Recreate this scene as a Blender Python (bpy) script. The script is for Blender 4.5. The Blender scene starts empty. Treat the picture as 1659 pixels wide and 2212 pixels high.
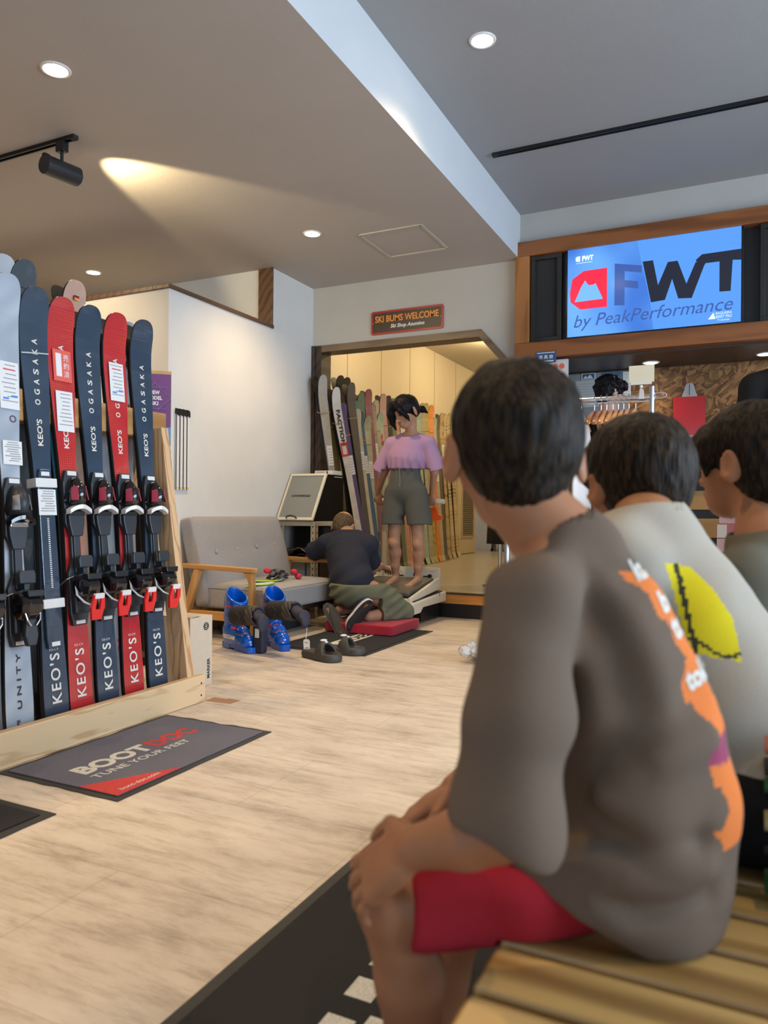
# Ski shop interior: boys on a slatted bench watch a fitting in front of the ski room
import bpy, bmesh, math, random
import numpy as np
from mathutils import Vector, Matrix
PI = math.pi
D = bpy.data
SC = bpy.context.scene
COL = SC.collection

# ---------------------------------------------------------------- camera
cam_d = D.cameras.new('camera')
cam_d.sensor_fit = 'VERTICAL'; cam_d.sensor_height = 36.0; cam_d.sensor_width = 27.0
cam_d.lens = 26.498
cam_d.clip_start = 0.05; cam_d.clip_end = 80
yaw, pitch, roll = 0.451492, 0.00106376, 0.00841673
fw = Vector((-math.sin(yaw)*math.cos(pitch), math.cos(yaw)*math.cos(pitch), math.sin(pitch)))
rt = Vector((math.cos(yaw), math.sin(yaw), 0)); up = rt.cross(fw)
r2 = rt*math.cos(roll) + up*math.sin(roll); u2 = up*math.cos(roll) - rt*math.sin(roll)
cam = D.objects.new('camera', cam_d); COL.objects.link(cam)
cam.matrix_world = Matrix(((r2.x, u2.x, -fw.x, 0), (r2.y, u2.y, -fw.y, 0), (r2.z, u2.z, -fw.z, 0.88), (0, 0, 0, 1)))
cam_d.dof.use_dof = True; cam_d.dof.focus_distance = 4.3; cam_d.dof.aperture_fstop = 3.8
SC.camera = cam

# ---------------------------------------------------------------- light
SC.view_settings.view_transform = 'Standard'; SC.view_settings.look = 'None'
SC.view_settings.gamma = 1.0; SC.view_settings.use_curve_mapping = False
SC.view_settings.exposure = 0.28
SC.cycles.max_bounces = 7; SC.cycles.diffuse_bounces = 4; SC.cycles.glossy_bounces = 3
SC.cycles.transmission_bounces = 4; SC.cycles.transparent_max_bounces = 6
SC.cycles.caustics_reflective = False; SC.cycles.caustics_refractive = False
SC.cycles.sample_clamp_indirect = 6.0
W = D.worlds.new('sky'); SC.world = W; W.use_nodes = True
W.node_tree.nodes['Background'].inputs[0].default_value = (0.62, 0.78, 1.0, 1)
W.node_tree.nodes['Background'].inputs[1].default_value = 0.5

def light(name, kind, loc, energy, color, aim=None, size=None, sizey=None, spot=None, blend=0.5, radius=0.04):
    l = D.lights.new(name, kind); l.energy = energy; l.color = color
    if kind == 'AREA':
        l.shape = 'RECTANGLE'; l.size = size; l.size_y = sizey or size
    else:
        l.shadow_soft_size = radius
    if kind == 'SPOT':
        l.spot_size = math.radians(spot); l.spot_blend = blend
    o = D.objects.new(name, l); COL.objects.link(o); o.location = loc
    if aim is not None:
        o.rotation_euler = (Vector(aim) - Vector(loc)).to_track_quat('-Z', 'Y').to_euler()
    return o
DAY = (0.62, 0.80, 1.0)
WARM = (1.0, 0.72, 0.40)
light('daylight_right_window', 'AREA', (3.75, 2.4, 1.55), 300, DAY, aim=(-4, 2.4, 1.5), size=4.6, sizey=2.3)
light('daylight_shop_front', 'AREA', (-0.3, -3.15, 1.5), 32, DAY, aim=(-0.8, 4, 1.3), size=5.6, sizey=2.3)

# ---------------------------------------------------------------- mesh helpers
class MB:
    def __init__(s): s.v = []; s.f = []; s.m = []
    def add(s, v, f, mi=0):
        n = len(s.v); s.v += [tuple(p) for p in v]
        s.f += [tuple(i+n for i in q) for q in f]; s.m += [mi]*len(f); return s
    def box(s, a, b, mi=0, M=None):
        x0, y0, z0 = a; x1, y1, z1 = b
        v = [Vector(p) for p in ((x0,y0,z0),(x1,y0,z0),(x1,y1,z0),(x0,y1,z0),(x0,y0,z1),(x1,y0,z1),(x1,y1,z1),(x0,y1,z1))]
        if M is not None: v = [M @ p for p in v]
        return s.add(v, [(0,3,2,1),(4,5,6,7),(0,1,5,4),(1,2,6,5),(2,3,7,6),(3,0,4,7)], mi)
    def bar(s, a, b, w, h, mi=0, up=(0,0,1)):       # rectangular bar from a to b, w across, h along up
        a = Vector(a); b = Vector(b); t = (b-a).normalized(); u = Vector(up)
        x = t.cross(u).normalized(); u = x.cross(t).normalized()
        v = []
        for p in (a, b):
            for sx, sy in ((-1,-1),(1,-1),(1,1),(-1,1)): v.append(p + x*sx*w/2 + u*sy*h/2)
        return s.add(v, [(3,2,1,0),(4,5,6,7),(0,1,5,4),(1,2,6,5),(2,3,7,6),(3,0,4,7)], mi)
    def cyl(s, a, b, r0, r1=None, n=16, mi=0, cap=True):
        r1 = r0 if r1 is None else r1
        a = Vector(a); b = Vector(b); t = (b-a).normalized()
        x = t.orthogonal().normalized(); y = t.cross(x)
        v = []
        for p, r in ((a, r0), (b, r1)):
            for i in range(n):
                an = 2*PI*i/n; v.append(p + x*math.cos(an)*r + y*math.sin(an)*r)
        f = [(i, (i+1) % n, n+(i+1) % n, n+i) for i in range(n)]
        if cap: f += [tuple(range(n-1, -1, -1)), tuple(range(n, 2*n))]
        return s.add(v, f, mi)
    def tube(s, pts, r, n=8, mi=0, closed=False):
        pts = [Vector(p) for p in pts]; rs = r if isinstance(r, (list, tuple)) else [r]*len(pts)
        v = []; N = len(pts); x = None
        for i, p in enumerate(pts):
            t = (pts[min(i+1, N-1)] - pts[max(i-1, 0)])
            if closed: t = pts[(i+1) % N] - pts[i-1]
            t.normalize()
            if x is None: x = t.orthogonal().normalized()
            x = (x - t*x.dot(t)).normalized(); y = t.cross(x)
            for k in range(n):
                an = 2*PI*k/n; v.append(p + (x*math.cos(an) + y*math.sin(an))*rs[i])
        f = []
        for i in range(N if closed else N-1):
            j = (i+1) % N
            f += [(i*n+k, i*n+(k+1) % n, j*n+(k+1) % n, j*n+k) for k in range(n)]
        if not closed: f += [tuple(range(n-1, -1, -1)), tuple(range((N-1)*n, N*n))]
        return s.add(v, f, mi)
    def prism(s, poly, d, mi=0):                      # poly of 3D points extruded by vector d
        poly = [Vector(p) for p in poly]; d = Vector(d); n = len(poly)
        v = poly + [p + d for p in poly]
        f = [tuple(range(n-1, -1, -1)), tuple(range(n, 2*n))] + [(i, (i+1) % n, n+(i+1) % n, n+i) for i in range(n)]
        return s.add(v, f, mi)
    def ball(s, c, r, n=16, mi=0, M=None):
        c = Vector(c); r = r if isinstance(r, (list, tuple)) else (r, r, r); m = n//2
        v = []; f = []
        for i in range(m+1):
            th = PI*i/m
            for k in range(n):
                ph = 2*PI*k/n
                p = Vector((math.sin(th)*math.cos(ph)*r[0], math.sin(th)*math.sin(ph)*r[1], math.cos(th)*r[2]))
                if M is not None: p = M @ p
                v.append(c + p)
        for i in range(m):
            for k in range(n):
                f.append((i*n+k, (i+1)*n+k, (i+1)*n+(k+1) % n, i*n+(k+1) % n))
        return s.add(v, f, mi)
    def lathe(s, c, prof, n=24, mi=0):                # prof of (r, z) around vertical axis at c
        c = Vector(c); v = []; f = []
        for r, z in prof:
            for k in range(n):
                v.append(c + Vector((math.cos(2*PI*k/n)*r, math.sin(2*PI*k/n)*r, z)))
        for i in range(len(prof)-1):
            f += [(i*n+k, i*n+(k+1) % n, (i+1)*n+(k+1) % n, (i+1)*n+k) for k in range(n)]
        return s.add(v, f, mi)
    def loft(s, rings, mi=0, cap=True):
        n = len(rings[0]); v = [p for r in rings for p in r]; f = []
        for i in range(len(rings)-1):
            f += [(i*n+k, i*n+(k+1) % n, (i+1)*n+(k+1) % n, (i+1)*n+k) for k in range(n)]
        if cap: f += [tuple(range(n-1, -1, -1)), tuple(range((len(rings)-1)*n, len(rings)*n))]
        return s.add(v, f, mi)

def obj(name, mb, mats, parent=None, smooth=False, bevel=0.0, local=False, kind=None, seg=2):
    me = D.meshes.new(name); me.from_pydata([tuple(p) for p in mb.v], [], mb.f); me.update()
    for m in (mats if isinstance(mats, (list, tuple)) else [mats]): me.materials.append(m)
    if len(me.polygons) == len(mb.m): me.polygons.foreach_set('material_index', mb.m)
    bm = bmesh.new(); bm.from_mesh(me); bmesh.ops.recalc_face_normals(bm, faces=bm.faces); bm.to_mesh(me); bm.free()
    o = D.objects.new(name, me); COL.objects.link(o)
    if smooth: me.polygons.foreach_set('use_smooth', [True]*len(me.polygons))
    if bevel > 0:
        b = o.modifiers.new('bevel', 'BEVEL'); b.width = bevel; b.segments = seg; b.limit_method = 'ANGLE'; b.angle_limit = math.radians(35)
    if parent is not None:
        o.parent = parent
        if not local: o.matrix_parent_inverse = parent.matrix_basis.inverted()
    if kind: o['kind'] = kind
    return o
def struct(name, mb, mats, parent=None, **k):
    return obj(name, mb, mats, parent, kind=None if parent is not None else 'structure', **k)
def tag(o, label, cat, group=None, kind=None):
    o['label'] = label; o['category'] = cat
    if group: o['group'] = group
    if kind: o['kind'] = kind
    return o
def thing(name, label, cat, loc=(0,0,0), group=None, M=None):
    o = D.objects.new(name, None); COL.objects.link(o); o.empty_display_size = 0.05
    if M is not None: o.matrix_basis = M
    else: o.location = loc
    return tag(o, label, cat, group)
def copy_thing(root, M, label, group=None, mats=None):
    r = root.copy(); COL.objects.link(r); r.matrix_basis = M; r['label'] = label
    if group: r['group'] = group
    for ch in list(root.children):
        c = ch.copy(); COL.objects.link(c); c.parent = r
        for g in list(ch.children):
            d = g.copy(); COL.objects.link(d); d.parent = c
    return r

def frame(o, x, y):                                   # matrix with origin o, local x and y axes given
    x = Vector(x).normalized(); y = Vector(y); y = (y - x*y.dot(x)).normalized(); z = x.cross(y)
    return Matrix(((x.x, y.x, z.x, o[0]), (x.y, y.y, z.y, o[1]), (x.z, y.z, z.z, o[2]), (0, 0, 0, 1)))
def text(name, body, M, size, mat, parent, width=None, ext=0.0006, local=False, height=None, bold=0.0, shear=0.0, space=1.0):
    cu = D.curves.new(name, 'FONT'); cu.body = body; cu.size = size; cu.extrude = ext; cu.offset = bold; cu.shear = shear
    cu.resolution_u = 3; cu.space_character = space
    t = D.objects.new(name, cu); me = D.meshes.new_from_object(t); D.objects.remove(t)
    n = len(me.vertices)
    if n == 0: return None
    co = np.empty(n*3); me.vertices.foreach_get('co', co); co = co.reshape(-1, 3)
    mn = co.min(0); mx = co.max(0)
    co[:, 0] -= (mn[0]+mx[0])/2; co[:, 1] -= (mn[1]+mx[1])/2
    if width: co[:, 0] *= width/(mx[0]-mn[0]); 
    if width and not height: co[:, 1] *= width/(mx[0]-mn[0])
    if height: co[:, 1] *= height/(mx[1]-mn[1])
    h = np.c_[co, np.ones(n)] @ np.array(M).T
    me.vertices.foreach_set('co', h[:, :3].ravel().astype(np.float32)); me.update()
    me.materials.clear(); me.materials.append(mat)
    o = D.objects.new(name, me); COL.objects.link(o)
    if parent is not None:
        o.parent = parent
        if not local: o.matrix_parent_inverse = parent.matrix_basis.inverted()
    return o

# ---------------------------------------------------------------- materials
def newmat(name):
    m = D.materials.new(name); m.use_nodes = True
    nt = m.node_tree; return m, nt, nt.nodes['Principled BSDF']
def setin(b, k, v):
    if k in b.inputs: b.inputs[k].default_value = v
def mat(name, col, rough=0.5, metal=0.0, noise=0.0, scale=8.0, bump=0.0, bscale=None, coat=0.0, stretch=(1,1,1), sss=0.0, spec=None, emit=None, estr=0.0, sheen=0.0, detail=3):
    m, nt, b = newmat(name); N = nt.nodes; L = nt.links
    c = tuple(col)+(1,)
    setin(b, 'Base Color', c); setin(b, 'Roughness', rough); setin(b, 'Metallic', metal); setin(b, 'Coat Weight', coat)
    if coat: setin(b, 'Coat Roughness', 0.08)
    if spec is not None: setin(b, 'Specular IOR Level', spec)
    if sheen: setin(b, 'Sheen Weight', sheen)
    if sss: setin(b, 'Subsurface Weight', sss); setin(b, 'Subsurface Radius', (0.012, 0.005, 0.003)); setin(b, 'Subsurface Scale', 1.0)
    if emit: setin(b, 'Emission Color', tuple(emit)+(1,)); setin(b, 'Emission Strength', estr)
    if noise or bump:
        tc = N.new('ShaderNodeTexCoord'); mp = N.new('ShaderNodeMapping'); mp.inputs['Scale'].default_value = stretch
        L.new(tc.outputs['Object'], mp.inputs[0])
        n = N.new('ShaderNodeTexNoise'); n.inputs['Scale'].default_value = scale; n.inputs['Detail'].default_value = detail
        L.new(mp.outputs[0], n.inputs['Vector'])
        if noise:
            r = N.new('ShaderNodeValToRGB'); L.new(n.outputs['Fac'], r.inputs[0])
            r.color_ramp.elements[0].position = 0.3; r.color_ramp.elements[1].position = 0.7
            r.color_ramp.elements[0].color = tuple(x*(1-noise) for x in col)+(1,)
            r.color_ramp.elements[1].color = tuple(min(1, x*(1+noise)) for x in col)+(1,)
            L.new(r.outputs[0], b.inputs['Base Color'])
        if bump:
            n2 = N.new('ShaderNodeTexNoise'); n2.inputs['Scale'].default_value = bscale or scale*4; n2.inputs['Detail'].default_value = detail
            L.new(mp.outputs[0], n2.inputs['Vector'])
            bp = N.new('ShaderNodeBump'); bp.inputs['Strength'].default_value = bump; bp.inputs['Distance'].default_value = 0.01
            L.new(n2.outputs['Fac'], bp.inputs['Height']); L.new(bp.outputs[0], b.inputs['Normal'])
    return m
def wood(name, c1, c2, along='Y', rough=0.45, scale=5.0, dist=4.0, coat=0.0, sharp=False):
    m, nt, b = newmat(name); N = nt.nodes; L = nt.links
    setin(b, 'Roughness', rough); setin(b, 'Coat Weight', coat)
    tc = N.new('ShaderNodeTexCoord'); mp = N.new('ShaderNodeMapping')
    mp.inputs['Scale'].default_value = {'X': (0.16, 1, 1), 'Y': (1, 0.16, 1), 'Z': (1, 1, 0.16)}[along]
    L.new(tc.outputs['Object'], mp.inputs[0])
    w = N.new('ShaderNodeTexWave'); w.wave_type = 'RINGS'; w.rings_direction = along
    w.inputs['Scale'].default_value = scale; w.inputs['Distortion'].default_value = dist; w.inputs['Detail'].default_value = 2.5
    w.inputs['Detail Scale'].default_value = 1.6
    n = N.new('ShaderNodeTexNoise'); n.inputs['Scale'].default_value = scale*1.3; n.inputs['Detail'].default_value = 3
    L.new(mp.outputs[0], w.inputs['Vector']); L.new(mp.outputs[0], n.inputs['Vector'])
    mx = N.new('ShaderNodeMath'); mx.operation = 'MULTIPLY_ADD'; mx.inputs[1].default_value = 0.45
    L.new(w.outputs['Fac'], mx.inputs[0])
    m2 = N.new('ShaderNodeMath'); m2.operation = 'MULTIPLY'; m2.inputs[1].default_value = 0.25 if sharp else 0.6; L.new(n.outputs['Fac'], m2.inputs[0])
    L.new(m2.outputs[0], mx.inputs[2])
    r = N.new('ShaderNodeValToRGB'); L.new(mx.outputs[0], r.inputs[0])
    r.color_ramp.elements[0].position = 0.2; r.color_ramp.elements[1].position = 0.62
    r.color_ramp.elements[0].color = tuple(c2)+(1,); r.color_ramp.elements[1].color = tuple(c1)+(1,)
    if sharp: r.color_ramp.elements[0].position = 0.10; r.color_ramp.elements[1].position = 0.24
    L.new(r.outputs[0], b.inputs['Base Color'])
    bp = N.new('ShaderNodeBump'); bp.inputs['Strength'].default_value = 0.15; bp.inputs['Distance'].default_value = 0.004
    L.new(mx.outputs[0], bp.inputs['Height']); L.new(bp.outputs[0], b.inputs['Normal'])
    return m
def plain(name, c, **k): return mat(name, c, **k)

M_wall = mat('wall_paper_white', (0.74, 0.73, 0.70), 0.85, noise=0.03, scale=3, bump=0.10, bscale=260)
M_ceil = mat('ceiling_paper', (0.47, 0.425, 0.385), 0.9, noise=0.02, scale=2, bump=0.12, bscale=180)  # warm tone of the light on the low ceiling is put into the colour
M_inner = mat('ski_room_panel', (0.72, 0.66, 0.54), 0.7, noise=0.02, scale=2)
M_trimdark = wood('dark_stained_trim', (0.055, 0.033, 0.022), (0.02, 0.012, 0.009), 'Y', 0.45)
M_trimbrown = wood('brown_trim', (0.16, 0.085, 0.045), (0.07, 0.035, 0.02), 'Y', 0.4)
M_black = mat('black_plastic', (0.012, 0.012, 0.013), 0.35)
M_blackmat = mat('black_matte', (0.018, 0.018, 0.019), 0.75)
M_blackgloss = mat('black_gloss', (0.008, 0.007, 0.009), 0.08, coat=0.6)
M_white = mat('white_plastic', (0.78, 0.78, 0.76), 0.35)
M_paper = mat('white_paper', (0.80, 0.80, 0.80), 0.6)
M_chrome = mat('chrome', (0.75, 0.75, 0.77), 0.15, metal=1.0)
M_steel = mat('brushed_steel', (0.5, 0.5, 0.5), 0.35, metal=1.0)
M_inkblack = mat('ink_black', (0.02, 0.02, 0.022), 0.6)
M_inkred = mat('ink_red', (0.75, 0.05, 0.05), 0.6)
M_inkblue = mat('ink_blue', (0.08, 0.25, 0.75), 0.6)
M_inkwhite = mat('ink_white', (0.85, 0.85, 0.84), 0.5)
M_inkgrey = mat('ink_grey', (0.35, 0.35, 0.36), 0.6)
M_glow = mat('lamp_diffuser', (1, 1, 1), 0.5, emit=(1.0, 0.86, 0.62), estr=22)

def floor_mat():
    m, nt, b = newmat('floor_vinyl'); N = nt.nodes; L = nt.links
    tc = N.new('ShaderNodeTexCoord')
    def nz(scale, st, det, rough=0.6):
        mp = N.new('ShaderNodeMapping'); mp.inputs['Scale'].default_value = st; L.new(tc.outputs['Object'], mp.inputs[0])
        n = N.new('ShaderNodeTexNoise'); n.inputs['Scale'].default_value = scale; n.inputs['Detail'].default_value = det
        n.inputs['Roughness'].default_value = rough; L.new(mp.outputs[0], n.inputs['Vector']); return n
    a = nz(3.0, (0.5, 1.3, 1), 8, 0.72); c = nz(16, (0.25, 1.6, 1), 6, 0.8); e = nz(1.1, (1, 1, 1), 2)
    r = N.new('ShaderNodeValToRGB'); L.new(a.outputs['Fac'], r.inputs[0])
    els = r.color_ramp.elements
    els[0].position = 0.30; els[0].color = (0.40, 0.32, 0.255, 1)
    els[1].position = 0.66; els[1].color = (0.80, 0.71, 0.61, 1)
    x = els.new(0.46); x.color = (0.66, 0.575, 0.485, 1)
    r2 = N.new('ShaderNodeValToRGB'); L.new(c.outputs['Fac'], r2.inputs[0])
    r2.color_ramp.elements[0].position = 0.34; r2.color_ramp.elements[0].color = (0.60, 0.56, 0.52, 1)
    r2.color_ramp.elements[1].position = 0.52; r2.color_ramp.elements[1].color = (1, 1, 1, 1)
    mx = N.new('ShaderNodeMixRGB'); mx.blend_type = 'MULTIPLY'; mx.inputs[0].default_value = 0.75
    L.new(r.outputs[0], mx.inputs[1]); L.new(r2.outputs[0], mx.inputs[2])
    # plank seams
    br = N.new('ShaderNodeTexBrick'); br.offset = 0.5
    br.inputs['Color1'].default_value = (1, 1, 1, 1); br.inputs['Color2'].default_value = (0.95, 0.95, 0.96, 1)
    br.inputs['Mortar'].default_value = (0.62, 0.58, 0.55, 1)
    br.inputs['Scale'].default_value = 1.0; br.inputs['Mortar Size'].default_value = 0.0025
    br.inputs['Brick Width'].default_value = 0.92; br.inputs['Row Height'].default_value = 0.46
    L.new(tc.outputs['Object'], br.inputs['Vector'])
    m2 = N.new('ShaderNodeMixRGB'); m2.blend_type = 'MULTIPLY'; m2.inputs[0].default_value = 0.4
    L.new(mx.outputs[0], m2.inputs[1]); L.new(br.outputs[0], m2.inputs[2])
    # a brown stain with a shape of its own on the floor beyond the boys
    L.new(m2.outputs[0], b.inputs['Base Color'])
    setin(b, 'Roughness', 0.42)
    rr = N.new('ShaderNodeMapRange'); rr.inputs[3].default_value = 0.34; rr.inputs[4].default_value = 0.55
    L.new(c.outputs['Fac'], rr.inputs[0]); L.new(rr.outputs[0], b.inputs['Roughness'])
    bp = N.new('ShaderNodeBump'); bp.inputs['Strength'].default_value = 0.12; bp.inputs['Distance'].default_value = 0.002
    L.new(c.outputs['Fac'], bp.inputs['Height']); L.new(bp.outputs[0], b.inputs['Normal'])
    return m
M_floor = floor_mat()
M_inner_floor = mat('ski_room_floor', (0.52, 0.47, 0.38), 0.28, noise=0.05, scale=1.5)

# ---------------------------------------------------------------- room shell
ZL, ZH, YB, XW, XF = 2.93, 3.29, 5.94, -3.62, -1.68
YD = 6.02                                         # foot of the step up to the ski room
struct('floor', MB().box((-8.2, -3.3, -0.1), (3.9, YD, 0)), M_floor)
struct('floor_raised', MB().box((-5.2, YD, -0.1), (-1.662, 13.6, 0.21)), M_inner_floor)
struct('floor_counter', MB().box((-1.66, YD, -0.1), (3.9, 6.75, 0.15)), M_inner_floor)
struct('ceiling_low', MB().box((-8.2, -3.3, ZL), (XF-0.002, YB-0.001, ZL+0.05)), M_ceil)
struct('ceiling_high', MB().box((XF-0.1, -3.3, ZH), (3.9, YB+0.1, ZH+0.05)), mat('ceiling_paper_shaded', (0.33, 0.33, 0.335), 0.9, noise=0.02, scale=2, bump=0.12, bscale=180))  # same paper as the low ceiling, its dimmer light put into the colour
M_fascia = mat('fascia_paint', (0.66, 0.67, 0.68), 0.8, noise=0.02, scale=3, bump=0.08, bscale=200)
struct('wall_fascia', MB().box((XF-0.1, -3.3, ZL+0.0502), (XF, YB-0.001, ZH)).box((XF-0.0019, -3.3, ZL), (XF, YB-0.001, ZL+0.0501)), M_fascia)
# white partition and the loft gap behind it
struct('wall_white_low', MB().box((XW-0.12, 4.03, 0), (XW, 5.28, 2.42)), M_wall)
struct('wall_white_high', MB().box((XW-0.12, 5.28, 0), (XW, YD+0.06, ZL)), M_wall)
struct('wall_partition_end', MB().box((-8.2, 4.03, 0), (XW-0.12, 4.15, 2.42)), M_wall)
struct('wall_loft', MB().box((-8.2, 5.28, 0), (XW-0.12, 5.40, ZL)), M_wall)
t = MB().box((XW-0.135, 4.015, 2.42), (XW+0.015, 5.29, 2.45)); struct('trim_1', t, M_trimbrown, bevel=0.003)
t = MB().box((-8.2, 4.015, 2.42), (XW-0.135, 4.165, 2.45)); struct('trim_2', t, M_trimbrown, bevel=0.003)
t = MB().box((XW-0.13, 5.262, 2.42), (XW+0.012, 5.28, ZL)); struct('trim_3', t, M_trimbrown, bevel=0.002)
# wall over the opening with its diagonal corner; a polygon extruded in depth
op = [(XW, 2.40), (-2.0, 2.40), (-1.755, 2.12), (-1.755, 0.21)]
M_wallback = mat('wall_paper_shaded', (0.50, 0.475, 0.435), 0.85, noise=0.03, scale=3, bump=0.10, bscale=260)  # wall paper darkened, the weaker light up here is put into its colour
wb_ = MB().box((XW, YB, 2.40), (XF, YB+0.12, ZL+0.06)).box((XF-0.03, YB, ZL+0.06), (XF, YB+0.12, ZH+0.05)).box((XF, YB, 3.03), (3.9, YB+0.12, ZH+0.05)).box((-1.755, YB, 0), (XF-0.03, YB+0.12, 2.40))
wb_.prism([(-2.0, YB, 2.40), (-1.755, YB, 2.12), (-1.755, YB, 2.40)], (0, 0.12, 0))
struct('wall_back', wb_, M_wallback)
struct('wall_back_post', MB().box((XF-0.0295, YB, 0), (XF+0.02, YB+0.5, 3.029)), M_wall)
M_lint = wood('lintel_wood', (0.20, 0.13, 0.075), (0.09, 0.055, 0.03), 'X', 0.4)
t = MB().prism([(XW+0.1, YB-0.012, 2.34), (-2.02, YB-0.012, 2.34), (-1.80, YB-0.012, 2.09), (-1.755, YB-0.012, 2.12), (-2.0, YB-0.012, 2.40), (XW+0.1, YB-0.012, 2.40)], (0, 0.17, 0))
struct('trim_4', t, M_lint)
struct('trim_5', MB().box((XW, YB-0.03, 0), (XW+0.035, YB+0.16, 2.40)), M_trimdark, bevel=0.003)
struct('trim_6', MB().box((XW+0.035, YB-0.015, 0.21), (XW+0.10, YB+0.16, 2.40)), M_trimdark, bevel=0.003)
# step riser: orange wood board over a black recess
M_stepwood = wood('step_board', (0.62, 0.27, 0.06), (0.40, 0.14, 0.03), 'X', 0.35, scale=8)
struct('trim_7', MB().box((-2.75, YD-0.045, 0.118), (-1.715, YD-0.001, 0.198)), M_stepwood, bevel=0.002)
struct('trim_8', MB().box((-3.55, YD-0.04, 0), (-1.715, YD-0.002, 0.117)), M_black)
struct('trim_9', MB().box((-3.45, YD-0.05, 0.199), (-1.715, YD-0.002, 0.212)), M_trimdark)
# ski room behind
XI = -4.25
struct('wall_ski_room_left', MB().box((XI-0.1, YB+0.5, 0.2), (XI, 12.35, ZH)), M_inner)
for i, y in enumerate((7.75, 8.65, 9.55, 10.45, 11.35)):
    struct('trim_%d' % (10+i), MB().box((XI, y-0.006, 0.21), (XI+0.003, y+0.006, ZH)), mat('panel_seam%d' % i, (0.42, 0.36, 0.26), 0.8))
struct('wall_ski_room_near', MB().box((XI-0.1, YD+0.06, 0.2), (XW-0.12, YD+0.18, ZH)), M_inner)
struct('wall_ski_room_back', MB().box((-6, 13.4, 0.2), (-1.665, 13.5, ZH)), M_inner)
struct('wall_ski_room_right', MB().box((-1.715, YD+0.15, 0.21), (-1.665, 13.5, ZH)), M_inner)
struct('ceiling_ski_room', MB().box((-6, YB+0.12, ZH), (-1.66, 13.5, ZH+0.1)), mat('ski_room_ceiling', (0.50, 0.46, 0.38), 0.8))
struct('wall_ski_room_far_left', MB().box((-6.1, 12.35, 0.2), (-6.0, 13.5, ZH)), M_inner)
# louvred door on the left wall of the ski room
d = MB().box((XI, 11.42, 0.22), (XI+0.035, 12.28, 2.25))
do = struct('door_1', d, mat('door_cream', (0.62, 0.55, 0.42), 0.5), bevel=0.003)
lv = MB()
for k in range(44):
    z = 0.52 + k*0.036
    lv.bar((XI+0.045, 11.60, z), (XI+0.045, 12.12, z), 0.008, 0.034, up=(0.6, 0, 0.8))
obj('louvre', lv, mat('louvre_grey', (0.30, 0.27, 0.22), 0.4), do, kind=None)
obj('louvre_frame', MB().box((XI+0.03, 11.57, 0.48), (XI+0.052, 11.60, 2.13)).box((XI+0.03, 12.12, 0.48), (XI+0.052, 12.15, 2.13)).box((XI+0.03, 11.60, 0.48), (XI+0.052, 12.12, 0.51)).box((XI+0.03, 11.60, 2.10), (XI+0.052, 12.12, 2.13)), mat('louvre_frame_paint', (0.55, 0.48, 0.36), 0.4), do)
# osb wall and soffit behind the counter
def osb_mat():
    m, nt, b = newmat('osb_board'); N = nt.nodes; L = nt.links
    tc = N.new('ShaderNodeTexCoord'); outs = []
    for rot, sc, st in ((0.6, 11, (1, 1, 4.5)), (-0.5, 12, (1, 1, 4.0)), (1.5, 10, (1, 1, 5.0))):
        mp = N.new('ShaderNodeMapping'); mp.vector_type = 'POINT'; mp.inputs['Rotation'].default_value = (0, rot, 0); L.new(tc.outputs['Object'], mp.inputs[0])
        m2 = N.new('ShaderNodeMapping'); m2.inputs['Scale'].default_value = st; L.new(mp.outputs[0], m2.inputs[0])
        v = N.new('ShaderNodeTexVoronoi'); v.inputs['Scale'].default_value = sc; L.new(m2.outputs[0], v.inputs['Vector'])
        bw = N.new('ShaderNodeSeparateColor'); L.new(v.outputs['Color'], bw.inputs[0]); outs.append(bw.outputs[0])
    n = N.new('ShaderNodeTexNoise'); n.inputs['Scale'].default_value = 14; n.inputs['Detail'].default_value = 1; L.new(tc.outputs['Object'], n.inputs['Vector'])
    cur = outs[0]
    for k, th in ((1, 0.5), (2, 0.58)):
        g = N.new('ShaderNodeMath'); g.operation = 'GREATER_THAN'; g.inputs[1].default_value = th; L.new(n.outputs['Fac'], g.inputs[0])
        mx = N.new('ShaderNodeMix'); L.new(g.outputs[0], mx.inputs[0]); L.new(cur, mx.inputs[2]); L.new(outs[k], mx.inputs[3]); cur = mx.outputs[0]
    r = N.new('ShaderNodeValToRGB'); L.new(cur, r.inputs[0])
    e = r.color_ramp.elements; e[0].position = 0.08; e[0].color = (0.10, 0.040, 0.011, 1); e[1].position = 0.95; e[1].color = (0.36, 0.175, 0.058, 1)
    x = e.new(0.5); x.color = (0.22, 0.10, 0.032, 1)
    L.new(r.outputs[0], b.inputs['Base Color']); setin(b, 'Roughness', 0.6)
    return m
struct('wall_osb', MB().box((-1.68, 6.60, 0.15), (3.9, 6.70, 2.3)), osb_mat())
struct('ceiling_soffit', MB().box((XF+0.02, YB+0.03, 2.10), (3.9, 6.60, 2.16)), mat('soffit_dark', (0.06, 0.04, 0.03), 0.4))
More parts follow.
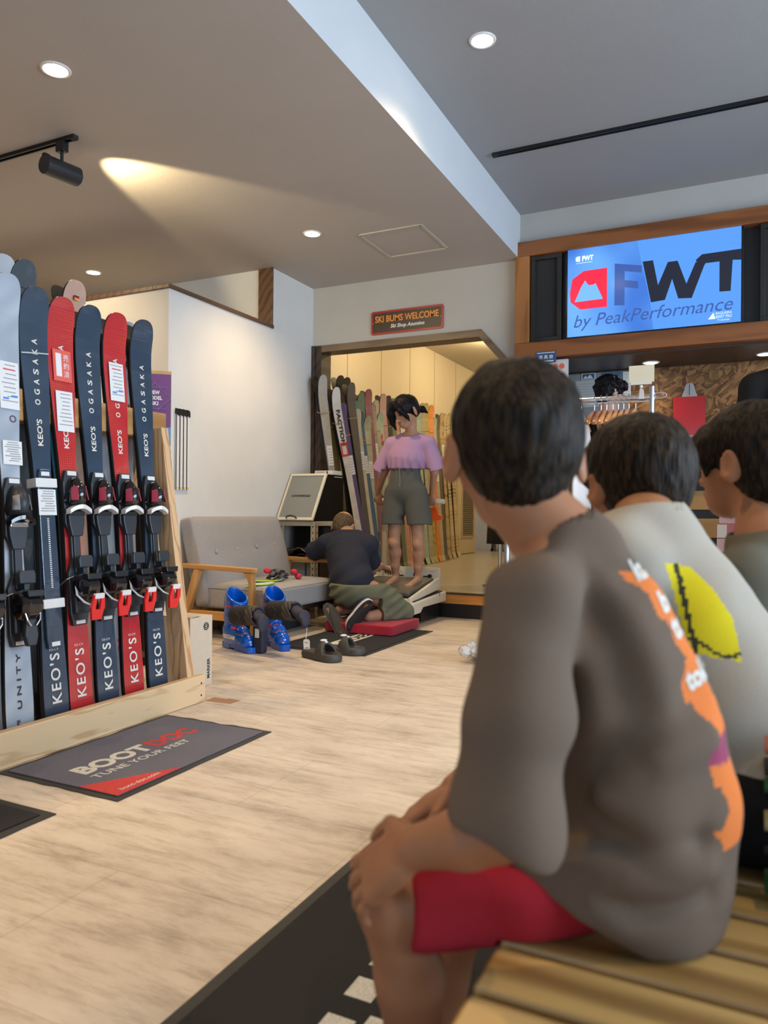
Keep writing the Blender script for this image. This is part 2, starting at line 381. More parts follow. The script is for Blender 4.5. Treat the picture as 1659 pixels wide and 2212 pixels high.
# side and rear walls with the daylight windows
def window_wall(name, axis, c, a0, a1, w0, w1, z0, z1, H, th=0.12, n=5, idx=1, base=None):
    mb = MB()
    def bx(p0, p1, q0, q1):
        if axis == 'X': mb.box((c, p0, q0), (c+th, p1, q1))
        else: mb.box((p0, c, q0), (p1, c+th, q1))
    bx(a0, w0, 0, H); bx(w1, a1, 0, H); bx(w0, w1, 0, z0); bx(w0, w1, z1, H)
    struct(name, mb, M_wall)
    fr = MB()
    def fx(p0, p1, q0, q1):
        if axis == 'X': fr.box((c+0.03, p0, q0), (c+0.07, p1, q1))
        else: fr.box((p0, c+0.05, q0), (p1, c+0.09, q1))
    for k in range(n+1):
        p = w0 + (w1-w0)*k/n; fx(p-0.03, p+0.03, z0, z1)
    for q in (z0+0.03, (z0+z1)*0.5+0.35, z1-0.03): fx(w0, w1, q-0.025, q+0.025)
    struct('window_%d' % idx, fr, mat('window_frame_dark%d' % idx, (0.03, 0.03, 0.03), 0.4))
window_wall('wall_right', 'X', 3.62, -3.3, 6.7, 0.1, 4.7, 0.4, 2.7, ZH, idx=1)
window_wall('wall_front', 'Y', -3.12, -8.2, 3.9, -3.1, 2.5, 0.35, 2.65, ZH, idx=2, n=6)
struct('wall_far_left', MB().box((-8.3, -3.3, 0), (-8.2, 5.4, ZL)), M_wall)
# ceiling hatch, tracks, spot, downlights
h = MB()
a, b, c, d = (-2.60, 4.92), (-2.115, 4.92), (-2.115, 5.44), (-2.60, 5.44)
for p, q in ((a, b), (b, c), (c, d), (d, a)): h.bar((p[0], p[1], ZL-0.003), (q[0], q[1], ZL-0.003), 0.022, 0.008)
ho = thing('ceiling_hatch', 'square access hatch with thin metal frame in the low ceiling', 'hatch', (-2.36, 5.18, ZL))
obj('hatch_frame', h, mat('hatch_frame_alu', (0.62, 0.58, 0.50), 0.4, metal=0.3), ho)
obj('hatch_panel', MB().box((-2.585, 4.935, ZL-0.002), (-2.13, 5.425, ZL+0.001)), M_ceil, ho)
def track(label, p, q):
    t = thing('lighting_track', label, 'lighting track', ((p[0]+q[0])/2, (p[1]+q[1])/2, p[2]))
    mb = MB()
    mb.bar((p[0], p[1], p[2]-0.006), (q[0], q[1], q[2]-0.006), 0.034, 0.012)
    for s in (-1, 1):
        dx = Vector((q[1]-p[1], p[0]-q[0], 0)).normalized()*0.0135*s
        mb.bar((p[0]+dx.x, p[1]+dx.y, p[2]-0.016), (q[0]+dx.x, q[1]+dx.y, q[2]-0.016), 0.007, 0.012)
    obj('rail', mb, M_black, t)
    e = Vector(q)-Vector(p); e.normalize()
    obj('end_cap', MB().bar(Vector(q)-e*0.0-Vector((0,0,0.011)), Vector(q)+e*0.035-Vector((0,0,0.011)), 0.036, 0.022), M_blackmat, t)
    return t
track('black lighting track on the low ceiling, carrying the cylinder spotlight', (-6.6, 2.96, ZL), (-3.36, 2.96, ZL))
track('bare black lighting track on the high ceiling above the screen', (3.2, 4.85, ZH), (-1.53, 4.85, ZH))
sp = thing('spotlight', 'black cylinder spotlight hanging from the ceiling track at the upper left', 'spotlight', (-3.43, 2.96, ZL-0.03))
obj('adapter', MB().box((-3.46, 2.94, ZL-0.075), (-3.40, 2.98, ZL-0.018)), M_black, sp, bevel=0.004)
obj('stem', MB().cyl((-3.43, 2.96, ZL-0.075), (-3.43, 2.96, ZL-0.15), 0.009), M_blackmat, sp)
sa = Vector((-3.45, 2.86, 2.755)); sd = Vector((0.10, 0.99, 0.03)).normalized()
sb = sa + sd*0.21
m_sp = mat('spot_black_satin', (0.02, 0.022, 0.026), 0.4)
b_ = MB(); x = sd.orthogonal().normalized(); y = sd.cross(x); rings = []
for tt, r in ((0, 0.044), (0.0, 0.050), (0.004, 0.052), (0.206, 0.052), (0.21, 0.050), (0.21, 0.044), (0.16, 0.040)):
    rings.append([sa + sd*tt + x*math.cos(2*PI*k/28)*r + y*math.sin(2*PI*k/28)*r for k in range(28)])
b_.loft(rings); obj('lamp_body', b_, m_sp, sp, smooth=False, bevel=0)
obj('rear_fin', MB().box((-0.012, -0.004, 0.045), (0.012, 0.03, 0.058), M=Matrix.Translation(sa)), M_black, sp)
obj('lens', MB().cyl(sa+sd*0.180, sa+sd*0.183, 0.039, n=24), mat('spot_lens', (1, .9, .7), 0.4, emit=WARM, estr=8), sp)
light('spotlight_beam', 'SPOT', sb+sd*0.01, 55, (1.0, 0.80, 0.45), aim=sb+Vector((0.12, 0.80, 0.18))*2, spot=62, blend=0.35, radius=0.03)
def downlight(label, x, y, z, e=85, cone=130):
    t = thing('downlight', label, 'ceiling light', (x, y, z), 'recessed round downlights')
    obj('trim_ring', MB().lathe((x, y, z), [(0.052, 0.0), (0.056, -0.006), (0.066, -0.006), (0.070, 0.0005)], 32), M_white, t, smooth=True)
    obj('diffuser', MB().cyl((x, y, z-0.003), (x, y, z-0.0015), 0.053, n=32), M_glow, t)
    light('downlight_beam', 'SPOT', (x, y, z-0.02), e, WARM, aim=(x, y, 0), spot=cone, blend=0.9, radius=0.05)
downlight('round downlight nearest the left edge in the low ceiling', -2.92, 2.48, ZL)
downlight('round downlight in the low ceiling above the ski rack wall', -5.10, 4.74, ZL)
downlight('round downlight in the low ceiling before the ceiling hatch', -2.91, 4.75, ZL)
downlight('round downlight in the high ceiling above the boys', -1.24, 3.66, ZH)
downlight('right small downlight in the dark soffit under the screen', 0.10, 6.35, 2.10, 7)
downlight('left small downlight in the dark soffit under the screen', -0.72, 6.35, 2.10, 7)
# lamps of the same kind that stand outside the frame
for x, y, z, e in ((-4.6, 1.6, ZL, 170), (-2.9, 0.2, ZL, 75), (-1.2, 1.0, ZH, 75), (1.2, 3.6, ZH, 60), (1.2, 1.0, ZH, 60)):
    light('downlight_beam', 'SPOT', (x, y, z-0.02), e, WARM, aim=(x, y, 0), spot=125, blend=0.9, radius=0.05)
for x in (-5.6, -4.5):      # added spots without fixtures, out of view, to warm the partition
    light('added_partition_fill', 'SPOT', (x, 2.96, ZL-0.12), 55, (1.0, 0.74, 0.42), aim=(x+0.2, 4.1, 1.7), spot=90, blend=0.8, radius=0.04)
for x, y, e in ((-3.2, 7.6, 29), (-3.1, 10.0, 30), (-2.6, 12.0, 22)):
    light('ski_room_lamp', 'POINT', (x, y, 3.0), e, (1.0, 0.74, 0.40), radius=0.08)

# ---------------------------------------------------------------- sign over the opening
M_signred = mat('sign_red', (0.42, 0.03, 0.03), 0.3, coat=0.3)
M_signbrown = mat('sign_dark_brown', (0.055, 0.032, 0.022), 0.35)
M_signorange = mat('sign_orange', (0.85, 0.30, 0.05), 0.4)
def rrect(cx, cz, w, h, r, n=6):
    out = []
    for qx, qz, a0 in ((1, 1, 0), (-1, 1, 90), (-1, -1, 180), (1, -1, 270)):
        for i in range(n+1):
            an = math.radians(a0 + 90*i/n); out.append((cx+qx*(w/2-r)+math.cos(an)*r, cz+qz*(h/2-r)+math.sin(an)*r))
    return out
sg = thing('wall_sign', 'dark SKI BUMS WELCOME sign with red border above the ski room opening', 'sign', (-2.675, YB-0.01, 2.545))
sx, sz, sw, sh = -2.675, 2.545, 0.68, 0.205
obj('border', MB().prism([(x, YB-0.012, z) for x, z in rrect(sx, sz, sw, sh, 0.02)], (0, 0.011, 0)), M_signred, sg)
obj('panel', MB().prism([(x, YB-0.014, z) for x, z in rrect(sx, sz, sw-0.035, sh-0.035, 0.015)], (0, 0.002, 0)), M_signbrown, sg)
text('lettering', 'SKI BUMS WELCOME', frame((sx, YB-0.0155, sz+0.03), (1,0,0), (0,0,1)), 0.1, M_signorange, sg, width=0.60, height=0.058, bold=0.0022)
text('lettering', 'Ski Shop Azumino', frame((sx+0.01, YB-0.0155, sz-0.042), (1,0,0), (0,0,1)), 0.05, M_inkwhite, sg, width=0.32, height=0.042, shear=0.25, bold=0.001)
for s in (-1, 1): obj('screw', MB().cyl((sx+s*0.318, YB-0.017, sz), (sx+s*0.318, YB-0.012, sz), 0.004, n=10), M_steel, sg)

# ---------------------------------------------------------------- wooden frame with screen, panels and chalkboard
M_redwood = wood('cedar_frame', (0.32, 0.110, 0.032), (0.14, 0.042, 0.013), 'X', 0.4, scale=4, dist=7)
M_redwoodv = wood('cedar_frame_upright', (0.42, 0.17, 0.05), (0.22, 0.075, 0.02), 'Z', 0.4, scale=4, dist=7)
fx0, fx1, fz0, fz1, fy = -1.70, 3.4, 2.115, 3.045, YB-0.07
fr = thing('menu_board_frame', 'wide reddish wooden frame around the screen and the black boards', 'frame', (0, fy, 2.1))
obj('rail', MB().box((fx0, fy, fz1-0.115), (fx1, YB+0.03, fz1)), M_redwood, fr, bevel=0.004)
obj('rail', MB().box((fx0, fy, fz0), (fx1, YB+0.03, fz0+0.125)), M_redwood, fr, bevel=0.004)
obj('upright', MB().box((fx0+0.001, fy+0.001, fz0+0.125), (fx0+0.115, YB+0.03, fz1-0.115)), M_redwoodv, fr, bevel=0.004)
obj('back_panel', MB().box((fx0+0.11, YB+0.005, fz0+0.1), (fx1, YB+0.06, fz1-0.1)), M_black, fr)
z0, z1 = fz0+0.127, fz1-0.117
M_frameblk = wood('black_stained_moulding', (0.03, 0.026, 0.022), (0.012, 0.010, 0.009), 'Z', 0.5)
def blackboard(name, label, x0, x1, cat='board'):
    t = thing(name, label, cat, ((x0+x1)/2, YB-0.02, z0))
    y0 = YB-0.045
    f = MB(); f.box((x0, y0, z0), (x1, YB+0.004, z0+0.035)); f.box((x0, y0, z1-0.035), (x1, YB+0.004, z1))
    f.box((x0, y0, z0+0.035), (x0+0.035, YB+0.004, z1-0.035)); f.box((x1-0.035, y0, z0+0.035), (x1, YB+0.004, z1-0.035))
    obj('moulding', f, M_frameblk, t, bevel=0.003)
    obj('board_panel', MB().box((x0+0.035, YB-0.02, z0+0.035), (x1-0.035, YB+0.004, z1-0.035)), mat('board_black_'+name, (0.022, 0.021, 0.021), 0.7), t)
    return t
blackboard('framed_blackboard', 'plain narrow black panel left of the screen', -1.578, -1.335, 'panel')
cb = blackboard('chalkboard', 'framed black chalkboard at the right edge beyond the screen', 0.055, 1.25)
M_chalk = mat('chalk', (0.75, 0.75, 0.72), 0.9)
ck = MB()
def bxo(x0, x1, zc, h):
    for a, b in (((x0, zc-h), (x1, zc-h)), ((x1, zc-h), (x1, zc+h)), ((x1, zc+h), (x0, zc+h)), ((x0, zc+h), (x0, zc-h))):
        ck.bar((a[0], YB-0.0215, a[1]), (b[0], YB-0.0215, b[1]), 0.006, 0.002, up=(0, 1, 0))
for zc, h in ((2.81, 0.045), (2.575, 0.04), (2.325, 0.045)): bxo(0.125, 0.33, zc, h)
for zc in (2.725, 2.67, 2.622, 2.50, 2.455):
    ck.tube([(0.15+0.012*math.cos(a*PI/4), YB-0.0215, zc+0.008*math.sin(a*PI/4)) for a in range(8)], 0.0025, n=5, closed=True)
obj('chalk_writing', ck, M_chalk, cb)
for s, zc, w in (('一般', 2.81, 0.15), ('シニア', 2.575, 0.17), ('メニュー', 2.325, 0.18)):
    text('chalk_writing', s, frame((0.228, YB-0.0218, zc), (1,0,0), (0,0,1)), 0.06, M_chalk, cb, width=w, height=0.05)
# television
tv = thing('television', 'large flat television showing a blue title picture in the wooden frame', 'television', (-0.675, YB-0.05, 2.24))
tx0, tx1, tz0, tz1, ty = -1.285, -0.065, 2.255, 2.93, YB-0.05
b = MB(); b.box((tx0-0.018, ty, tz0-0.035), (tx1+0.018, YB+0.002, tz1+0.016))
obj('casing', b, M_blackgloss, tv, bevel=0.004)
def screen_mat():
    m, nt, b = newmat('screen_image'); N = nt.nodes; L = nt.links
    tc = N.new('ShaderNodeTexCoord'); sp_ = N.new('ShaderNodeSeparateXYZ'); L.new(tc.outputs['Object'], sp_.inputs[0])
    n = N.new('ShaderNodeTexNoise'); n.inputs['Scale'].default_value = 2.2; n.inputs['Detail'].default_value = 1
    L.new(tc.outputs['Object'], n.inputs['Vector'])
    r = N.new('ShaderNodeValToRGB'); L.new(n.outputs['Fac'], r.inputs[0])
    r.color_ramp.elements[0].position = 0.3; r.color_ramp.elements[0].color = (0.045, 0.17, 0.62, 1)
    r.color_ramp.elements[1].position = 0.72; r.color_ramp.elements[1].color = (0.15, 0.42, 0.95, 1)
    L.new(r.outputs[0], b.inputs['Emission Color']); setin(b, 'Emission Strength', 1.0)
    setin(b, 'Base Color', (0.01, 0.01, 0.012, 1)); setin(b, 'Roughness', 0.12)
    return m
scr = obj('screen', MB().box((tx0, ty-0.002, tz0), (tx1, ty+0.001, tz1)), screen_mat(), tv)
def em(name, c, s=1.0): return mat(name, (0.01, 0.01, 0.01), 0.15, emit=c, estr=s)
E_red = em('screen_red', (1.0, 0.02, 0.06)); E_dark = em('screen_dark', (0.012, 0.015, 0.03)); E_sky = em('screen_sky', (0.10, 0.36, 0.85))
E_white = em('screen_white', (0.75, 0.9, 1.0)); E_navy = em('screen_navy', (0.04, 0.10, 0.36)); E_pale = em('screen_pale', (0.18, 0.46, 0.95))
def sp2(u, v): return (tx0+(tx1-tx0)*u, tz0+(tz1-tz0)*v)
def spoly(pts, m, lay, name='picture'):
    return obj(name, MB().prism([(sp2(u, v)[0], ty-0.002-0.0006*lay, sp2(u, v)[1]) for u, v in pts], (0, 0.0005, 0)), m, tv)
spoly([(0.42, 1.0), (1.0, 1.0), (1.0, 0.0), (0.52, 0.0), (0.50, 0.32)], em('screen_blue_panel', (0.09, 0.30, 0.86)), 1)
spoly([(0.015, 0.50), (0.03, 0.66), (0.10, 0.74), (0.24, 0.745), (0.245, 0.74), (0.245, 0.305), (0.08, 0.305), (0.02, 0.40)], E_red, 2)
spoly([(0.045, 0.395), (0.085, 0.56), (0.11, 0.63), (0.13, 0.575), (0.155, 0.57), (0.175, 0.585), (0.22, 0.40)], E_pale, 3)
spoly([(0.29, 0.78), (0.45, 0.72), (0.45, 0.64), (0.35, 0.68), (0.35, 0.58), (0.43, 0.55), (0.43, 0.47), (0.35, 0.50), (0.35, 0.30), (0.29, 0.31)], E_navy, 2, 'title_letter')
spoly([(0.455, 0.76), (0.515, 0.76), (0.545, 0.48), (0.60, 0.72), (0.655, 0.72), (0.705, 0.46), (0.755, 0.68), (0.81, 0.67), (0.735, 0.30), (0.66, 0.31), (0.625, 0.53), (0.585, 0.31), (0.505, 0.30)], E_dark, 3, 'title_letter')
spoly([(0.755, 0.70), (0.79, 0.755), (1.0, 0.76), (1.0, 0.645), (0.955, 0.655), (0.945, 0.33), (0.885, 0.335), (0.885, 0.655), (0.81, 0.655), (0.79, 0.60)], E_dark, 4, 'title_letter')
text('caption', 'by PeakPerformance', frame((sp2(0.5, 0)[0], ty-0.0045, sp2(0, 0.165)[1]), (1,0,0.02), (0,0,1)), 0.1, E_navy, tv, width=1.12, height=0.125, shear=0.3)
text('caption', 'FWT', frame((sp2(0.125, 0)[0], ty-0.0045, sp2(0, 0.885)[1]), (1,0,0), (0,0,1)), 0.05, E_white, tv, width=0.085, height=0.04, bold=0.003)
spoly([(0.05, 0.865), (0.05, 0.905), (0.062, 0.915), (0.078, 0.915), (0.078, 0.855), (0.06, 0.855)], E_white, 3, 'badge')
text('caption', 'by PeakPerformance', frame((sp2(0.105, 0)[0], ty-0.0045, sp2(0, 0.835)[1]), (1,0,0), (0,0,1)), 0.02, E_white, tv, width=0.12)
text('caption', 'BAQUEIRA', frame((sp2(0.91, 0)[0], ty-0.0055, sp2(0, 0.105)[1]), (1,0,0), (0,0,1)), 0.03, E_white, tv, width=0.105, height=0.02)
text('caption', 'BERET PRO', frame((sp2(0.91, 0)[0], ty-0.0055, sp2(0, 0.07)[1]), (1,0,0), (0,0,1)), 0.03, E_white, tv, width=0.105, height=0.02)
text('caption', 'M movistar', frame((sp2(0.91, 0)[0], ty-0.0055, sp2(0, 0.035)[1]), (1,0,0), (0,0,1)), 0.03, E_white, tv, width=0.08, height=0.014)
spoly([(0.825, 0.05), (0.855, 0.12), (0.865, 0.05)], E_white, 5, 'badge')
# small blue plaque on the frame
pq = thing('plaque', 'small blue enamel plaque with three white characters on the wooden frame', 'plaque', (-1.445, fy-0.004, 2.12))
pm = MB().box((-1.525, fy-0.006, 2.065), (-1.365, fy-0.0005, 2.155)); obj('plate', pm, mat('plaque_blue', (0.03, 0.10, 0.27), 0.3, coat=0.4), pq, bevel=0.002)
text('lettering', '道具商', frame((-1.445, fy-0.0068, 2.112), (1,0,0), (0,0,1)), 0.04, M_inkwhite, pq, width=0.115, height=0.032, space=1.4, bold=0.0005)
obj('lettering', MB().box((-1.515, fy-0.0068, 2.142), (-1.375, fy-0.006, 2.148)).box((-1.455, fy-0.0068, 2.075), (-1.385, fy-0.006, 2.084)), M_inkwhite, pq)

# ---------------------------------------------------------------- things behind and at the counter
def sheet(name, label, cat, x0, x1, z0, z1, y, m, lines=(), group=None):
    t = thing(name, label, cat, ((x0+x1)/2, y, z0), group)
    obj('sheet', MB().box((x0, y-0.002, z0), (x1, y, z1)), m, t)
    if lines:
        mb = MB()
        for (u0, u1, v, h) in lines: mb.box((x0+(x1-x0)*u0, y-0.0026, z0+(z1-z0)*v), (x0+(x1-x0)*u1, y-0.0021, z0+(z1-z0)*v+h))
        obj('printed_lines', mb, M_inkgrey, t)
    return t
yb = 6.595
M_bluegrey = mat('pinboard_grey', (0.28, 0.30, 0.31), 0.7, noise=0.05, scale=5)
obs = thing('pinboard', 'grey pinboard on the back wall left of the particle board', 'pinboard', (-1.35, yb-0.01, 1.2))
obj('board_panel', MB().box((-1.60, yb-0.02, 1.1), (-0.93, yb-0.001, 2.09)), M_bluegrey, obs)
yy = yb-0.022
sheet('notice_sheet', 'grey certificate sheet pinned left of the shop assistant', 'notice', -1.36, -1.16, 1.80, 2.03, yy-0.001, mat('notice_grey', (0.55, 0.55, 0.52), 0.6), [(0.15, 0.85, 0.86-0.1*k, 0.004) for k in range(8)])
ph = sheet('mountain_photo', 'small blue photo of a snowy mountain pinned above the grey certificate', 'photo', -1.31, -1.19, 2.035, 2.09, yy-0.002, mat('photo_white', (0.7, 0.72, 0.75), 0.5))
obj('picture', MB().prism([(-1.30, yy-0.0045, 2.04), (-1.20, yy-0.0045, 2.04), (-1.20, yy-0.0045, 2.085), (-1.30, yy-0.0045, 2.085)], (0, 0.0004, 0)), mat('photo_blue', (0.06, 0.12, 0.22), 0.4), ph)
obj('picture', MB().prism([(-1.295, yy-0.005, 2.045), (-1.275, yy-0.005, 2.07), (-1.26, yy-0.005, 2.055), (-1.235, yy-0.005, 2.078), (-1.21, yy-0.005, 2.045)], (0, 0.0003, 0)), M_paper, ph)
p2 = sheet('mountain_photo', 'larger photo of a snow ridge pinned behind the shop assistant', 'photo', -1.14, -0.98, 2.0, 2.085, yy-0.001, mat('photo_blue2', (0.07, 0.16, 0.30), 0.5))
obj('picture', MB().prism([(-1.13, yy-0.004, 2.01), (-1.10, yy-0.004, 2.05), (-1.08, yy-0.004, 2.03), (-1.045, yy-0.004, 2.07), (-1.0, yy-0.004, 2.01)], (0, 0.0003, 0)), M_paper, p2)
sheet('notice_sheet', 'tall white typed sheet pinned right of the shop assistant', 'notice', -0.965, -0.90, 1.86, 2.08, yb-0.025, M_paper, [(0.15, 0.9, 0.88-0.09*k, 0.003) for k in range(9)])
# poster with orange circles and a phone picture, on the post under the frame
po = thing('poster', 'white payment poster with two orange circles and a phone outline', 'poster', (-1.44, 5.93, 1.75))
py = YB-0.003
obj('sheet', MB().box((-1.60, py-0.002, 1.70), (-1.295, py, 2.095)), mat('poster_pinkwhite', (0.80, 0.76, 0.76), 0.5), po)
for x in (-1.385, -1.335): obj('orange_disc', MB().cyl((x, py-0.0035, 2.045), (x, py-0.0022, 2.045), 0.022, n=24), mat('disc_orange', (0.85, 0.20, 0.09), 0.5), po)
obj('phone_outline', MB().prism([(x, py-0.003, z) for x, z in rrect(-1.355, 1.86, 0.085, 0.26, 0.016)], (0, 0.0008, 0)), M_inkblack, po)
obj('phone_screen', MB().prism([(x, py-0.0038, z) for x, z in rrect(-1.355, 1.86, 0.077, 0.25, 0.013)], (0, 0.0006, 0)), mat('phone_pink', (0.75, 0.66, 0.66), 0.5), po)
struct('wall_post_panel', MB().box((-1.66, YB, 0.0), (-1.29, YB+0.03, 2.10)), M_wall)
# red board on a hook
rb = thing('red_clipboard', 'red board hanging by a grey plastic hook tab on the particle board wall', 'clipboard', (-0.445, yb-0.02, 1.5))
obj('red_panel', MB().prism([(x, yb-0.014, z) for x, z in rrect(-0.446, 1.672, 0.245, 0.345, 0.008)], (0, 0.010, 0)), mat('clipboard_red', (0.50, 0.015, 0.02), 0.15, coat=0.5), rb)
obj('hook_tab', MB().prism([(x, yb-0.010, z) for x, z in [(-0.505, 1.845), (-0.385, 1.845), (-0.405, 1.90)] + [(-0.445+0.035*math.cos(a*PI/8), 1.925+0.03*math.sin(a*PI/8)) for a in range(9)] + [(-0.485, 1.90)]], (0, 0.004, 0)), mat('tab_grey', (0.42, 0.42, 0.44), 0.4), rb)
obj('hook', MB().tube([(-0.445, yb-0.006, 1.945), (-0.445, yb-0.03, 1.94), (-0.445, yb-0.03, 1.865), (-0.445, yb-0.018, 1.855)], 0.003), M_black, rb)
lb = obj('label', MB().box((-0.472, yb-0.0155, 1.500), (-0.372, yb-0.0145, 1.528)), M_paper, rb)
text('lettering', 'BOOTDOC', frame((-0.422, yb-0.016, 1.514), (1,0,0), (0,0,1)), 0.02, mat('ink_darkred', (0.25, 0.02, 0.03), 0.5), rb, width=0.092, height=0.018, bold=0.0006)
sheet('notice_sheet', 'small grey card on the particle board behind the right assistant', 'notice', -0.04, 0.14, 1.80, 1.95, yb-0.003, mat('card_grey', (0.42, 0.42, 0.42), 0.5))
# counter with horizontal boards
ct = thing('sales_counter', 'shop counter faced with spaced horizontal wooden boards and a black top', 'counter', (0.4, 5.2, 0))
M_cw = wood('counter_board', (0.42, 0.23, 0.07), (0.27, 0.13, 0.035), 'X', 0.4, scale=5)
obj('carcass', MB().box((-0.60, 5.06, 0.0), (2.2, 5.70, 1.08)), M_black, ct)
obj('worktop', MB().box((-0.63, 4.97, 1.08), (2.25, 5.74, 1.15)), M_blackmat, ct, bevel=0.004)
for k in range(6):
    z = 0.055 + k*0.172
    obj('board', MB().box((-0.60, 5.02, z), (2.2, 5.055, z+0.118)), M_cw, ct, bevel=0.003)
# pink acrylic boxes, white stack
M_acr = mat('acrylic_pink', (0.62, 0.20, 0.27), 0.12, coat=0.5)
M_acr2 = mat('acrylic_pale', (0.72, 0.50, 0.54), 0.15, coat=0.5)
rk = MB()
for k in range(7):
    z = 0.42 + k*0.083; x = -0.155 - 0.012*((6-k)//2); y = 4.70
    t = thing('display_box', '%s clear box with pink inlay in the tower before the counter' % ['lowest', 'second lowest', 'third lowest', 'middle', 'third highest', 'second highest', 'topmost'][k], 'box', (x+0.05, y, z), 'stacked pink display boxes')
    obj('shell', MB().box((x, y, z), (x+0.105, y+0.10, z+0.08)), M_acr if k % 2 == 0 else M_acr2, t, bevel=0.003)
    if k % 2 == 0: obj('white_card', MB().box((x+0.002, y-0.002, z+0.003), (x+0.052, y-0.0005, z+0.077)), M_paper, t)
    else: obj('round_window', MB().cyl((x+0.06, y-0.002, z+0.045), (x+0.06, y-0.0005, z+0.045), 0.018, n=20), M_acr, t)
st = thing('display_plinth', 'dark plinth carrying the tower of pink boxes', 'plinth', (-0.1, 4.75, 0))
obj('block', MB().box((-0.25, 4.62, 0.0), (0.02, 4.86, 0.417)), M_trimdark, st, bevel=0.004)
for k in range(9):
    z = 0.50 + k*0.019
    tag(obj('paper_pad', MB().box((-0.50, 4.72, z), (-0.30, 4.90, z+0.016)), M_paper, bevel=0.002), 'thin white pad, %s in the pile on the small dark table' % ['lowest', 'second lowest', 'third lowest', 'fourth lowest', 'middle', 'fourth highest', 'third highest', 'second highest', 'topmost'][k], 'pad', 'white pads piled before the counter')
tag(obj('side_table', MB().box((-0.58, 4.68, 0.47), (-0.27, 4.95, 0.499)).box((-0.56, 4.70, 0.0), (-0.53, 4.73, 0.47)).box((-0.32, 4.70, 0.0), (-0.29, 4.73, 0.47)).box((-0.56, 4.90, 0.0), (-0.53, 4.93, 0.47)).box((-0.32, 4.90, 0.0), (-0.29, 4.93, 0.47)), M_trimdark, bevel=0.003), 'small dark table holding the pile of white pads', 'table')
# clothes rack
crk = thing('clothes_rack', 'chrome clothes rail with wooden hangers behind the boys', 'clothes rack', (-0.85, 4.2, 0))
obj('rail', MB().cyl((-1.27, 4.2, 1.512), (-0.445, 4.2, 1.508), 0.012), M_chrome, crk, smooth=False)
obj('lower_rail', MB().cyl((-1.27, 4.2, 1.488), (-0.47, 4.2, 1.485), 0.006), M_chrome, crk)
for x in (-0.468, -1.25): obj('post', MB().cyl((x, 4.2, 0.06), (x, 4.2, 1.56), 0.0145), M_chrome, crk)
obj('end_loop', MB().tube([(-0.46, 4.2, 1.525), (-0.42, 4.2, 1.525), (-0.40, 4.2, 1.52), (-0.395, 4.2, 1.51), (-0.40, 4.2, 1.50), (-0.42, 4.2, 1.497), (-0.46, 4.2, 1.497)], 0.004), M_chrome, crk)
for x in (-0.468, -1.25):
    obj('foot_bar', MB().cyl((x, 3.98, 0.06), (x, 4.42, 0.06), 0.013), M_chrome, crk)
    for y in (3.98, 4.42): obj('castor', MB().cyl((x-0.012, y, 0.024), (x+0.012, y, 0.024), 0.0235), M_black, crk)
M_hang = wood('hanger_wood', (0.62, 0.33, 0.12), (0.45, 0.20, 0.06), 'Y', 0.3, coat=0.3)
M_hang2 = wood('hanger_wood_dark', (0.42, 0.17, 0.06), (0.28, 0.10, 0.035), 'Y', 0.3, coat=0.3)
hx = [-1.02, -0.955, -0.875, -0.835, -0.765, -0.73, -0.70, -0.667, -0.64, -0.612, -0.585, -0.55]
names = ['leftmost', 'second from the left', 'third from the left', 'fourth from the left', 'fifth from the left', 'sixth from the left', 'sixth from the right', 'fifth from the right', 'fourth from the right', 'third from the right', 'second from the right', 'rightmost']
garm = {1: (0.80, 0.78, 0.80), 2: (0.62, 0.52, 0.46), 3: (0.72, 0.66, 0.62), 0: (0.45, 0.35, 0.30)}
for i, x in enumerate(hx):
    tone = 'reddish' if i in (4, 5) else 'pale'
    t = thing('clothes_hanger', '%s wooden clothes hanger, %s on the chrome rail' % (tone, names[i]), 'hanger', (x, 4.2, 1.51), 'wooden hangers on the chrome rail')
    obj('hook', MB().tube([(x, 4.2-0.018, 1.508)] + [(x, 4.2+0.018*math.cos(PI-a*PI/6), 1.511+0.017*math.sin(a*PI/6)) for a in range(1, 7)] + [(x, 4.2+0.008, 1.488), (x, 4.2, 1.475), (x, 4.2, 1.44)], 0.0016, n=6), M_chrome, t)
    rings = []
    for k in range(-8, 9):
        u = k/8; yv = 4.2 + u*0.20; zc = 1.432 - 0.075*abs(u)**1.5; h = 0.030 - 0.014*abs(u); w = 0.007 + 0.010*abs(u)
        rings.append([(x+w*math.cos(a*PI/5), yv, zc+h/2*1.2*math.sin(a*PI/5)) for a in range(10)])
    obj('hanger_body', MB().loft(rings), M_hang2 if i in (4, 5) else M_hang, t, smooth=True)
    if i in garm:
        g = MB(); rr = []
        for zt, wy, wx in ((1.415, 0.06, 0.008), (1.40, 0.11, 0.014), (1.36, 0.20, 0.018), (1.30, 0.225, 0.022), (1.1, 0.235, 0.024), (0.85, 0.24, 0.026)):
            rr.append([(x+0.005+wx*math.cos(a*PI/10)*(1+0.2*math.sin(3*a)), 4.2+wy*math.sin(a*PI/10), zt+0.01*math.cos(a*PI/5)) for a in range(20)])
        g.loft(rr)
        tag(obj('hanging_shirt', g, mat('shirt_cloth%d' % i, garm[i], 0.9), smooth=True), '%s shirt on the hanger %s' % ({0: 'brown', 1: 'white', 2: 'taupe', 3: 'pale beige'}[i], names[i]), 'shirt', 'shirts on the chrome rail')
